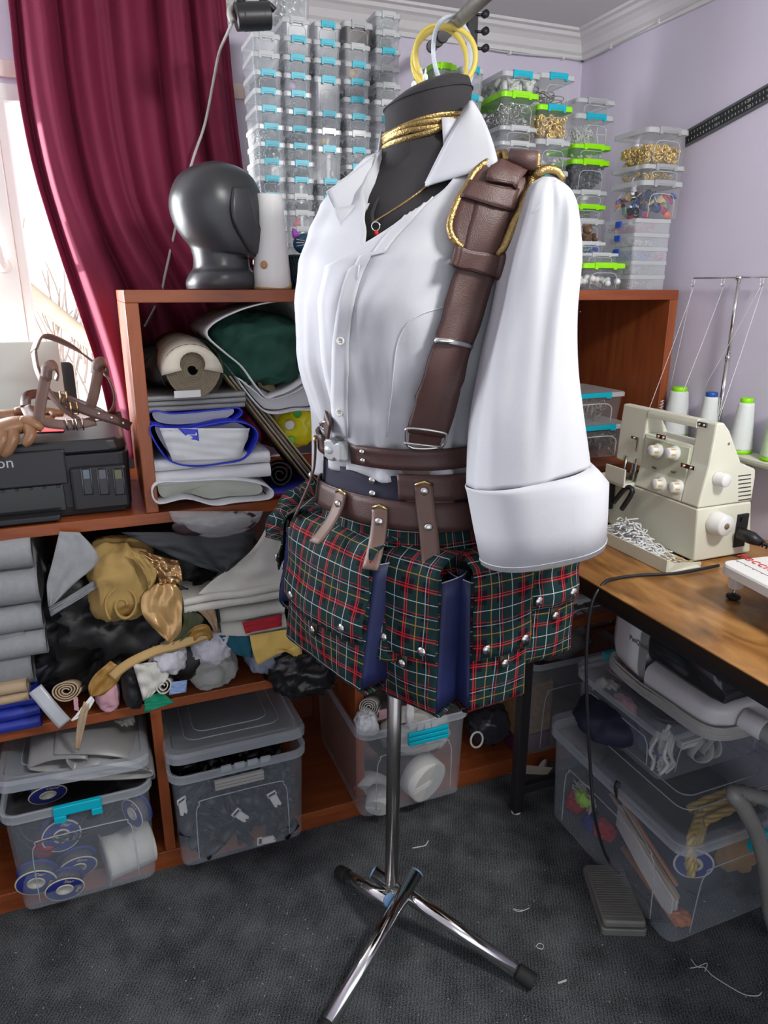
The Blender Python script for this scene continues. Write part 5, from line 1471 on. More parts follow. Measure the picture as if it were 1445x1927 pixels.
# leather body harness heaped on the printer
lh = thing('strap_harness', 'tan brown leather strap harness with buckles heaped on the printer', 'harness', at_y(150, 790, 1.62))
def strapY(name, pts, w, m, nfn=None, parent=lh, sm=6, thick=.0035):
    P = smooth_path([at_y(*p) for p in pts], sm)
    c = at_y(150, 740, 1.64)
    n = len(P); G = []
    for i in range(n):
        t = (P[min(i + 1, n - 1)] - P[max(i - 1, 0)]).normalized()
        nn = (P[i] - c); nn = Vector((nn.x, nn.y * .3, nn.z)) if nfn is None else nfn(P[i])
        nn = nn - t * nn.dot(t); nn.normalize(); s = nn.cross(t).normalized()
        G.append([P[i] + s * (w * k) for k in (-.5, -.17, .17, .5)])
    return sheet(name, G, m, parent, thick)
strapY('strap', [(64, 660, 1.60), (70, 695, 1.59), (90, 735, 1.58), (120, 770, 1.57), (150, 790, 1.56)], .021, M_LEATHER2)
strapY('strap', [(64, 660, 1.60), (78, 633, 1.63), (110, 640, 1.66), (150, 662, 1.68), (185, 690, 1.66), (208, 720, 1.62), (216, 752, 1.60), (205, 776, 1.59), (170, 782, 1.60)], .021, M_LEATHER2)
strapY('strap', [(48, 765, 1.60), (52, 745, 1.64), (80, 742, 1.68), (120, 750, 1.68), (170, 768, 1.64), (205, 785, 1.60), (228, 782, 1.58)], .019, M_LEATHER, nfn=lambda p: Vector((0, -.4, 1)) if False else Vector((0, -1, .2)))
strapY('strap', [(48, 765, 1.60), (60, 785, 1.565), (95, 797, 1.55), (140, 799, 1.55), (180, 792, 1.555)], .019, M_LEATHER2, nfn=lambda p: Vector((0, -1, .3)))
strapY('strap', [(88, 700, 1.575), (80, 740, 1.565), (74, 775, 1.56), (72, 797, 1.555)], .021, M_LEATHER2, nfn=lambda p: Vector((-.3, -1, .1)))
strapY('strap', [(186, 685, 1.64), (182, 715, 1.62), (176, 745, 1.61), (170, 765, 1.61)], .021, M_LEATHER2, nfn=lambda p: Vector((-.2, -1, .1)))
strapY('belt_tail', [(118, 752, 1.56), (150, 768, 1.548), (190, 782, 1.545), (225, 793, 1.55), (245, 803, 1.555)], .019, M_LEATHER, nfn=lambda p: Vector((0, -1, .3)))
for u, v, y in ((120, 748, 1.552), (140, 768, 1.545), (132, 798, 1.545), (150, 798, 1.545)):
    c = at_y(u, v, y)
    tube('buckle', [c + Vector((x, -.003, z)) for x, z in ((-.006, -.012), (.006, -.012), (.006, .012), (-.006, .012))], .0017, M_BRASS if v < 790 else M_NICKEL, lh, 6, closed=True)
for u, v in ((186, 778), (210, 786), (232, 796)):
    c = at_y(u, v, 1.543)
    lathe('eyelet', [(.0012, .001), (.0026, .0006), (.0028, 0)], M_NICKEL, lh, X=Matrix.Translation(c) @ Vector((0, -1, .3)).to_track_quat('Z', 'Y').to_matrix().to_4x4(), seg=10)
for u, v, y in ((95, 697, 1.568), (188, 690, 1.64)):
    c = at_y(u, v, y)
    strapY('loop', [(u - 8, v + 14, y - .004), (u - 6, v - 4, y - .012), (u + 6, v - 10, y - .010), (u + 14, v + 2, y + .004), (u + 10, v + 18, y + .006)], .022, M_LEATHER2, nfn=lambda p, c=c: (p - c) + Vector((0, -.002, 0)))
# gloves
M_GLOVE = mat('bronze_tan_leather', (.25, .125, .06), .33, var=.2, scale=30, bump=.3, bscale=500)
gl = thing('leather_glove', 'bronze tan leather glove lying over the front edge of the printer', 'glove', at_y(30, 810, 1.55))
def gtube(name, pts, rad, m=M_GLOVE, parent=gl, flat=1.0): return tube(name, [at_y(*p) for p in pts], rad, m, parent, 12, sm=4, flat=flat)
gtube('palm', [(95, 790, 1.60), (60, 795, 1.575), (30, 800, 1.55), (5, 806, 1.54), (-20, 812, 1.535)], [.014, .024, .030, .030, .024], flat=.6)
gtube('finger', [(50, 802, 1.535), (58, 818, 1.518), (50, 832, 1.508), (44, 838, 1.506)], [.011, .012, .010, .006])
gtube('finger', [(22, 806, 1.53), (24, 826, 1.512), (14, 848, 1.505), (5, 858, 1.504)], [.012, .012, .011, .007])
gtube('finger', [(5, 806, 1.53), (4, 828, 1.51), (-8, 852, 1.504), (-14, 862, 1.504)], [.012, .013, .011, .007])
gtube('finger', [(-12, 810, 1.53), (-16, 830, 1.51), (-26, 850, 1.504)], [.012, .012, .008])
gtube('thumb', [(40, 792, 1.54), (66, 800, 1.53), (80, 808, 1.53)], [.011, .010, .006])
g2 = thing('leather_glove', 'second bronze glove lying flat behind the first on the printer', 'glove', at_y(40, 780, 1.63))
gtube('palm', [(118, 778, 1.66), (80, 776, 1.65), (40, 780, 1.64), (0, 784, 1.63), (-30, 786, 1.63)], [.010, .016, .020, .020, .018], parent=g2, flat=.7)
gtube('cuff_edge', [(96, 776, 1.63), (100, 783, 1.61), (92, 789, 1.60)], .005, parent=g2)
gtube('thumb', [(30, 775, 1.62), (55, 770, 1.62), (75, 773, 1.63)], [.009, .009, .005], parent=g2)

# ------------------------------------------------------------------ contents of the left cubby
M_GREYPL = mat('grey_poly_mailer', (.27, .27, .27), .35, var=.1)
M_WHITEPOLY = mat('white_poly_mailer', (.76, .77, .78), .4, var=.03, scale=10, bump=.15, bscale=40)
M_BLUEPOLY = mat('blue_poly_mailer', (.03, .05, .62), .35, var=.1)
M_CLEARBAG = mat('clear_bag', (.65, .66, .66), .12, alpha=.30, bump=.8, bscale=60)
bagmouth('white_mailer', 'creased white poly mailer at the bottom of the shelf pile', [(286, 925), (300, 908), (350, 906), (420, 902), (480, 908), (512, 922), (505, 940), (440, 945), (400, 950), (350, 938), (300, 948)], 1.475, 1.85, 1.0, M_WHITEPOLY, inner=mat('mailer_cream', (.60, .62, .54), .6), wob=.008, base=BZ)
folded('mailer_stack', 'stack of white poly mailers under the blue and white bags', 294, 512, 858, 908, 1.49, 1.86, M_WHITEPOLY, 2, seed=3)
bm_ = bagmouth('blue_mailer', 'open blue and white shipping bag facing forward on the pile', [(282, 810), (292, 800), (330, 812), (380, 802), (440, 793), (478, 805), (484, 830), (460, 862), (420, 872), (370, 878), (325, 870), (300, 845)], 1.485, 1.80, .97, M_BLUEPOLY, inner=M_WHITEPOLY, wob=.006)
ypatch('mailer_panel', '', [(300, 806, 1.481), (325, 868, 1.481)], [(470, 806, 1.481), (452, 864, 1.481)], M_WHITEPOLY, parent=bm_, wav=.002)
ypatch('printed_square', '', [(335, 806, 1.4795), (362, 832, 1.4795)], [(372, 808, 1.4795), (375, 834, 1.4795)], M_BLUEPOLY, parent=bm_, wav=.0)
bagmouth('blue_mailer', 'flattened blue and white shipping bag second from the top of the pile', [(278, 782), (292, 772), (320, 778), (360, 776), (420, 770), (448, 768), (455, 780), (430, 795), (380, 802), (330, 806), (290, 800)], 1.50, 1.80, 1.0, M_BLUEPOLY, inner=M_WHITEPOLY, wob=.005)
folded('grey_mailer', 'flat grey plastic mailers under the wrapped roll', 274, 462, 742, 772, 1.50, 1.82, M_GREYPL, 3, seed=8)
crumple('dark_pouch', 'dark grey soft pouch squashed under the wrapped roll', 268, 432, 655, 746, 1.56, 1.86, mat('dark_pouch', (.045, .042, .04), .6), .15, 4, cat='pouch', base=at_y(350, 743, 1.5).z)
# wrapped beige roll
rc0 = at_y(362, 696, 1.49); rc1 = at_y(362, 690, 1.80)
wr = thing('wrapped_roll', 'beige fabric roll wrapped in paper and clear film', 'roll', at_y(362, 748, 1.6))
roll('fabric_core', '', rc0, rc1, .054, mat('beige_linen', (.22, .18, .12), .85, var=.25, scale=140), turns=9, parent=wr)
cp = []
for k in range(13):
    a = pi * .02 + pi * .96 * k / 12
    cp.append([rc0 + Vector((cos(a) * .060 * s, -.012 * (1 - i * .5), sin(a) * .060 * s - (.012 if s > .9 else 0))) if i < 2 else rc0 + Vector((cos(a) * .060, .10 * (i - 1), sin(a) * .060)) for i, s in ((0, .35 + .25 * abs(sin(a * 1.0))), (1, 1.0), (2, 1), (3, 1), (4, 1))])
sheet('paper_wrap', cp, mat('cream_wrap', (.66, .60, .49), .7, bump=.6, bscale=40), wr, .0015)
tube('film_tube', [rc0 + Vector((0, -.004, 0)), rc0 + Vector((0, .06, 0)), rc1], [.062, .063, .063], M_CLEARBAG, wr, 24, caps=False)
box('white_label', rc0.x - .040, rc0.x + .012, rc0.y - .006, rc0.y - .004, rc0.z - .054, rc0.z - .040, M_PAPER, wr, 0)
# big white bag with green cloth
bagmouth('white_sack', 'large open white plastic sack holding green cloth', [(390, 632), (400, 610), (440, 588), (490, 572), (540, 566), (572, 572), (600, 620), (600, 690), (575, 715), (545, 735), (518, 745), (500, 748), (478, 722), (455, 690), (425, 665)], 1.50, 1.86, .92, M_WHITEPOLY, wob=.006)
crumple('green_cloth', 'dark green cloth bundled inside the white sack', 408, 590, 592, 738, 1.515, 1.80, fab('bottle_green', (.014, .075, .048)), .22, 6, freq=2.6, creases=.6)
bagmouth('sack_bottom', 'slack lower side of the white plastic sack with faint print', [(446, 712), (478, 735), (505, 752), (560, 735), (600, 705), (600, 765), (560, 772), (520, 778), (490, 768)], 1.505, 1.80, .9, M_WHITEPOLY, inner=M_WHITEPOLY)
# cardboard sleeves leaning
cs = thing('cardboard_sleeve', 'bundle of cardboard sleeves in clear film leaning in the cubby', 'cardboard', at_y(520, 900, 1.55))
M_CARD = mat('kraft_card', (.42, .31, .18), .8); M_CARD2 = mat('pale_card', (.60, .55, .44), .8)
for q in range(4):
    a, b = at_y(430 + q * 7, 700 + q * 6, 1.53 + q * .006), at_y(590 + q * 5, 905 + q * 2, 1.53 + q * .006)
    ax = (b - a); n_ = Vector((ax.z, 0, -ax.x)).normalized()
    G = [[a + ax * f + n_ * (.010 - q * .005) + Vector((0, g * .22, 0)) for g in (0, .5, 1)] for f in (0, .33, .66, 1)]
    sheet('card', G, (M_CARD2 if q % 2 else M_CARD), cs, .003)
ax = at_y(590, 905, 1.52) - at_y(428, 695, 1.52)
sheet('film_sleeve', [[at_y(424, 694, 1.52) + ax * f + Vector((0, g * .24, 0)) + Vector((.004 * fbm((f * 8, g * 5, 0)), 0, .01)) for g in (0, .3, .6, 1)] for f in [k / 12 for k in range(13)]], M_CLEARBAG, cs, .001)
sheet('card', [[at_y(468, 690, 1.56), at_y(500, 690, 1.56)], [at_y(520, 790, 1.56), at_y(536, 770, 1.56)]], M_CARD, cs, .003)
# yellow packet, black roll, red folder
M_YELLOWP = mat('yellow_film', (.85, .80, .02), .25, bump=.5, bscale=50)
yp = crumple('yellow_packet', 'bright yellow crinkly packet with a white and green print', 518, 600, 772, 848, 1.58, 1.70, M_YELLOWP, .12, 9, cat='packet')
for (u, v, r, c, nn) in ((545, 800, .012, (.85, .85, .8), 'white_print'), (560, 778, .010, (.10, .55, .08), 'green_print'), (548, 828, .009, (.25, .75, .10), 'lime_print')):
    p = at_y(u, v, 1.572)
    o = lathe(nn, [(1e-4, .0012), (r * .8, .001), (r, 0)], mat(nn, c, .4), None, X=Matrix.Translation(p) @ Vector((0, -1, 0)).to_track_quat('Z', 'Y').to_matrix().to_4x4(), seg=16)
    o.parent = yp; o.location = Vector(o.location) - ORG[yp]
roll('black_roll', 'black rolled leatherette lying at the back of the cubby', at_y(527, 893, 1.52), at_y(527, 885, 1.78), .030, mat('black_leatherette', (.012, .012, .014), .5), turns=2.5)
box_red = box('red_folder', at_y(500, 920, 1.5).x, at_y(585, 918, 1.5).x, 1.51, 1.75, BZ, BZ + .010, mat('red_folder', (.30, .02, .03), .5)); tag(box_red, 'thin red folder lying under the black roll', 'folder')
b2_ = box('blue_booklet', at_y(500, 932, 1.5).x + .01, at_y(585, 928, 1.5).x + .012, 1.497, 1.70, BZ + .0105, BZ + .015, mat('blue_booklet', (.05, .06, .45), .5)); tag(b2_, 'thin blue booklet lying on the red folder', 'booklet')
# clear bag with dark cloth hanging over the board
G = []
for i in range(16):
    t = i / 15
    row = []
    for j in range(25):
        u = 318 + (495 - 318) * j / 24; s = sin(pi * j / 24)
        v = 962 + (50 * s ** .5) * t
        row.append(at_y(u, v, 1.478 - .022 * s * sin(pi * t) + .004 * fbm((j * .6, i * .5, 2))))
    G.append(row)
sheet_bag = sheet('hanging_bag', G, M_CLEARBAG, None, .001); tag(sheet_bag, 'clear plastic bag sagging over the edge of the printer shelf', 'bag')
crumple('wine_cloth', 'dark wine cloth showing inside the sagging clear bag', 335, 478, 968, 1006, 1.470, 1.482, mat('wine_satin', (.03, .012, .014), .35), .25, 3, cat='fabric')
# ------------------------------------------------------------------ fabric shelf
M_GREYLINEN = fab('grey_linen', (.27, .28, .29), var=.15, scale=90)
M_BLACKVEL = mat('black_velvet', (.008, .008, .009), .55, var=.2, sheen=.25, bump=.15)
M_MUST = fab('mustard_cloth', (.36, .235, .075)); M_SATIN = mat('gold_satin', (.50, .31, .13), .28, .35, var=.12, scale=14)
M_BRONZE = mat('bronze_lame', (.34, .20, .09), .25, .7, var=.2); M_CREAMF = fab('cream_cloth', (.56, .55, .50)); M_REDF = fab('red_cloth', (.40, .012, .025))
M_OLIVE = fab('olive_cloth', (.055, .065, .03)); M_KNIT = fab('white_knit', (.58, .57, .62), bump=.6, bscale=300); M_TEALF = fab('teal_cloth', (.006, .085, .13))
M_YFELT = fab('yellow_felt', (.66, .45, .12)); M_SLATE = fab('slate_blue_cloth', (.20, .23, .30)); M_GREENF = fab('emerald_cloth', (.0, .21, .11)); M_SKYF = fab('sky_cloth', (.25, .36, .62))
M_BEIGE = fab('beige_cloth', (.40, .30, .19)); M_ROYAL = mat('royal_blue_satin', (.015, .03, .30), .4, var=.15); M_DULLGOLD = mat('gold_leatherette', (.42, .27, .10), .4, .2, var=.12)
M_OCHRE = mat('ochre_leather', (.30, .155, .025), .45, var=.15); M_PINKF = fab('pink_cloth', (.62, .34, .40)); M_SILVERF = mat('silver_grey_sheet', (.40, .42, .45), .4, .2)
M_BIN = M_BINCLEAR
M_BLACKBAG = mat('black_bin_bag', (.010, .010, .011), .28, var=.2, bump=.9, bscale=45)
folded('grey_linen_stack', 'thick pile of folded grey linen at the left of the fabric shelf', -60, 84, 1018, 1190, 1.475, 1.85, M_GREYLINEN, 4, seed=1, base=FZ + .160)
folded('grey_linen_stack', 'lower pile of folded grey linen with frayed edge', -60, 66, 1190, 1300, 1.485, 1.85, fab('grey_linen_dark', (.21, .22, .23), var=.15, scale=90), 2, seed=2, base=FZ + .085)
ypatch('grey_corner', 'grey linen sheet hanging down in a point', [(112, 1000, 1.475), (98, 1060, 1.462), (88, 1100, 1.458), (92, 1142, 1.455)], [(150, 1002, 1.475), (186, 1052, 1.462), (140, 1098, 1.457), (98, 1140, 1.455)], M_GREYLINEN, wav=.003)
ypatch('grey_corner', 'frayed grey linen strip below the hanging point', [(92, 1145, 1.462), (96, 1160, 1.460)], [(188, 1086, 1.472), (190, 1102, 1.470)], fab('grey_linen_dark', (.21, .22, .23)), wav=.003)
crumple('black_velvet', 'heap of black velvet filling the middle of the fabric shelf', 70, 420, 1085, 1318, 1.485, 1.80, M_BLACKVEL, .30, 2.2, freq=3.0, creases=.8, base=FZ, n=96)
crumple('black_velvet', 'black velvet bundle at the back under the printer shelf', 180, 470, 1000, 1110, 1.56, 1.86, mat('charcoal_cloth', (.016, .017, .020), .7), .2, 5.1, freq=2.0)
ypatch('dark_sheet', 'dark charcoal sheet hanging in a point below the printer shelf', [(228, 1002, 1.48), (300, 1035, 1.468), (360, 1062, 1.462), (418, 1078, 1.458)], [(482, 1000, 1.48), (470, 1030, 1.468), (448, 1058, 1.462), (424, 1078, 1.458)], mat('charcoal_sheet', (.022, .024, .028), .6), wav=.005)
# mustard bundle, satin, bronze
crumple('mustard_bundle', 'mustard cloth bundle with a rolled end', 172, 294, 1038, 1186, 1.445, 1.60, M_MUST, .20, 3.7, freq=1.9, creases=.5)
roll('mustard_roll', 'rolled mustard cloth end below the mustard bundle', at_y(232, 1140, 1.438), at_y(238, 1132, 1.56), .036, M_MUST, turns=1.6, squash=1.25)
ypatch('mustard_flap', 'mustard cloth corner folded over the bundle', [(245, 1036, 1.44), (262, 1062, 1.434), (278, 1092, 1.432)], [(272, 1046, 1.44), (295, 1080, 1.434), (280, 1112, 1.432)], M_MUST, wav=.003)
ypatch('gold_satin', 'gold satin cloth hanging to a point beside the mustard bundle', [(296, 1098, 1.446), (268, 1120, 1.438), (268, 1156, 1.434), (295, 1188, 1.432), (316, 1208, 1.430)], [(328, 1098, 1.446), (342, 1118, 1.440), (342, 1160, 1.436), (340, 1190, 1.434), (320, 1210, 1.430)], M_SATIN, wav=.006, seed=2)
ypatch('bronze_lame', 'shiny bronze lame cloth above the gold satin', [(262, 1036, 1.47), (292, 1074, 1.452), (300, 1100, 1.448)], [(336, 1056, 1.47), (342, 1080, 1.455), (342, 1102, 1.450)], M_BRONZE, wav=.008, seed=4)
# cream stack beside the pouches
folded('cream_stack', 'folded cream cloth sheets lying beside the tartan pouches', 346, 540, 1114, 1142, 1.445, 1.80, M_CREAMF, 2, seed=5)
ypatch('white_drape', 'white cloth hanging from the shelf edge behind the tartan pouches', [(505, 985, 1.475), (470, 1040, 1.468), (400, 1092, 1.462), (372, 1118, 1.458)], [(560, 985, 1.475), (560, 1040, 1.468), (560, 1100, 1.462), (560, 1124, 1.458)], M_CREAMF, wav=.005, seed=6)
folded('cream_fold', 'cream cloth folded in a loose loop above the red piece', 418, 540, 1140, 1205, 1.46, 1.75, M_CREAMF, 2, seed=7)
ypatch('red_cloth', 'small red cloth piece poking out of the cream fold', [(456, 1172, 1.452), (462, 1192, 1.450)], [(530, 1156, 1.455), (530, 1178, 1.452)], M_REDF, wav=.002)
ypatch('tan_strip', 'tan cloth strip curling down below the cream sheets', [(358, 1140, 1.452), (385, 1160, 1.446), (404, 1188, 1.442)], [(402, 1138, 1.452), (408, 1165, 1.446), (410, 1192, 1.442)], fab('tan_cloth', (.34, .23, .14)), wav=.003)
ypatch('olive_piece', 'dark olive cloth corner below the gold satin', [(340, 1140, 1.45), (345, 1175, 1.447), (322, 1212, 1.444)], [(362, 1150, 1.45), (384, 1168, 1.447), (330, 1216, 1.444)], M_OLIVE, wav=.003)
ypatch('mustard_loop', 'mustard felt strip folded in a loop', [(352, 1190, 1.447), (368, 1178, 1.44), (392, 1176, 1.442), (400, 1200, 1.447)], [(358, 1218, 1.447), (372, 1200, 1.44), (386, 1196, 1.442), (394, 1206, 1.447)], M_OCHRE, wav=.002)
strapG = smooth_path([at_y(395, 1192, 1.445), at_y(340, 1212, 1.44), at_y(290, 1226, 1.437), at_y(240, 1250, 1.435), at_y(210, 1275, 1.433)], 6)
tag(band('gold_strip', strapG, [Vector((0, -1, .35))] * len(strapG), .020, M_DULLGOLD, None, .002), 'gold leatherette strip running across the fabric pile', 'strip')
ypatch('ochre_leather', 'ochre leather offcut tapering down over the shelf edge', [(208, 1244, 1.44), (180, 1268, 1.437), (166, 1290, 1.434), (170, 1308, 1.432)], [(232, 1258, 1.44), (222, 1282, 1.437), (196, 1306, 1.434), (174, 1310, 1.432)], M_OCHRE, wav=.003)
# knit rolls and small pieces at the front
crumple('white_knit', 'crumpled white knit cloth left of the second white bundle', 284, 352, 1222, 1282, 1.432, 1.56, M_KNIT, .2, 8.1, creases=.6)
crumple('white_knit', 'crumpled white knit bundle lying next to the cream fold', 366, 444, 1198, 1262, 1.442, 1.58, M_KNIT, .2, 9.4, creases=.6)
crumple('grey_piece', 'pale grey cloth pieces below the second white bundle', 352, 450, 1240, 1292, 1.47, 1.62, fab('pale_grey_cloth', (.36, .36, .34)), .2, 3.4, base=FZ)
ypatch('cream_offcut', 'cream cloth offcut hanging over the shelf edge', [(250, 1250, 1.436), (262, 1290, 1.432), (270, 1318, 1.430)], [(292, 1246, 1.436), (318, 1270, 1.432), (282, 1312, 1.430)], M_CREAMF, wav=.005, seed=9)
roll('cream_roll', 'small rolled cream cloth at the shelf edge', at_y(306, 1292, 1.425), at_y(312, 1282, 1.52), .018, M_CREAMF, turns=2.2)
ypatch('emerald_piece', 'emerald green cloth corner hanging over the shelf edge', [(272, 1312, 1.432), (272, 1341, 1.428)], [(304, 1302, 1.432), (328, 1322, 1.428)], M_GREENF, wav=.002)
ypatch('sky_piece', 'small sky blue cloth corner next to the emerald one', [(320, 1284, 1.44), (318, 1308, 1.438)], [(352, 1280, 1.44), (350, 1302, 1.438)], M_SKYF, wav=.002)
crumple('black_strip', 'black cloth strip left of the cream offcut', 232, 268, 1262, 1326, 1.45, 1.55, M_BLACKVEL, .15, 2.9, base=FZ)
ypatch('teal_cloth', 'teal cloth wedge behind the yellow felt', [(412, 1196, 1.46), (428, 1215, 1.456), (445, 1232, 1.453)], [(470, 1198, 1.46), (474, 1216, 1.456), (474, 1238, 1.453)], M_TEALF, wav=.002)
ypatch('yellow_felt', 'yellow felt sheet draped with a hanging corner', [(470, 1196, 1.45), (474, 1220, 1.44), (484, 1250, 1.436), (492, 1246, 1.44), (520, 1222, 1.434), (556, 1236, 1.430), (556, 1272, 1.428)], [(540, 1184, 1.45), (560, 1196, 1.44), (567, 1205, 1.436), (567, 1212, 1.434), (568, 1226, 1.430), (567, 1244, 1.429), (560, 1274, 1.427)], M_YFELT, n=26, wav=.003)
crumple('slate_cloth', 'slate blue cloth bundle under the yellow felt', 472, 556, 1212, 1280, 1.448, 1.60, M_SLATE, .2, 5.5, creases=.6)
crumple('black_bag', 'black plastic bag bulging over the shelf edge by the pouches', 522, 652, 1232, 1328, 1.40, 1.60, M_BLACKBAG, .22, 7.7, freq=2.8, creases=.7)
crumple('dark_mesh_cloth', 'dark textured cloth above the black plastic bag', 540, 640, 1180, 1262, 1.46, 1.62, mat('dark_mesh', (.028, .028, .030), .6, bump=.9, bscale=160), .2, 4.4)
# lower left corner
roll('beige_roll', 'rolled beige cloth with a visible spiral end', at_y(124, 1300, 1.437), at_y(136, 1292, 1.60), .028, M_BEIGE, turns=4, squash=.75)
folded('royal_blue_cloth', 'royal blue satin folded at the lower left corner', -40, 82, 1316, 1384, 1.47, 1.75, M_ROYAL, 3, seed=12, base=FZ)
folded('beige_fold', 'beige cloth folded on top of the royal blue satin', -40, 56, 1292, 1322, 1.465, 1.70, M_BEIGE, 2, seed=13, base=at_y(20, 1324, 1.47).z)
strapG = smooth_path([at_y(66, 1296, 1.45), at_y(84, 1318, 1.437), at_y(102, 1340, 1.43), at_y(122, 1362, 1.427)], 5)
tag(band('silver_strip', strapG, [Vector((.2, -1, .3))] * len(strapG), .028, M_SILVERF, None, .003), 'silver grey folded strip hanging over the shelf edge', 'strip')
ypatch('white_curl', 'white curled paper offcut pointing down left', [(172, 1308, 1.434), (150, 1336, 1.430), (134, 1356, 1.428)], [(178, 1318, 1.434), (162, 1342, 1.430), (136, 1357, 1.428)], M_PAPER, cat='paper', wav=.002)
ypatch('tan_ribbon', 'tan ribbon end dangling below the shelf edge', [(158, 1320, 1.43), (146, 1360, 1.425), (141, 1410, 1.424)], [(168, 1326, 1.43), (160, 1364, 1.425), (149, 1412, 1.424)], M_BEIGE, wav=.002, cat='ribbon')
crumple('pink_piece', 'small pink cloth piece between the beige roll and the ochre offcut', 178, 222, 1288, 1316, 1.47, 1.54, M_PINKF, .2, 2.1, base=FZ)
ypatch('pink_tie', 'pink ribbon tie hanging by the beige roll', [(138, 1312, 1.432), (140, 1336, 1.430)], [(146, 1312, 1.432), (148, 1338, 1.430)], M_PINKF, wav=.001, cat='ribbon')
crumple('navy_cloth', 'dark navy cloth in the shadow behind the beige roll', -40, 110, 1245, 1320, 1.52, 1.80, mat('navy_cloth', (.008, .010, .03), .6), .2, 6.6, base=FZ + .03)

# ------------------------------------------------------------------ storage bins
def bin_(label, x0, x1, y0, y1, z0, h, latch=None, lid=False, lidz=0.0, lidtilt=(0, 0), rimh=.022, taper=.92, arch=True, group='clear storage bins', both=False, side=False, bodym=None):
    w, d = x1 - x0, y1 - y0
    t = thing('storage_bin', label, 'bin', ((x0 + x1) / 2, (y0 + y1) / 2, z0), group)
    X = Matrix.Translation(ORG[t]); r = .03
    V, Fc = stackgeo([(rrect(w * taper * .985, d * taper * .985, r * .8, 5), .0005), (rrect(w * taper, d * taper, r, 5), .006), (rrect(w * .95, d * .96, r, 5), h - rimh)], X, True, False)
    b = mk('bin_body', V, Fc, bodym or M_BIN, t, smooth=False)
    V, Fc = stackgeo([(rrect(w * .95, d * .96, r, 5), h - rimh), (rrect(w, d, r * 1.2, 5), h - rimh + .002), (rrect(w, d, r * 1.2, 5), h - .002), (rrect(w * .985, d * .985, r * 1.2, 5), h), (rrect(w * .95, d * .96, r, 5), h - .002)], X, False, False)
    mk('rim', V, Fc, M_BINRIM, t, smooth=False)
    if arch:
        def face_arch(axis):
            pts = []; L_ = w if axis == 'y' else d
            aw = L_ * .34
            for px, pz in ((-aw, .02), (-aw * .98, h * .55), (-aw * .90, h * .66), (-aw * .75, h * .70), (aw * .75, h * .70), (aw * .90, h * .66), (aw * .98, h * .55), (aw, .02)):
                f = pz / (h - rimh)
                if axis == 'y': pts.append(X @ Vector((px, -d / 2 * (taper + (.96 - taper) * f) - .0015, pz)))
                else: pts.append(X @ Vector((-w / 2 * (taper + (.95 - taper) * f) - .0015, px, pz)))
            V, Fc = tubegeo(smooth_path(pts, 4), .0016, 6); mk('embossed_arch', V, Fc, M_BINRIM, b)
        face_arch('y')
        if side: face_arch('x')
    if latch:
        lw = w * .155
        g = join_geo([boxgeo(-lw, lw, -d / 2 - .007, -d / 2 + .004, h - .020, h + .002), boxgeo(-lw, -lw * .5, -d / 2 - .008, -d / 2, h - .036, h - .020), boxgeo(lw * .55, lw, -d / 2 - .008, -d / 2, h - .036, h - .020)])
        V, Fc = xform(g, X); mk('latch', V, Fc, latch, t, smooth=False, bevel=.0015)
    if lid:
        XL_ = X @ Matrix.Translation((0, 0, h + lidz)) @ Matrix.Rotation(lidtilt[0], 4, 'X') @ Matrix.Rotation(lidtilt[1], 4, 'Y')
        V, Fc = stackgeo([(rrect(w * 1.005, d * 1.005, r * 1.2, 5), 0), (rrect(w * 1.005, d * 1.005, r * 1.2, 5), .016), (rrect(w * .97, d * .97, r, 5), .022), (rrect(w * .90, d * .90, r, 5), .022), (rrect(w * .88, d * .88, r, 5), .017)], XL_, False, True)
        ld_ = mk('lid', V, Fc, M_BINLID if lidz < .005 else M_BINRIM, t, smooth=False)
        for s_ in (.70, .55):
            P_ = [XL_ @ Vector((p[0], p[1], .018)) for p in rrect(w * s_, d * s_, r, 5)]
            V, Fc = tubegeo(P_, .0016, 6, closed=True); mk('lid_ridge', V, Fc, M_BINRIM, ld_)
        return t, XL_
    return t, X
BB = .0528
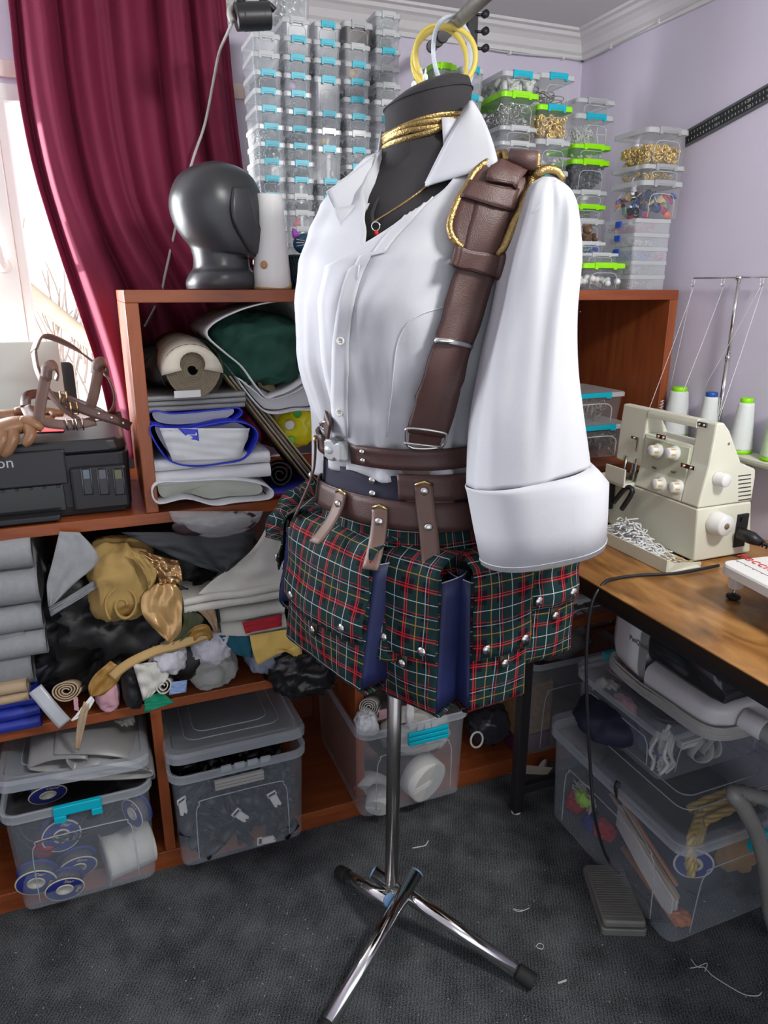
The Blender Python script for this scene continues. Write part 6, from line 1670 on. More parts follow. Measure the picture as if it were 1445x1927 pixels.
# bin with cord spools, lid ajar
bin_('clear bin of cord spools with teal latch and lid ajar, leftmost on the floor', -.296, .008, 1.40, 1.84, BB, .262, latch=M_TEAL, lid=True, lidz=.030, lidtilt=(-.10, .05))
M_SPOOL = mat('navy_spool_card', (.02, .03, .22), .5, var=.15); M_SPOOLC = mat('cream_spool_core', (.58, .56, .46), .5); M_SPGOLD = mat('spool_gold_print', (.62, .52, .22), .4)
def spool(label, u, v, y, ang, r=.042, tilt=0.0, m=M_SPOOL, words=('Star', 'Blue')):
    c = at_y(u, v, y); t = thing('cord_spool', label, 'spool', c, 'cord spools in the left bin')
    X = Matrix.Translation(c) @ Matrix.Rotation(ang, 4, 'Z') @ Matrix.Rotation(pi / 2 + tilt, 4, 'X')
    lathe('flange', [(r * .42, 0), (r * .96, 0), (r, .0012), (r * .96, .0024), (r * .42, .0024)], m, t, X=X, caps=False, seg=36)
    lathe('flange_rim', [(r * .93, .0025), (r * .985, .0027), (r, .0012)], mat('spool_rim', (.60, .58, .44), .4), t, X=X, caps=False, seg=36)
    lathe('core', [(r * .34, -.02), (r * .44, -.02), (r * .44, .0036), (r * .40, .0042), (r * .34, .0036), (r * .33, -.02)], M_SPOOLC, t, X=X, caps=False, seg=28)
    lathe('cord_winding', [(r * .45, -.001), (r * .8, -.002), (r * .8, -.022), (r * .45, -.023)], mat('grey_cord', (.10, .10, .12), .7, bump=.8, bscale=300), t, X=X, caps=False, seg=28)
    lathe('flange', [(r * .42, -.026), (r, -.026), (r, -.0235), (r * .42, -.0235)], m, t, X=X, caps=False, seg=36)
    for k, wd in enumerate(words):
        a = 1.0 - k * 1.6
        textmesh('spool_lettering', wd, r * .30, X @ Matrix.Rotation(a - pi / 2 + .2, 4, 'Z') @ Matrix.Translation((0, r * .70, .0027)), M_SPGOLD, t, extrude=.0002, shear=.3)
    return t
spool('navy cord spool at the top centre of the spool bin', 116, 1572, 1.425, .1, .040)
spool('navy cord spool lower left in the spool bin', 68, 1660, 1.425, -.05, .042, .25)
spool('navy cord spool tilted behind the front two spools', 146, 1632, 1.452, .1, .042, .35, words=('Blue',))
spool('navy cord spool lying lowest at the front of the bin', 122, 1672, 1.420, .0, .041, .30)
spool('navy cord spool standing in the right corner of the bin', 250, 1530, 1.46, -.95, .036, words=('Blue',))
spool('navy cord spool with yellow rim at the open top', 90, 1494, 1.50, .1, .040, .5, words=('Cord',))
rr_ = at_y(80, 1598, 1.46)
tag(lathe('red_thread_reel', [(1e-4, 0), (.020, .0), (.022, .004), (.022, .05), (.018, .055), (1e-4, .055)], mat('red_thread', (.33, .015, .035), .6, bump=.6, bscale=300), X=TR(rr_, 0, .5, .6), seg=24), 'red thread reel leaning behind the navy spools', 'reel')
wc = at_y(238, 1606, 1.50)
rp = thing('white_cord_reel', 'large reel of white cord lying on its side in the spool bin', 'reel', wc)
Xr = TR(wc + Vector((-.050, 0, 0)), 0.25, 0, pi / 2)
lathe('cord_winding', [(1e-4, 0)] + [(.050 + .0012 * (k % 2), .11 * k / 30) for k in range(31)] + [(1e-4, .11)], mat('white_cord', (.66, .66, .62), .7, bump=.5, bscale=300), rp, X=Xr, seg=30)
lathe('reel_disc', [(1e-4, -.002), (.060, -.002), (.060, .001), (1e-4, .001)], mat('grey_disc', (.35, .36, .36), .4), rp, X=Xr, seg=30)
crumple('black_cord_heap', 'tangle of black cords filling the bin under the lid', -10, 280, 1500, 1560, 1.50, 1.80, M_BLACKVEL, .25, 6.1, creases=.8, cat='cord')
crumple('dark_cord_bed', 'dark cord filling behind the spools in the left bin', 30, 270, 1545, 1655, 1.52, 1.80, mat('dark_cord_fill', (.015, .017, .025), .7, bump=.8, bscale=200), .12, 2.6, creases=.6, cat='cord', sq=.5)
rng = random.Random(3)
for q in range(4):
    P_ = [at_y(20 + q * 30 + rng.uniform(-20, 20), 1540 + rng.uniform(-10, 10), 1.44), at_y(80 + rng.uniform(-40, 60), 1600 + rng.uniform(-30, 30), 1.418), at_y(140 + rng.uniform(-20, 40), 1560 + rng.uniform(-20, 20), 1.42), at_y(170 + q * 20, 1520, 1.44)]
    tag(tube('black_lace', P_, .0018, M_BLACKPL, seg=6, sm=6), ['loose black cord curling left in the spool bin', 'loose black cord crossing the top spool', 'loose black cord behind the top spool', 'loose black cord reaching the bin latch'][q], 'cord', 'loose cords in the spool bin')
# grey vinyl folded on the lid
gv = thing('grey_vinyl', 'grey vinyl sheet folded in layers on the ajar bin lid', 'vinyl', at_y(190, 1470, 1.45))
M_VINYL = mat('grey_vinyl', (.20, .20, .195), .35, var=.06)
def vfold(L, R_, y, nm='vinyl_layer'):
    P_ = smooth_path([at_y(u, v, y + dy) for u, v, dy in L], 5)
    G = [[p + Vector((0, g, 0)) + Vector((0, 0, .03 * g)) for g in (0, .1, .2, .33)] for p in P_]
    sheet(nm, G, M_VINYL, gv, .003)
vfold([(102, 1420, .0), (180, 1420, -.01), (250, 1430, -.012), (285, 1450, -.01), (290, 1465, 0), (270, 1462, .01), (200, 1446, .01), (120, 1440, .01)], None, 1.44)
vfold([(52, 1446, .01), (100, 1430, 0), (160, 1428, -.005), (155, 1440, -.005), (120, 1450, 0), (80, 1452, .0), (55, 1448, .005)], None, 1.43)
vfold([(98, 1466, .0), (180, 1468, -.004), (270, 1464, -.006), (288, 1456, -.006), (270, 1450, 0), (190, 1454, 0)], None, 1.428)
vfold([(125, 1432, -.006), (140, 1450, -.012), (160, 1446, -.012), (185, 1440, -.008), (260, 1446, -.008), (280, 1452, 0)], None, 1.424)
crumple('scrap_paper', 'small torn grey scrap lying on the grey vinyl', 208, 252, 1358, 1376, 1.55, 1.60, mat('grey_scrap', (.38, .37, .34), .8), .4, 1.1, cat='scrap')

# bin of black buckles with lid on
bin_('clear bin of black buckles with closed lid and grey latch', .042, .362, 1.40, 1.84, BB, .262, latch=None, lid=True, lidz=.012, lidtilt=(-.09, .0))
BLT = [o for o in COL.objects if o.name.startswith('storage_bin')][-1]
XB2 = Matrix.Translation(ORG[BLT])
g = join_geo([boxgeo(-.062, .05, -.232, -.222, .215 + k * .008, .222 + k * .008) for k in range(3)])
V, Fc = xform(g, XB2); mk('latch', V, Fc, mat('grey_hinge_latch', (.33, .33, .31), .35), BLT, smooth=False, bevel=.001)
g = join_geo([boxgeo(-.045 + k * .030, -.022 + k * .030, -.226, -.221, .256, .270) for k in range(4)])
V, Fc = xform(g, XB2); mk('latch_teeth', V, Fc, M_BINRIM, BLT, smooth=False)
pile('black_buckles', 'black plastic buckles filling the second bin', 'buckles', .075, .330, 1.43, 1.80, BB + .006, BB + .20, boxgeo(-.022, .022, -.014, .014, -.005, .005), 620, mat('black_buckle', (.006, .0065, .009), .35), seed=9, pw=1.0)
def wbuckle(label, u, v, y, rz, ry):
    c = at_y(u, v, y)
    t = thing('white_buckle', label, 'buckle', c, 'pale buckles in the second bin'); X = TR(c, rz, pi / 2, ry)
    V, Fc = stackgeo([([(-.016, -.009), (.016, -.009), (.020, -.004), (.012, 0), (.020, .004), (.016, .009), (-.016, .009)], -.003), ([(-.016, -.009), (.016, -.009), (.020, -.004), (.012, 0), (.020, .004), (.016, .009), (-.016, .009)], .003)], X)
    mk('buckle_plug', V, Fc, M_WHITEPL, t, smooth=False, bevel=.001)
    tube('buckle_frame', [X @ Vector(p) for p in ((-.016, -.010, 0), (-.026, -.010, 0), (-.026, .010, 0), (-.016, .010, 0))], .0025, M_WHITEPL, t, 6)
wbuckle('white plastic buckle in the middle of the buckle bin', 455, 1536, 1.424, .2, .9)
wbuckle('white plastic buckle at the left wall of the buckle bin', 344, 1520, 1.43, .5, 1.5)
wbuckle('white plastic buckle upper right in the buckle bin', 518, 1506, 1.43, 0, 1.2)
wbuckle('white plastic buckle low at the right of the buckle bin', 505, 1580, 1.43, 0, .1)

# bin of white tape rolls under the pouches
bin_('clear bin of white tape rolls with teal hinge latch under the pouches', .488, .800, 1.40, 1.82, BB, .262)
BLT = [o for o in COL.objects if o.name.startswith('storage_bin')][-1]; XB3 = Matrix.Translation(ORG[BLT])
g = join_geo([boxgeo(-.035, .075, -.226 - k * .002, -.218, .236 - k * .012, .246 - k * .012) for k in range(3)])
V, Fc = xform(g, XB3 @ Matrix.Translation((.005, 0, 0))); mk('latch', V, Fc, M_TEAL, BLT, smooth=False, bevel=.0015)
g = join_geo([boxgeo(-.005 + k * .020, .011 + k * .020, -.224, -.219, .248, .264) for k in range(3)])
V, Fc = xform(g, XB3); mk('latch_teeth', V, Fc, M_BINRIM, BLT, smooth=False)
def taperoll(label, u, v, y, r, w, rz, rx=0.0, m=M_WHITEPL):
    c = at_y(u, v, y); t = thing('tape_roll', label, 'roll', c, 'white tape rolls in the bin')
    X = Matrix.Translation(c) @ Matrix.Rotation(rz, 4, 'Z') @ Matrix.Rotation(pi / 2 + rx, 4, 'X')
    lathe('wound_tape', [(r * .12, w / 2)] + [(r * (.2 + .8 * k / 8), w / 2 + .0006 * (k % 2)) for k in range(9)] + [(r, -w / 2), (r * .12, -w / 2)], m, t, X=X, seg=36)
    lathe('roll_hub', [(1e-4, w / 2 + .001), (r * .12, w / 2 + .001), (r * .12, w / 2 - .002)], mat('grey_hub', (.4, .4, .4), .5), t, X=X, seg=14)
    box('tail', -r * .9, r * .15, -r * .14, r * .14, w / 2 + .0006, w / 2 + .0016, M_PAPER, t, 0, X=X)
M_TAPE = mat('white_elastic', (.60, .59, .56), .7, var=.04)
taperoll('largest white tape roll at the front of the tape bin', 796, 1462, 1.44, .060, .05, .35, .15, M_TAPE)
taperoll('white tape roll upper left behind the pole', 770, 1388, 1.46, .042, .04, -.3, .4, M_TAPE)
taperoll('small white tape roll low at the left of the bin', 712, 1505, 1.44, .032, .05, -.5, .3, M_TAPE)
taperoll('flat white tape roll at the lower left back of the bin', 700, 1478, 1.50, .045, .04, -.6, .5, M_TAPE)
crumple('folded_pad', 'grey white wadding behind the tape rolls', 740, 860, 1370, 1430, 1.56, 1.72, M_TAPE, .2, 3.0, cat='wadding')
crumple('white_wrapper', 'white plastic wrapper sticking out of the tape bin', 678, 716, 1352, 1390, 1.42, 1.48, M_WHITEPOLY, .3, 3.9, cat='wrapper')
roll('label_roll', 'pale paper roll with a barcode lying in the tape bin', at_y(694, 1332, 1.46), at_y(700, 1322, 1.58), .026, mat('pale_paper', (.50, .48, .42), .7), cat='roll', turns=4)
b_ = box('barcode_card', at_y(688, 1345, 1.47).x, at_y(728, 1345, 1.47).x, 1.468, 1.474, at_y(700, 1358, 1.47).z, at_y(700, 1340, 1.47).z, mat('pink_card2', (.66, .40, .42), .6)); tag(b_, 'pink edged barcode card in the tape bin', 'card')
for k in range(12):
    bx = box('barcode_bar', at_y(696, 1348, 1.466).x + k * .0022, at_y(696, 1348, 1.466).x + k * .0022 + (.0012 if k % 3 else .0006), 1.4670, 1.468, at_y(700, 1354, 1.466).z, at_y(700, 1344, 1.466).z, M_BLACKPL, b_, 0)
crumple('white_strap', 'white strap end standing up beside the pole in the tape bin', 766, 782, 1325, 1372, 1.43, 1.45, M_PAPER, .2, 1.9, cat='strap')
# ------------------------------------------------------------------ sewing table
TZ = 0.78; TXL, TXR_, TYN, TYF = 0.888, 1.435, -0.25, 1.372
tbl = thing('sewing_table', 'rustic brown sewing table with black legs against the right wall', 'table', (1.16, .6, 0))
box('table_top', TXL, TXR_, TYN, TYF, TZ - .022, TZ, M_TABLE, tbl, .0015)
box('edge_band', TXL - .0012, TXL + .001, TYN, TYF, TZ - .023, TZ - .0025, M_TABLEEDGE, tbl, 0)
for x in (.905, 1.395):
    for y in (1.335, -.2):
        lg = box('leg', x, x + .028, y, y + .028, .006, TZ - .022, M_BLACKMETAL, tbl, .002)
        lathe('leveling_foot', [(1e-4, 0), (.013, 0), (.013, .004), (.006, .006)], M_WHITEPL, lg, X=TR((x + .014, y + .014, 0)), seg=14)
    box('frame_rail', x, x + .028, -.17, 1.335, TZ - .050, TZ - .022, M_BLACKMETAL, tbl, .002)
box('cross_bar', .933, 1.395, 1.338, 1.360, .06, .085, M_BLACKMETAL, tbl, .002)
box('cross_bar', .933, 1.395, 1.338, 1.360, TZ - .050, TZ - .022, M_BLACKMETAL, tbl, .002)
TT = TZ + .0008

# ------------------------------------------------------------------ serger
SY0, SY1 = 1.092, 1.375
sg = thing('overlock_machine', 'cream overlock sewing machine with four tension dials on the table', 'sewing machine', (1.24, 1.23, TT))
def prof_y(pts, y0): return [at_y(u, v, y0) for u, v in pts]
def extrude_y(name, P, y0, y1, m, parent, bevel=.004):
    n = len(P)
    V = [Vector((p.x, y0, p.z)) for p in P] + [Vector((p.x, y1, p.z)) for p in P]
    Fc = [tuple(range(n)), tuple(range(2 * n - 1, n - 1, -1))] + [(k, n + k, n + (k + 1) % n, (k + 1) % n) for k in range(n)]
    o = mk(name, V, Fc, m, parent, smooth=False, bevel=bevel)
    bm = bmesh.new(); bm.from_mesh(o.data); bmesh.ops.recalc_face_normals(bm, faces=bm.faces); bm.to_mesh(o.data); bm.free()
    return o
lower = prof_y([(1306, 1056), (1313, 958), (1330, 955), (1420, 900), (1424, 884), (1416, 1012), (1376, 1034)], SY0)
for p in lower: p.z = max(p.z, TT + .002)
lower[0].z = TT + .004; lower[-1].z = TT + .004
lower = [lower[0], lower[1], Vector((lower[4].x, SY0, lower[1].z)), Vector((lower[5].x, SY0, TT + .004))]
upper = prof_y([(1313, 957), (1322, 952), (1346, 806), (1350, 795), (1362, 794), (1372, 806), (1396, 874), (1412, 876), (1424, 884)], SY0)
upper = upper + [Vector((upper[-1].x, SY0, upper[0].z))]
extrude_y('base', lower, SY0, SY1 + .02, M_CREAM, sg)
ztop = upper[3].z; zh = at_y(1348, 850, SY0).z
# upper housing: right block, handle bridge, needle head
def cut(z): return [p for p in upper]
xf = lambda z: interp(sorted([(p.z, p.x) for p in upper[:4]]), z)
xb = lambda z: interp(sorted([(p.z, p.x) for p in upper[4:9]]), z)
def slab(name, y0, y1, z0, z1, m=M_CREAM, inset=0.0, bevel=.004):
    P = [Vector((xf(z0) + inset, 0, z0)), Vector((xf((z0 + z1) / 2) + inset, 0, (z0 + z1) / 2)), Vector((xf(z1) + inset, 0, z1)), Vector((max(xb(z1), xf(z1) + .02), 0, z1))] + [Vector((xb(z1 + (z0 - z1) * k / 10), 0, z1 + (z0 - z1) * k / 10)) for k in range(1, 11)]
    return extrude_y(name, P, y0, y1, m, sg, bevel)
z_a = lower[1].z + .0012; zg0, zg1 = ztop - .058, ztop - .020
slab('right_housing', SY0, SY0 + .052, z_a, ztop - .002)
slab('middle_housing', SY0 + .051, SY0 + .200, z_a, zg0)
slab('handle', SY0 + .051, SY0 + .200, zg1, ztop - .002, bevel=.006)
slab('needle_head', SY0 + .199, SY1 + .005, z_a + .045, ztop - .002)
box('needle_plate', xf(z_a) - .030, xf(z_a) + .06, SY0 + .200, SY1 + .03, z_a - .004, z_a + .006, M_CREAM, sg, .003)
slab('front_panel', SY0 + .056, SY0 + .194, z_a + .004, zg0 - .006, M_CREAM2, inset=-.003, bevel=.002)
# presser mechanism in the needle gap
for dy, dx in ((.215, .010), (.235, .018), (.250, .008)):
    cyl('needle_bar', (xf(z_a) + dx, SY0 + dy, z_a + .004), (xf(z_a) + dx + .006, SY0 + dy, z_a + .06), .004, M_STEEL, sg, seg=10)
box('presser_foot', xf(z_a) - .022, xf(z_a) + .014, SY0 + .222, SY0 + .240, z_a + .006, z_a + .011, M_STEEL, sg, .001)
box('eye_guard', xf(z_a) - .034, xf(z_a) - .030, SY0 + .195, SY0 + .265, z_a + .004, z_a + .042, M_CREAM, sg, .0015)
mech = [at_x(u, v, xf(z_a) - .02) for u, v in ((1155, 945), (1178, 918), (1190, 925), (1170, 958))]
tube('looper_arm', mech, .006, M_BLACKMETAL, sg, 8, sm=3)
box('looper_block', xf(z_a) - .018, xf(z_a), SY1 - .02, SY1 + .02, TT + .05, z_a - .004, M_BLACKMETAL, sg, .003)
# tension dials
M_DIALY = mat('dial_ochre', (.65, .42, .08), .4)
for u, v in ((1238, 848), (1270, 853), (1245, 911), (1277, 917)):
    zz = at_x(u, v, 1.18).z; xface = xf(zz) - .004; c = at_x(u, v, xface)
    X = Matrix.Translation((xface, c.y, c.z)) @ Matrix.Rotation(-pi / 2 + .10, 4, 'Y')
    dl = lathe('tension_dial', [(1e-4, .024), (.0095, .024), (.0115, .022), (.012, .006), (.0165, .005), (.017, 0)], M_WHITEPL, sg, X=X, seg=28)
    g = join_geo([xform(boxgeo(.0105, .0124, -.0016, .0016, .008, .020), X @ Matrix.Rotation(k * pi / 3 + .4, 4, 'Z')) for k in range(6)])
    V, Fc = g; o = mk('dial_stripes', V, Fc, M_DIALY, dl, smooth=False); o['kind'] = 'stuff'
def plateX(name, u, v, w, h, m, off=.006, studs=0):
    zz = at_x(u, v, 1.18).z; x = xf(zz) - off; c = at_x(u, v, x)
    o = box(name, x - .004, x, c.y - w / 2, c.y + w / 2, c.z - h / 2, c.z + h / 2, m, sg, .001)
    for k in range(studs):
        yy = c.y + (k - (studs - 1) / 2) * w * .5
        blob('stud', Vector((x - .005, yy, c.z)), .003, .003, .003, M_CHROME, o, 6)
plateX('thread_guide', 1246, 822, .030, .010, M_CHROME, studs=2); plateX('thread_guide', 1323, 799, .026, .010, mat('dark_chrome', (.25, .26, .28), .2, .9), .004, 2)
plateX('thread_guide', 1296, 878, .040, .010, M_CHROME, studs=2); plateX('thread_guide', 1196, 824, .024, .006, M_STEEL, .003, 1); plateX('thread_lever', 1200, 838, .004, .030, M_STEEL, .003)
for u, v in ((1232, 880), (1268, 888)): plateX('printed_icon', u, v, .012, .004, mat('icon_print', (.12, .13, .10), .6), .0035)
x_ = lower[0].x
lb = at_x(1279, 1036, x_ - .001)
lathe('gold_badge', [(1e-4, .0012), (.009, .0012), (.010, 0)], mat('badge_gold', (.35, .27, .10), .3, .7), sg, X=Matrix.Translation((x_ + .0035, lb.y, lb.z)) @ Matrix.Rotation(-pi / 2, 4, 'Y') @ Matrix.Diagonal((.8, 1.25, 1, 1)), seg=24)
tx = at_x(1240, 1027, x_)
textmesh('blue_lettering', '286mm', .011, face_matrix((x_ + .0012, tx.y, tx.z), (0, -1, 0), (.10, 0, 1)), mat('blue_print', (.05, .10, .50), .5), sg, shear=.3)
tx = at_x(1272, 1000, x_ + .002)
textmesh('embossed_brand', 'TOYOTA', .026, face_matrix((x_ + .0030, tx.y - .004, tx.z), (0, -1, 0), (.07, 0, 1)), mat('embossed_cream', (.63, .64, .52), .45), sg)
# knobs on the right end
def knobY(name, u, v, prof_, m):
    c = at_y(u, v, SY0); return lathe(name, prof_, m, sg, X=Matrix.Translation((c.x, SY0, c.z)) @ Matrix.Rotation(pi / 2, 4, 'X'), seg=36)
knobY('stitch_dial', 1350, 900, [(1e-4, .026), (.012, .026), (.014, .024), (.0145, .002), (.0155, 0)], M_WHITEPL)
hw = knobY('handwheel', 1344, 982, [(1e-4, .034), (.020, .034), (.023, .031), (.0235, .016), (.0245, .015), (.025, .002), (.024, 0)], M_WHITEPL)
c = at_y(1344, 982, SY0)
lathe('wheel_badge', [(1e-4, .0355), (.0065, .0352), (.007, .034)], mat('badge_brown', (.20, .16, .09), .4), hw, X=Matrix.Translation((c.x, SY0, c.z)) @ Matrix.Rotation(pi / 2, 4, 'X'), seg=20)
for k in range(7):
    v = 893 + k * 7.6; a = at_y(1389, v + 3, SY0); b = at_y(1413, v - 2, SY0)
    if a.z > z_a + .0: pass
    box('vent_slot', a.x, min(b.x, upper[-1].x - .004), SY0 - .0006, SY0 + .001, a.z - .0012, a.z + .0012, mat('vent_dark', (.03, .035, .03), .6), sg, 0)
a, b = at_y(1378, 1030, SY0), at_y(1408, 965, SY0)
so = box('power_socket', a.x, min(b.x, lower[2].x - .003), SY0 - .004, SY0 + .002, max(a.z, TT + .008), b.z, M_BLACKPL, sg, .001)
sw = at_y(1396, 976, SY0)
box('power_switch', sw.x - .008, sw.x + .006, SY0 - .007, SY0 - .003, sw.z - .005, sw.z + .005, M_BLACKGL, so, .001)
sc_ = at_y(1371, 835, SY0); lathe('screw', [(1e-4, .001), (.003, .001), (.003, 0)], mat('screw_grey', (.25, .25, .22), .4, .6), sg, X=Matrix.Translation((sc_.x, SY0, sc_.z)) @ Matrix.Rotation(pi / 2, 4, 'X'), seg=14)
# spring on top
P_ = [at_d(1243, 775, (at_y(1243, 775, 1.28) - O).dot(FH)) + Vector((.004 * cos(a), .004 * sin(a), a * .0011)) for a in [k * .5 for k in range(50)]]
tube('tension_spring', P_, .0011, M_CHROME, sg, 5)
# plug and cable
p0 = at_y(1392, 1003, SY0 - .01); p0.x = min(p0.x, 1.385)
plg = thing('power_plug', 'black ribbed power plug in the side of the overlock machine', 'plug', p0 + Vector((0, 0, -.02)))
V, Fc = tubegeo([p0, p0 + Vector((.004, -.03, -.003)), p0 + Vector((.010, -.05, -.008))], [.014, .014, .008], 12); mk('plug_body', V, Fc, M_BLACKPL, plg)
for k in range(5):
    q = p0 + Vector((.010 + k * .004, -.052 - k * .007, -.009 - k * .002)); tube('strain_ring', [q, q + Vector((.002, -.003, -.001))], .0075, M_BLACKPL, plg, 10)
tube('power_cable', [p0 + Vector((.010, -.05, -.008)), p0 + Vector((.03, -.09, -.018)), p0 + Vector((.035, -.16, -.02)), p0 + Vector((.035, -.25, -.022))], .004, M_BLACKPL, plg, 8, sm=4)

# catch tray and thread waste
tr = thing('waste_tray', 'cream open waste tray in front of the overlock machine', 'tray', (1.10, 1.2, TT))
tx0, tx1, ty0, ty1 = 1.062, lower[0].x - .004, 1.068, 1.372
box('tray_floor', tx0, tx1, ty0, ty1, TT, TT + .003, M_CREAM, tr, .001)
box('tray_front', tx0 - .003, tx0, ty0, ty1, TT, TT + .030, M_CREAM, tr, .001)
V = [(tx0, ty0, TT), (tx1 + .01, ty0 + .01, TT), (tx1 + .01, ty0 + .01, TT + .008), (tx0 + .02, ty0, TT + .020), (tx0, ty0, TT + .030)]
mk('tray_end', [Vector(v) for v in V] + [Vector(v) + Vector((0, .003, 0)) for v in V], [(0, 1, 2, 3, 4), (9, 8, 7, 6, 5)] + [(k, 5 + k, 5 + (k + 1) % 5, (k + 1) % 5) for k in range(5)], M_CREAM, tr, smooth=False)
rng = random.Random(11); parts = []
for k in range(230):
    cx, cy = rng.gauss(1.108, .016), rng.gauss(1.225, .05)
    cx = min(max(cx, tx0 + .008), tx1 - .008); cy = min(max(cy, ty0 + .02), ty1 - .02)
    h = .058 * math.exp(-((cy - 1.245) / .06) ** 2 - ((cx - 1.108) / .03) ** 2)
    c = Vector((cx, cy, TT + .006 + h * rng.random()))
    L_ = rng.uniform(.012, .032); a0, b0 = rng.uniform(0, 2 * pi), rng.uniform(-.6, .6)
    d = Vector((cos(a0) * cos(b0), sin(a0) * cos(b0), sin(b0) * .4)) * L_; e = Vector((rng.gauss(0, .008), rng.gauss(0, .008), rng.uniform(0, .008)))
    pp = [c - d / 2, c + e, c + d / 2]
    pp = [Vector((min(max(q.x, tx0 + .003), tx1 - .003), q.y, max(q.z, TT + .004))) for q in pp]
    parts.append(tubegeo(smooth_path(pp, 3), .0018, 5))
g = join_geo(parts)
tag(mk('thread_waste', g[0], g[1], mat('waste_white', (.74, .74, .74), .8)), 'heap of white thread clippings in the waste tray', 'thread waste', kind='stuff')
parts = [xform(boxgeo(-.008, .008, -.004, .004, -.001, .001), TR((rng.uniform(tx0 + .02, tx1 - .01), rng.uniform(ty0 + .01, ty0 + .06), TT + .008 + .006 * rng.random()), rng.random() * 6, .3 * rng.random())) for k in range(16)]
g = join_geo(parts)
tag(mk('fabric_trimmings', g[0], g[1], mat('trimmings', (.42, .30, .18), .8), smooth=False), 'tan and red cloth trimmings at the near end of the waste tray', 'trimmings', kind='stuff')

# thread stand behind the machine
ts = thing('thread_stand', 'steel telescopic thread stand with a white cone platform', 'thread stand', (1.40, 1.2, TT))
xs = 1.405
zp = at_x(1420, 862, xs).z
V, Fc = stackgeo([(rrect(.058, .40, .02), -.010), (rrect(.062, .404, .02), -.004), (rrect(.062, .404, .02), .002), (rrect(.056, .398, .02), .005)], Matrix.Translation((xs, 1.235, zp)))
mk('cone_platform', V, Fc, M_CREAM, ts, smooth=False)
box('platform_support', xs - .008, xs + .01, 1.22, 1.25, TT, zp - .010, M_CREAM, ts, .002)
pt_, pb_ = at_x(1391, 522, xs + .008), at_x(1366, 785, xs + .008)
ptop = Vector((xs + .008, pt_.y, pt_.z)); pbot = Vector((xs + .008, pt_.y, zp))
cyl('lower_pole', pbot, ptop.lerp(pbot, .45), .0058, M_CHROME, ts, seg=14)
cyl('upper_pole', ptop.lerp(pbot, .45), ptop, .0044, M_CHROME, ts, seg=14)
cyl('pole_joint', ptop.lerp(pbot, .44), ptop.lerp(pbot, .47), .0068, M_CHROME, ts, seg=14)
ba, bb_ = at_x(1306, 522, xs + .008), at_x(1480, 512, xs + .008)
tube('guide_bar', [Vector((ba.x, ba.y, ptop.z)), ptop, Vector((bb_.x, bb_.y, ptop.z))], .0022, M_CHROME, ts, 8)
cyl('bar_clamp', ptop - Vector((0, 0, .006)), ptop + Vector((0, 0, .004)), .008, M_CHROME, ts, seg=14)
hooks = []
for u in (1308, 1364, 1438):
    h = at_x(u, 522, xs + .008); h.z = ptop.z; hooks.append(h)
    tube('thread_hook', [h, h + Vector((0, 0, -.016)), h + Vector((0, .005, -.020)), h + Vector((0, .009, -.014)), h + Vector((0, .008, -.002))], .0012, M_CHROME, ts, 6, sm=3)
def cone(label, u, vt, vb, y=None, cap=M_LIME, thread=M_THREAD, base=True, r=.027):
    c = at_x(u, vb, xs - .004)
    c = Vector((xs - .002, c.y, zp + .0058)); h = .128
    t = thing('thread_cone', label, 'thread cone', c, 'thread cones on the stand')
    X = Matrix.Translation(c)
    lathe('wound_thread', [(r * .98, .008)] + [(r * (1 - .36 * k / 24) + .0003 * (k % 2), .008 + (h - .020) * k / 24) for k in range(25)] + [(r * .60, h - .010)], thread, t, X=X, seg=30)
    lathe('cone_core', [(r * .52, h - .012), (r * .52, h), (r * .46, h + .001), (1e-4, h + .001)], cap, t, X=X, seg=24)
    if base: lathe('cone_base', [(1e-4, 0), (r, 0), (r, .008), (r * .9, .009)], cap, t, X=X, seg=24)
M_BLUECORE = mat('blue_core', (.01, .09, .40), .4)
M_LIMETHREAD = mat('pale_lime_thread', (.62, .78, .52), .8, var=.06, scale=300, bump=.5, bscale=500)
cone('white thread cone with lime core behind the machine handle', 1262, 735, 860, r=.035)
cone('white thread cone with blue core in the middle of the stand', 1322, 738, 860, cap=M_BLUECORE)
cone('white thread cone with lime core right of the steel pole', 1388, 748, 862)
cone('pale lime thread cone at the right edge of the picture', 1452, 760, 862, thread=M_LIMETHREAD)
M_STRAND = mat('thread_strand', (.75, .75, .76), .8)
def strand(label, a, b): tag(tube('thread_strand', [a, a.lerp(b, .5) + Vector((0, 0, -.004)), b], .0006, M_STRAND, seg=5, sm=4), label, 'thread', 'threads running from the stand')
strand('thread from the left hook down to the machine top', hooks[0] + Vector((0, 0, -.02)), at_x(1222, 768, 1.22))
strand('thread from the left hook down to the first cone', hooks[0] + Vector((0, .006, -.02)), Vector((xs - .002, at_x(1262, 735, xs).y, zp + .135)))
strand('thread from the middle hook to the lower machine front', hooks[1] + Vector((0, 0, -.02)), at_x(1282, 745, 1.24))
strand('thread from the right hook to the blue core cone', hooks[2] + Vector((0, .006, -.02)), Vector((xs - .002, at_x(1322, 738, xs).y, zp + .135)))
strand('thread from the right hook to the machine shoulder', hooks[2] + Vector((0, 0, -.02)), at_x(1352, 790, 1.25))

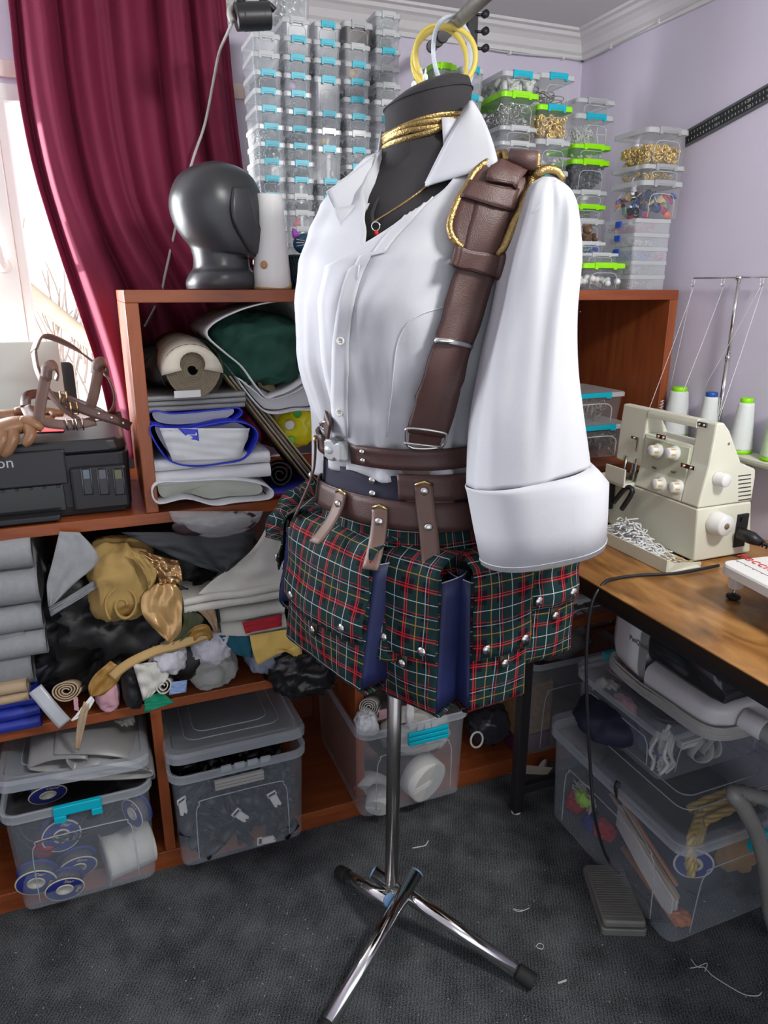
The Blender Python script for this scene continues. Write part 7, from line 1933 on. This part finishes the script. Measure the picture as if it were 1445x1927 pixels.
# ------------------------------------------------------------------ extension table of a second machine
ZE = .865
et = thing('extension_table', 'white sewing machine extension table with red lettering at the right edge', 'extension table', (1.16, .80, TT))
cA = at_z(1352, 1056, ZE)
ey = Vector((-.028, -.235, 0)).normalized(); exx = Vector((-ey.y, ey.x, 0)); exx = exx if exx.x > 0 else -exx
w_e, d_e = .36, .42
X = face_matrix(cA + exx * (w_e / 2) + ey * (d_e / 2), exx, -ey)
V, Fc = stackgeo([(rrect(w_e, d_e, .02, 6), -.020), (rrect(w_e, d_e, .022, 6), -.004), (rrect(w_e - .004, d_e - .004, .02, 6), 0)], X)
mk('table_plate', V, Fc, M_WHITEPL, et, smooth=False, bevel=.001)
fp_ = at_z(1376, 1128, TT)
lt = fp_ + Vector((.004, 0, 0))
box('leg', lt.x - .010, lt.x + .012, lt.y - .010, lt.y + .010, TT + .022, ZE - .020, M_WHITEPL, et, .003)
cyl('leg_screw', (lt.x, lt.y, TT + .004), (lt.x, lt.y, TT + .024), .003, M_STEEL, et, seg=10)
lathe('rubber_foot', [(1e-4, 0), (.008, 0), (.013, .004), (.013, .008), (.004, .011)], M_RUBBER, et, X=Matrix.Translation((lt.x, lt.y, TT)), seg=20)
box('leg', lt.x - .010 + .28, lt.x + .012 + .28, lt.y - .010 + .02, lt.y + .010 + .02, TT, ZE - .020, M_WHITEPL, et, .003)
box('leg', lt.x - .010, lt.x + .012, lt.y - .34, lt.y - .32, TT, ZE - .020, M_WHITEPL, et, .003)
M_REDP = mat('red_print', (.60, .03, .04), .5)
tp = at_z(1393, 1044, ZE)
textmesh('red_lettering', 'necchi', .034, face_matrix((tp.x, tp.y, ZE + .0006), ey, exx), M_REDP, et, align='LEFT', extrude=.0003, spacing=1.05)
ra_ = at_z(1376, 1050, ZE); L_ = .30
g = [xform(boxgeo(0, L_, -.0006, .0006, 0, .0006), face_matrix((ra_.x, ra_.y, ZE), ey, exx))]
for k in range(13): g.append(xform(boxgeo(k * .02, k * .02 + .0008, -.006 if k % 2 else -.004, 0, 0, .0006), face_matrix((ra_.x, ra_.y, ZE), ey, exx)))
g = join_geo(g); o = mk('printed_scale', g[0], g[1], mat('scale_print', (.12, .14, .16), .5), et, smooth=False); o['kind'] = 'stuff'
# cable from the table down to the pedal
pc0 = at_z(1105, 1645, .0)
cab = [at_z(1352, 1064, TT + .004), at_z(1280, 1078, TT + .004), at_z(1210, 1082, TT + .004), at_z(1160, 1088, TT + .004), at_z(1138, 1096, TT + .003), at_x(1116, 1128, .874), at_x(1106, 1180, .868), at_x(1103, 1260, .872), at_x(1106, 1360, .88), at_x(1112, 1460, .89), at_x(1120, 1540, .90), at_z(1145, 1620, .05), at_z(1200, 1680, .022), at_z(1248, 1727, .012), at_z(1252, 1732, .008), at_z(1228, 1731, .010), at_z(1202, 1736, .016)]
tag(tube('pedal_cable', cab, .0034, M_BLACKPL, seg=8, sm=6), 'black cable hanging from the table edge to the foot pedal', 'cable')
fp = thing('foot_pedal', 'grey ribbed sewing machine foot pedal on the carpet', 'foot pedal', at_z(1152, 1700, 0))
P4 = [at_z(1102, 1640, .0), at_z(1182, 1642, .0), at_z(1206, 1762, .0), at_z(1124, 1760, .0)]
c4 = sum(P4, Vector()) / 4; exp_ = ((P4[1] - P4[0]) + (P4[2] - P4[3])).normalized(); eyp = ((P4[0] - P4[3]) + (P4[1] - P4[2])).normalized()
Xp = face_matrix(c4 + Vector((0, 0, .001)), exp_, eyp); wp, dp = ((P4[1] - P4[0]).length + (P4[2] - P4[3]).length) / 2, ((P4[0] - P4[3]).length + (P4[1] - P4[2]).length) / 2
M_PEDAL = mat('pedal_grey', (.16, .16, .145), .45)
V, Fc = stackgeo([(rrect(wp, dp, .008), 0), (rrect(wp, dp, .008), .014), (rrect(wp * .97, dp * .98, .008), .016)], Xp); mk('pedal_base', V, Fc, M_PEDAL, fp, smooth=False)
Xt = Xp @ Matrix.Translation((0, .0, .020)) @ Matrix.Rotation(-.06, 4, 'X')
V, Fc = stackgeo([(rrect(wp * .95, dp * .97, .008), -.004), (rrect(wp * .95, dp * .97, .008), .006), (rrect(wp * .88, dp * .93, .008), .010)], Xt); pp_ = mk('pedal_plate', V, Fc, M_PEDAL, fp, smooth=False, bevel=.001)
for k in range(20): box('rib', -wp * .42, wp * .42, -dp * .40 + k * dp * .80 / 20, -dp * .40 + k * dp * .80 / 20 + .0025, .0098, .0112, M_PEDAL, pp_, 0, X=Xt)

# ------------------------------------------------------------------ clear boxes in the right cubby
cb = [('upper clear box with teal latch in the right cubby', 1078, 1182, 738, 800, 'T'), ('lower clear box with teal latch in the right cubby', 1078, 1192, 798, 862, 'T')]
zlo = BZ
for k in (1, 0):
    lab, u0, u1, vt, vb, kd = cb[k]
    yy = 1.56 if k else 1.565
    x0, x1 = at_y(u0 - 30, vb, yy).x, at_y(u1, vt, yy).x; zt_ = at_y(u1 - 30, vt, yy).z
    place_box(x1 - x0, .20, zt_ - zlo - .001, ((x0 + x1) / 2, yy + .10, zlo), kd, lab, group='clear boxes in the right cubby', taper=.9)
    pile(['wire_frames', 'brown_fittings'][k], ['pale wire buckle frames in the upper cubby box', 'brown and brass fittings in the lower cubby box'][k], 'findings', x0 + .02, x1 - .02, yy + .015, yy + .18, zlo + .005, zlo + (zt_ - zlo) * .62, [tubegeo([Vector(p) for p in ((-.012, -.008, 0), (.012, -.008, 0), (.012, .008, 0), (-.012, .008, 0))], .0014, 5, closed=True), boxgeo(-.012, .012, -.004, .004, -.002, .002)][k], [90, 150][k], [mat('pale_brass', (.55, .50, .38), .3, .8), mat('brown_fit', (.16, .12, .08), .4, .4)][k], seed=60 + k)
    zlo = zt_

# ------------------------------------------------------------------ under the table
bb1, XB = bin_('huge clear bin of cords and ropes on the carpet under the table', .985, 1.425, .85, 1.335, .001, .272, lid=True, lidz=.001, side=True, rimh=.024)
zl = .001 + .272 + .001 + .0178
g = boxgeo(1.16, 1.27, .838, .852, .225, .262); lt_ = mk('latch', *g, M_TEAL, bb1, smooth=False, bevel=.003)
ub, XU = bin_('clear bin with teal latch stacked on the huge bin under the table', 1.052, 1.40, 1.005, 1.335, zl + .001, .128, lid=True, lidz=.001, side=True, rimh=.016)
zu = zl + .001 + .128 + .001 + .0178
for y in (.998, 1.335): mk('latch', *boxgeo(1.15, 1.25, y - .002, y + .010, zu - .022, zu + .002), M_TEAL, ub, smooth=False, bevel=.002)
# contents of the upper bin
def bundle(name, label, pts, r, m, cat='cord', n=10, spread=.006, seed=0, group=None):
    rg = random.Random(seed); t = thing(name, label, cat, Vector(pts[0]), group)
    for k in range(n):
        o = Vector((rg.gauss(0, spread), rg.gauss(0, spread), rg.gauss(0, spread)))
        tube('strand', [Vector(p) + o * (1 + .5 * sin(i)) for i, p in enumerate(pts)], r, m, t, 6, sm=4)
    return t
lp = Vector((1.088, 1.040, zl + .012))
bundle('lace_hank', 'white cord hank standing in the near corner of the upper bin', [lp + Vector((0, 0, .004)), lp + Vector((.010, -.004, .03)), lp + Vector((0, 0, .055)), lp + Vector((.008, 0, .09))], .0042, M_TAPE, n=16, spread=.010, seed=1)
tube_o = tube('blue_tie', [lp + Vector((.018 * cos(a), .018 * sin(a), .052)) for a in [2 * pi * k / 16 for k in range(16)]], .0018, mat('blue_tie', (.03, .10, .45), .5), None, 6, closed=True); tag(tube_o, 'blue tie round the white cord hank', 'tie')
for q, (cx, cy, r) in enumerate(((1.20, 1.035, .032), (1.235, 1.04, .026))):
    P_ = [Vector((cx + r * cos(a) * .9, cy + .006 * sin(2 * a), zl + .012 + r + r * sin(a))) for a in [2 * pi * k / 24 for k in range(24)]]
    n = len(P_); G = [[p + Vector((0, s, 0)) for s in (-.010, -.003, .003, .010)] for p in P_ + [P_[0]]]
    tag(sheet('elastic_loop', G, M_TAPE, None, .002), ['larger coiled white elastic loop in the upper bin', 'smaller coiled white elastic loop behind the larger one'][q], 'elastic')
bx_ = box('white_card_roll', 1.135, 1.195, 1.03, 1.05, zl + .060, zl + .080, M_PAPER); tag(bx_, 'white card packet standing in the upper bin', 'card')
crumple('navy_contents', 'navy cloth filling the back of the upper bin', 1150, 1340, 1350, 1420, 1.10, 1.30, mat('navy_fill', (.012, .016, .04), .7), .15, 3.1, base=zl + .006)
def wcrumple(name, label, c, R_, m, seed, amp=.3, cat='fabric', creases=.7, freq=1.6, n=40, sq=1.0):
    G = []
    for i in range(n // 2 + 1):
        ph = -pi / 2 + pi * i / (n // 2); row = []
        for k in range(n):
            th = 2 * pi * k / n; sx = lambda q: math.copysign(abs(q) ** sq, q); d = Vector((sx(cos(ph)) * sx(cos(th)), sx(cos(ph)) * sx(sin(th)), sx(sin(ph))))
            f = 1 + amp * (.5 * fbm(d, freq * .7, seed) + creases * (1 - 2 * abs(fbm(d, freq, seed + 5)) - .55) + .5 * creases * (1 - 2 * abs(fbm(d, freq * 2.4, seed + 9)) - .55))
            row.append(Vector(c) + Vector((d.x * R_[0], d.y * R_[1], d.z * R_[2])) * f)
        G.append(row)
    V, Fc = gridgeo(G, True)
    return tag(mk(name, V, Fc, m), label, cat)
wcrumple('white_lace', 'white lace bunched at the far left of the upper bin', (1.115, 1.26, zl + .060), (.035, .05, .045), M_TAPE, 2.2, .4)
wcrumple('pink_cloth', 'dusty pink cloth squeezed against the upper bin side', (1.10, 1.19, zl + .075), (.025, .05, .035), fab('dusty_pink', (.40, .20, .20)), 3.3, .4)
wcrumple('blue_cloth', 'slate blue cloth along the near side of the upper bin', (1.12, 1.10, zl + .055), (.045, .06, .045), mat('slate_fill', (.05, .07, .10), .7), 4.1, .2)
# contents of the huge bin
M_ROPE = mat('gold_rope', (.55, .40, .10), .4, .2, var=.2, scale=120)
def ropeP(label, P_, r=.009, turns=26, m=M_ROPE):
    P_ = smooth_path(P_, 8); t = thing('gold_rope', label, 'rope', P_[0], 'gold ropes in the huge bin')
    T, Ns, Bs = frames(P_)
    for s in range(3):
        Q = [p + (Ns[i] * cos(2 * pi * s / 3 + i * .55) + Bs[i] * sin(2 * pi * s / 3 + i * .55)) * (r * .55) for i, p in enumerate(P_)]
        tube('rope_strand', Q, r * .6, m, t, 6)
for q in range(5):
    y = .898 + q * .012
    ropeP(['gold twisted rope loop nearest the corner of the huge bin', 'gold twisted rope loop second from the corner', 'gold twisted rope loop third from the corner', 'gold twisted rope loop fourth from the corner', 'gold twisted rope loop furthest from the corner'][q], [(1.045 + q * .018, y - .02, .17), (1.040 + q * .018, y - .014, .21), (1.055 + q * .018, y + .002, .245), (1.078 + q * .018, y + .016, .235), (1.075 + q * .018, y + .006, .18)])
for q in range(3):
    ropeP(['gold twisted rope lying under the bin lid, nearest', 'gold twisted rope lying under the bin lid, middle', 'gold twisted rope lying under the bin lid, furthest'][q], [(1.12, .93 + q * .022, .240), (1.18, .925 + q * .022, .255), (1.25, .935 + q * .02, .248), (1.29, .95 + q * .02, .225)])
wh = thing('yarn_card', 'white yarn wound on a card leaning in the huge bin', 'yarn', (1.06, .98, .02))
G = []
ya, yb_, yc_ = Vector((1.045, 1.10, .145)), Vector((1.055, .915, .035)), None
for k in range(18):
    o = Vector((.0, 0, 0)) + Vector((-.006 + .012 * (k % 2), 0, .055 * k / 17 - .02))
    tube('yarn_strand', [ya + o, ya.lerp(yb_, .5) + o + Vector((-.004, 0, 0)), yb_ + o], .0045, M_TAPE, wh, 6)
def stick(label, a, b, m, r=.006): tag(tube('wooden_strip', [Vector(a), Vector(b)], r, m, seg=6, flat=.4), label, 'strip', 'strips in the huge bin')
M_OR = mat('orange_brown_strip', (.36, .15, .05), .6)
stick('long tan strip above the white yarn in the huge bin', (1.036, 1.13, .19), (1.045, .90, .085), M_BEIGE)
stick('long orange strip along the top of the white yarn', (1.040, 1.12, .21), (1.048, .91, .11), M_OR)
stick('orange strip under the white yarn at the bin floor', (1.048, 1.08, .07), (1.055, .895, .012), M_OR, .012)
wcrumple('orange_tassel', 'orange tassel in the near bottom corner of the huge bin', (1.066, .905, .022), (.022, .022, .014), mat('orange_tassel', (.52, .16, .05), .7), 1.4, .4, 'tassel')
spool_m = at_y(1305, 1625, .90)
t = thing('cord_spool', 'navy cord spool standing at the near end of the huge bin', 'spool', spool_m)
Xs_ = Matrix.Translation(spool_m) @ Matrix.Rotation(-.55, 4, 'Z') @ Matrix.Rotation(pi / 2 + .1, 4, 'X')
lathe('flange', [(.018, 0), (.040, 0), (.042, .001), (.040, .002), (.018, .002)], M_SPOOL, t, X=Xs_, seg=36, caps=False)
lathe('flange_rim', [(.038, .0022), (.0412, .0024), (.042, .001)], M_TAPE, t, X=Xs_, seg=36, caps=False)
lathe('core', [(.012, .004), (.019, .004), (.019, -.02), (.012, -.02)], M_TAPE, t, X=Xs_, seg=24, caps=False)
wcrumple('tan_yarn', 'tan yarn ball behind the navy spool in the huge bin', (1.22, .92, .135), (.05, .04, .05), mat('tan_yarn', (.36, .20, .06), .8, bump=.8, bscale=200), 6.2, .25, 'yarn')
wcrumple('dark_fur', 'dark fur trim at the right of the huge bin', (1.27, .90, .08), (.08, .03, .055), mat('dark_fur', (.012, .010, .010), .9, bump=1, bscale=300), 7.9, .4, 'fur')
wcrumple('white_fur', 'white fluffy trim at the right end of the huge bin', (1.34, .895, .10), (.05, .025, .06), M_TAPE, 8.4, .5, 'fur')
wcrumple('red_yarn', 'red yarn low at the far end of the huge bin', (1.075, 1.285, .035), (.035, .028, .030), M_REDF, 2.5, .5, 'yarn')
wcrumple('blue_yarn', 'royal blue yarn on the floor of the huge bin', (1.075, 1.22, .018), (.03, .03, .016), M_ROYAL, 2.9, .3, 'yarn')
wcrumple('lime_yarn', 'lime green yarn in the cord tangle of the huge bin', (1.05, 1.24, .085), (.018, .024, .020), mat('lime_yarn', (.35, .70, .03), .7), 4.9, .5, 'yarn')
wcrumple('crimson_yarn', 'crimson yarn beside the wound white yarn', (1.06, 1.16, .05), (.025, .03, .022), M_REDF, 5.5, .5, 'yarn')
wcrumple('dark_filling', 'dark blue cloth filling the middle of the huge bin', (1.225, 1.105, .100), (.150, .185, .088), mat('slate_dark', (.022, .030, .045), .7), 9.9, .10, sq=.45, n=56)
rng = random.Random(21); t = thing('lace_tangle', 'tangle of beige cords at the far end of the huge bin', 'cord', (1.06, 1.26, .07))
for k in range(10):
    c = Vector((1.048, 1.25, .085)); P_ = [c + Vector((rng.uniform(0, .02), rng.uniform(-.045, .045), rng.uniform(-.03, .03))) for _ in range(6)]
    tube('cord_strand', P_, .0022, mat('beige_cord', (.50, .46, .38), .7), t, 5, sm=5)
cp_ = at_x(1160, 1480, .978)
tag(tube('black_clip', [cp_ + Vector((.004, 0, .012)), cp_ + Vector((-.004, -.002, 0)), cp_ + Vector((-.001, -.006, -.028))], [.006, .006, .002], M_BLACKPL, seg=8, sm=3, flat=.5), 'black plastic tag stuck on the rim of the huge bin', 'tag')

# pet grooming vacuum on the upper bin
gv_ = thing('grooming_vacuum', 'white and grey pet grooming vacuum on the upper bin', 'vacuum', (1.20, 1.12, zu))
zc0 = zu + .006
vx0, vy1, vy0 = 1.100, 1.265, .93
def vsec(y, x0, x1, z0, z1, n=36, e=.55):
    c = Vector(((x0 + x1) / 2, y, (z0 + z1) / 2)); sx = lambda q: math.copysign(abs(q) ** e, q)
    return [c + Vector((sx(cos(a)) * (x1 - x0) / 2, 0, sx(sin(a)) * (z1 - z0) / 2)) for a in [2 * pi * k / n for k in range(n)]]
M_VACW = mat('vacuum_white', (.70, .70, .71), .3, var=.02)
secs = [(1.270, 1.140, 1.30, zc0 + .06, zc0 + .16), (1.266, 1.115, 1.34, zc0 + .03, zc0 + .185), (1.245, 1.104, 1.36, zc0 + .010, zc0 + .20), (1.20, 1.100, 1.36, zc0 + .004, zc0 + .205), (1.16, 1.100, 1.36, zc0, zc0 + .205)]
V, Fc = gridgeo([vsec(*s) for s in secs], True); n = 36; Fc.append(tuple(range(n - 1, -1, -1))); Fc.append(tuple((len(secs) - 1) * n + k for k in range(n)))
mk('motor_end', V, Fc, M_VACW, gv_)
V, Fc = gridgeo([vsec(y, 1.099, 1.361, zc0 - .001, zc0 + .206) for y in (1.160, 1.135)], True); mk('grey_band', V, Fc, mat('vacuum_grey', (.33, .35, .34), .35), gv_)
secs = [(1.136, 1.101, 1.36, zc0, zc0 + .085), (1.05, 1.101, 1.36, zc0, zc0 + .082), (.97, 1.105, 1.36, zc0, zc0 + .080), (.945, 1.115, 1.35, zc0 + .004, zc0 + .080), (.928, 1.15, 1.33, zc0 + .015, zc0 + .075)]
V, Fc = gridgeo([vsec(*s) for s in secs], True); Fc.append(tuple((len(secs) - 1) * n + k for k in range(n)))
mk('vacuum_body', V, Fc, M_VACW, gv_)
secs = [(1.136, 1.104, 1.355, zc0 + .07, zc0 + .200), (1.02, 1.104, 1.355, zc0 + .07, zc0 + .190), (.965, 1.112, 1.35, zc0 + .07, zc0 + .165), (.945, 1.13, 1.34, zc0 + .07, zc0 + .12)]
V, Fc = gridgeo([vsec(*s) for s in secs], True); Fc.append(tuple((len(secs) - 1) * n + k for k in range(n)))
mk('dust_cup', V, Fc, mat('smoked_cup', (.02, .02, .022), .12, alpha=.9), gv_)
tx = at_x(1205, 1212, 1.099)
textmesh('grey_lettering', 'PetQools', .017, face_matrix((1.0985, tx.y + .004, tx.z), (0, -1, 0), (0, 0, 1)), mat('grey_print', (.16, .16, .15), .5), gv_)
for k in range(7):
    zz = zc0 + .004 + k * .0045
    tube('wound_cable', [(1.13, 1.262, zz + .012), (1.097 - .0015 * (k % 3), 1.245, zz + .010), (1.094 - .002 * (k % 2), 1.15, zz + .004 * sin(k)), (1.093 - .002 * (k % 2), 1.06, zz * 1 + .001), (1.098, .96, zz), (1.13, .925, zz), (1.20, .918, zz)], .0028, mat('pale_cable', (.42, .42, .40), .4), gv_, 6, sm=4)
ho = thing('vacuum_hose', 'grey corrugated vacuum hose curling beside the huge bin', 'hose', (1.34, .85, .1))
h0 = Vector((1.18, .928, zc0 + .045))
cyl('hose_collar', h0, h0 + Vector((.012, -.045, -.006)), .024, M_VACW, ho, seg=24, bevel=.002)
cyl('hose_joint', h0 + Vector((.012, -.045, -.006)), h0 + Vector((.020, -.08, -.010)), .021, mat('vacuum_grey', (.33, .35, .34), .35), ho, seg=24, bevel=.002)
P_ = smooth_path([h0 + Vector((.02, -.08, -.01)), h0 + Vector((.06, -.14, -.03)), h0 + Vector((.14, -.16, -.08)), Vector((1.36, .80, .33)), Vector((1.30, .805, .31)), at_y(1392, 1492, .80), at_y(1400, 1520, .79), at_y(1425, 1570, .79), at_y(1442, 1640, .79), at_y(1450, 1720, .80), at_y(1470, 1780, .79)], 14)
rad = [.014 + (.0022 if k % 2 else -.0006) for k in range(len(P_))]
V, Fc = tubegeo(P_, rad, 14); mk('corrugated_tube', V, Fc, mat('hose_grey', (.26, .26, .24), .25, alpha=.92), ho)
# things on the lower shelf behind the table legs
xa = at_y(975, 1400, 1.50)
wb_ = thing('pasta_pack', 'tan textured packet standing behind the table leg', 'packet', (at_y(1000, 1420, 1.5).x, 1.55, .053))
x0, x1 = at_y(972, 1380, 1.50).x, at_y(1036, 1380, 1.50).x; z0, z1 = .0535, at_y(1000, 1290, 1.50).z
V, Fc = boxgeo(x0, x1, 1.50, 1.62, z0 + .055, z1); mk('packet_top', V, Fc, mat('straw_texture', (.24, .14, .055), .8, var=.5, scale=90, bump=1, bscale=120), wb_, smooth=False, bevel=.008)
V, Fc = boxgeo(x0, x1, 1.50, 1.62, z0, z0 + .055); mk('packet_bottom', V, Fc, mat('plum_print', (.10, .015, .05), .5), wb_, smooth=False, bevel=.004)
dc = at_y(1020, 1442, 1.46)
tag(lathe('oval_tag', [(1e-4, .002), (.018, .002), (.019, 0), (1e-4, -.001)], mat('ivory_tag', (.56, .54, .48), .5), X=Matrix.Translation(dc) @ Matrix.Rotation(.5, 4, 'Y') @ Matrix.Rotation(pi / 2, 4, 'X') @ Matrix.Diagonal((.7, 1.25, 1, 1)), seg=28), 'ivory oval tag hanging before the tan packet', 'tag')
wcrumple('clear_bag_heap', 'clear plastic bag of dark goods behind the tape bin', (at_y(925, 1420, 1.56).x, 1.58, .12), (.07, .06, .06), mat('dark_bagged', (.035, .035, .045), .2, bump=.8, bscale=60), 3.2, .25, 'bag')
rg_ = at_y(897, 1392, 1.49)
tag(tube('white_ring', [rg_ + Vector((.019 * cos(a), .004 * sin(a), .022 * sin(a))) for a in [2 * pi * k / 28 for k in range(28)]], .003, M_TAPE, seg=8, closed=True), 'white ring handle showing right of the tape bin', 'ring')
flat('paper_note', 'pale paper sheet lying on the lower shelf behind the table leg', [(985, 1440), (1040, 1445), (1030, 1458), (960, 1455)], .0545, mat('pale_note', (.55, .52, .42), .8))
wcrumple('plum_cloth', 'plum pink cloth bundle on the middle shelf behind the cable', (at_y(1110, 1225, 1.53).x, 1.60, .463 + .075), (.13, .08, .068), fab('plum_pink', (.13, .055, .075)), 5.7, .3)
wcrumple('grey_cloth', 'grey tulle bundle below the plum cloth', (at_y(1060, 1290, 1.47).x, 1.52, .40), (.09, .07, .05), fab('grey_tulle', (.10, .095, .09)), 6.7, .4)
bt3, _ = bin_('small clear bin on the lower shelf behind the grey tulle', at_y(1000, 1330, 1.46).x, 1.36, 1.47, 1.80, .0535, .30, rimh=.02)
# box of rolls on the fabric shelf behind the cable
x0, x1 = at_y(1050, 1180, 1.50).x, 1.36; z0 = at_y(1090, 1190, 1.50).z; z1 = at_y(1090, 1128, 1.50).z
place_box(x1 - x0, .25, z1 - z0, ((x0 + x1) / 2, 1.625, z0), 'N', 'wide clear box of thread bobbins high under the table', group='clear boxes under the table')
sb = box('support_shelf', x0 - .01, 1.378, 1.50, 1.78, z0 - .012, z0 - .0005, M_CHERRYD); tag(sb, 'narrow dark wooden shelf carrying the box of bobbins', 'shelf')
rng = random.Random(4)
for k in range(7):
    c = Vector((x0 + .035 + (k % 4) * .034 + (.016 if k > 3 else 0), 1.515, z0 + .018 + (.026 if k > 3 else 0)))
    tag(lathe('bobbin', [(.004, 0), (.011, 0), (.0115, .003), (.0115, .05), (.004, .05)], mat('bobbin_grey', (.28, .28, .30), .5), X=Matrix.Translation(c) @ Matrix.Rotation(-pi / 2, 4, 'X'), seg=16), 'pale thread bobbin lying in the wide clear box, %s' % ['first of the lower row', 'second of the lower row', 'third of the lower row', 'fourth of the lower row', 'first of the upper row', 'second of the upper row', 'third of the upper row'][k], 'bobbin', 'bobbins in the wide clear box')

# ------------------------------------------------------------------ ruler on the wall
rA, rB = at_x(1290, 262, XR - .004), at_x(1490, 150, XR - .004)
rlr = thing('steel_ruler', 'long black metal ruler with white figures on the right wall', 'ruler', (rA + rB) / 2)
ax = (rB - rA); up_ = Vector((-1, 0, 0)).cross(ax).normalized()
X = face_matrix(rA, ax, up_ if up_.z > 0 else -up_)
if (X.to_3x3() @ Vector((0, 0, 1))).x > 0: X = X @ Matrix.Scale(1, 4)
Lr = ax.length; sgn = -1 if (X.to_3x3() @ Vector((0, 0, 1))).x < 0 else 1
w2 = .019
V, Fc = xform(boxgeo(0, Lr, -w2, w2, 0, .002 * (-sgn if False else 1) * (1 if sgn == -1 else -1)), X); mk('ruler_blade', V, Fc, mat('ruler_black', (.016, .017, .018), .4), rlr, smooth=False)
g1 = xform(boxgeo(0, Lr, w2 - .005, w2, .002 * (1 if sgn == -1 else -1) - .0003, .002 * (1 if sgn == -1 else -1) + .0006), X); mk('ruler_edge', *g1, mat('ruler_edge', (.11, .115, .12), .4), rlr, smooth=False)
g1 = xform(boxgeo(0, Lr, -w2, -w2 + .005, .002 * (1 if sgn == -1 else -1) - .0003, .002 * (1 if sgn == -1 else -1) + .0006), X); mk('ruler_edge', *g1, mat('ruler_edge', (.11, .115, .12), .4), rlr, smooth=False)
M_FIG = mat('ruler_figures', (.45, .48, .47), .5)
zo = .0024 * (1 if sgn == -1 else -1)
k = 0; s = .012
while s < Lr - .01:
    big = k % 10 == 9
    for row, yy in ((0, .006), (1, -.007)):
        n_ = str((k + (3 if row else 0)) % 10) if not big else str((k + 1) * 10 // 10)
        textmesh('ruler_figure', n_, .010 if big else .0075, X @ Matrix.Translation((s, yy, zo)) @ (Matrix() if sgn == -1 else Matrix.Rotation(pi, 4, 'X')), M_FIG, rlr, extrude=.0002)
    s += .0095; k += 1
# cable clipped along the cornice
pth = [at_y(915, 92, YB - .012), at_y(960, 99, YB - .012), at_y(1010, 104, YB - .012), at_y(1060, 108, YB - .012), at_y(1088, 112, YB - .014), at_x(1110, 108, XR - .012), at_x(1150, 88, XR - .012), at_x(1200, 62, XR - .012), at_x(1240, 40, XR - .012), at_x(1310, 4, XR - .012), at_x(1380, -34, XR - .012)]
cw = thing('wall_cable', 'thin white cable clipped under the ceiling cornice', 'cable', pth[4])
tube('cable', pth, .0022, mat('cable_white', (.62, .61, .60), .5), cw, 6, sm=4)
for i in (1, 3, 6, 8): box('cable_clip', pth[i].x - .003, pth[i].x + .003, pth[i].y - .003, pth[i].y + .011 if i < 5 else pth[i].y + .003, pth[i].z - .005, pth[i].z + .004, M_WHITEPL, cw, .0005)

# ------------------------------------------------------------------ threads and scraps on the carpet
rng = random.Random(31)
M_SCRAP = mat('scrap_white', (.62, .62, .60), .8)
def curl(label, pts, r=.0009):
    tag(tube('thread_scrap', [at_z(u, v, .003) + Vector((0, 0, .001 * k)) for k, (u, v) in enumerate(pts)], r, M_SCRAP, seg=5, sm=5), label, 'thread scrap', 'loose threads on the carpet')
curl('short thick white thread scrap right of the stand pole', [(776, 1596), (790, 1594), (800, 1592), (806, 1584)], .0016)
curl('long white thread curling at the lower right of the carpet', [(1300, 1805), (1312, 1820), (1325, 1822), (1340, 1838), (1370, 1858), (1400, 1875), (1425, 1878), (1432, 1872)])
curl('branching white thread end near the long curl', [(1298, 1822), (1312, 1820), (1330, 1814), (1326, 1830)])
curl('small curled thread left of the foot pedal', [(1008, 1782), (1014, 1776), (1022, 1780), (1020, 1788), (1010, 1786)])
curl('short thread lying between tripod leg and bin', [(966, 1712), (978, 1716), (996, 1710)])
curl('thin thread left of the foot pedal base', [(966, 1710), (975, 1713), (988, 1714)])
fl_ = flat('felt_scrap', 'tiny cream cloth scrap beside the tripod foot', [(1049, 1849), (1066, 1843), (1066, 1847), (1051, 1852)], .002, M_CREAMF, .001, 'scrap')
parts = []
for k in range(150):
    u, v = rng.uniform(0, 1440), rng.uniform(1560, 1927); p = at_z(u, v, .0015)
    if p.y > 1.38 or p.x < -1.2: continue
    parts.append(xform(boxgeo(-rng.uniform(.0006, .0025), rng.uniform(.0006, .0025), -.0004, .0004, 0, .0006), TR(p, rng.random() * 6)))
g = join_geo(parts)
tag(mk('lint_specks', g[0], g[1], M_SCRAP, smooth=False), 'tiny pale lint specks scattered over the carpet', 'lint', kind='stuff')
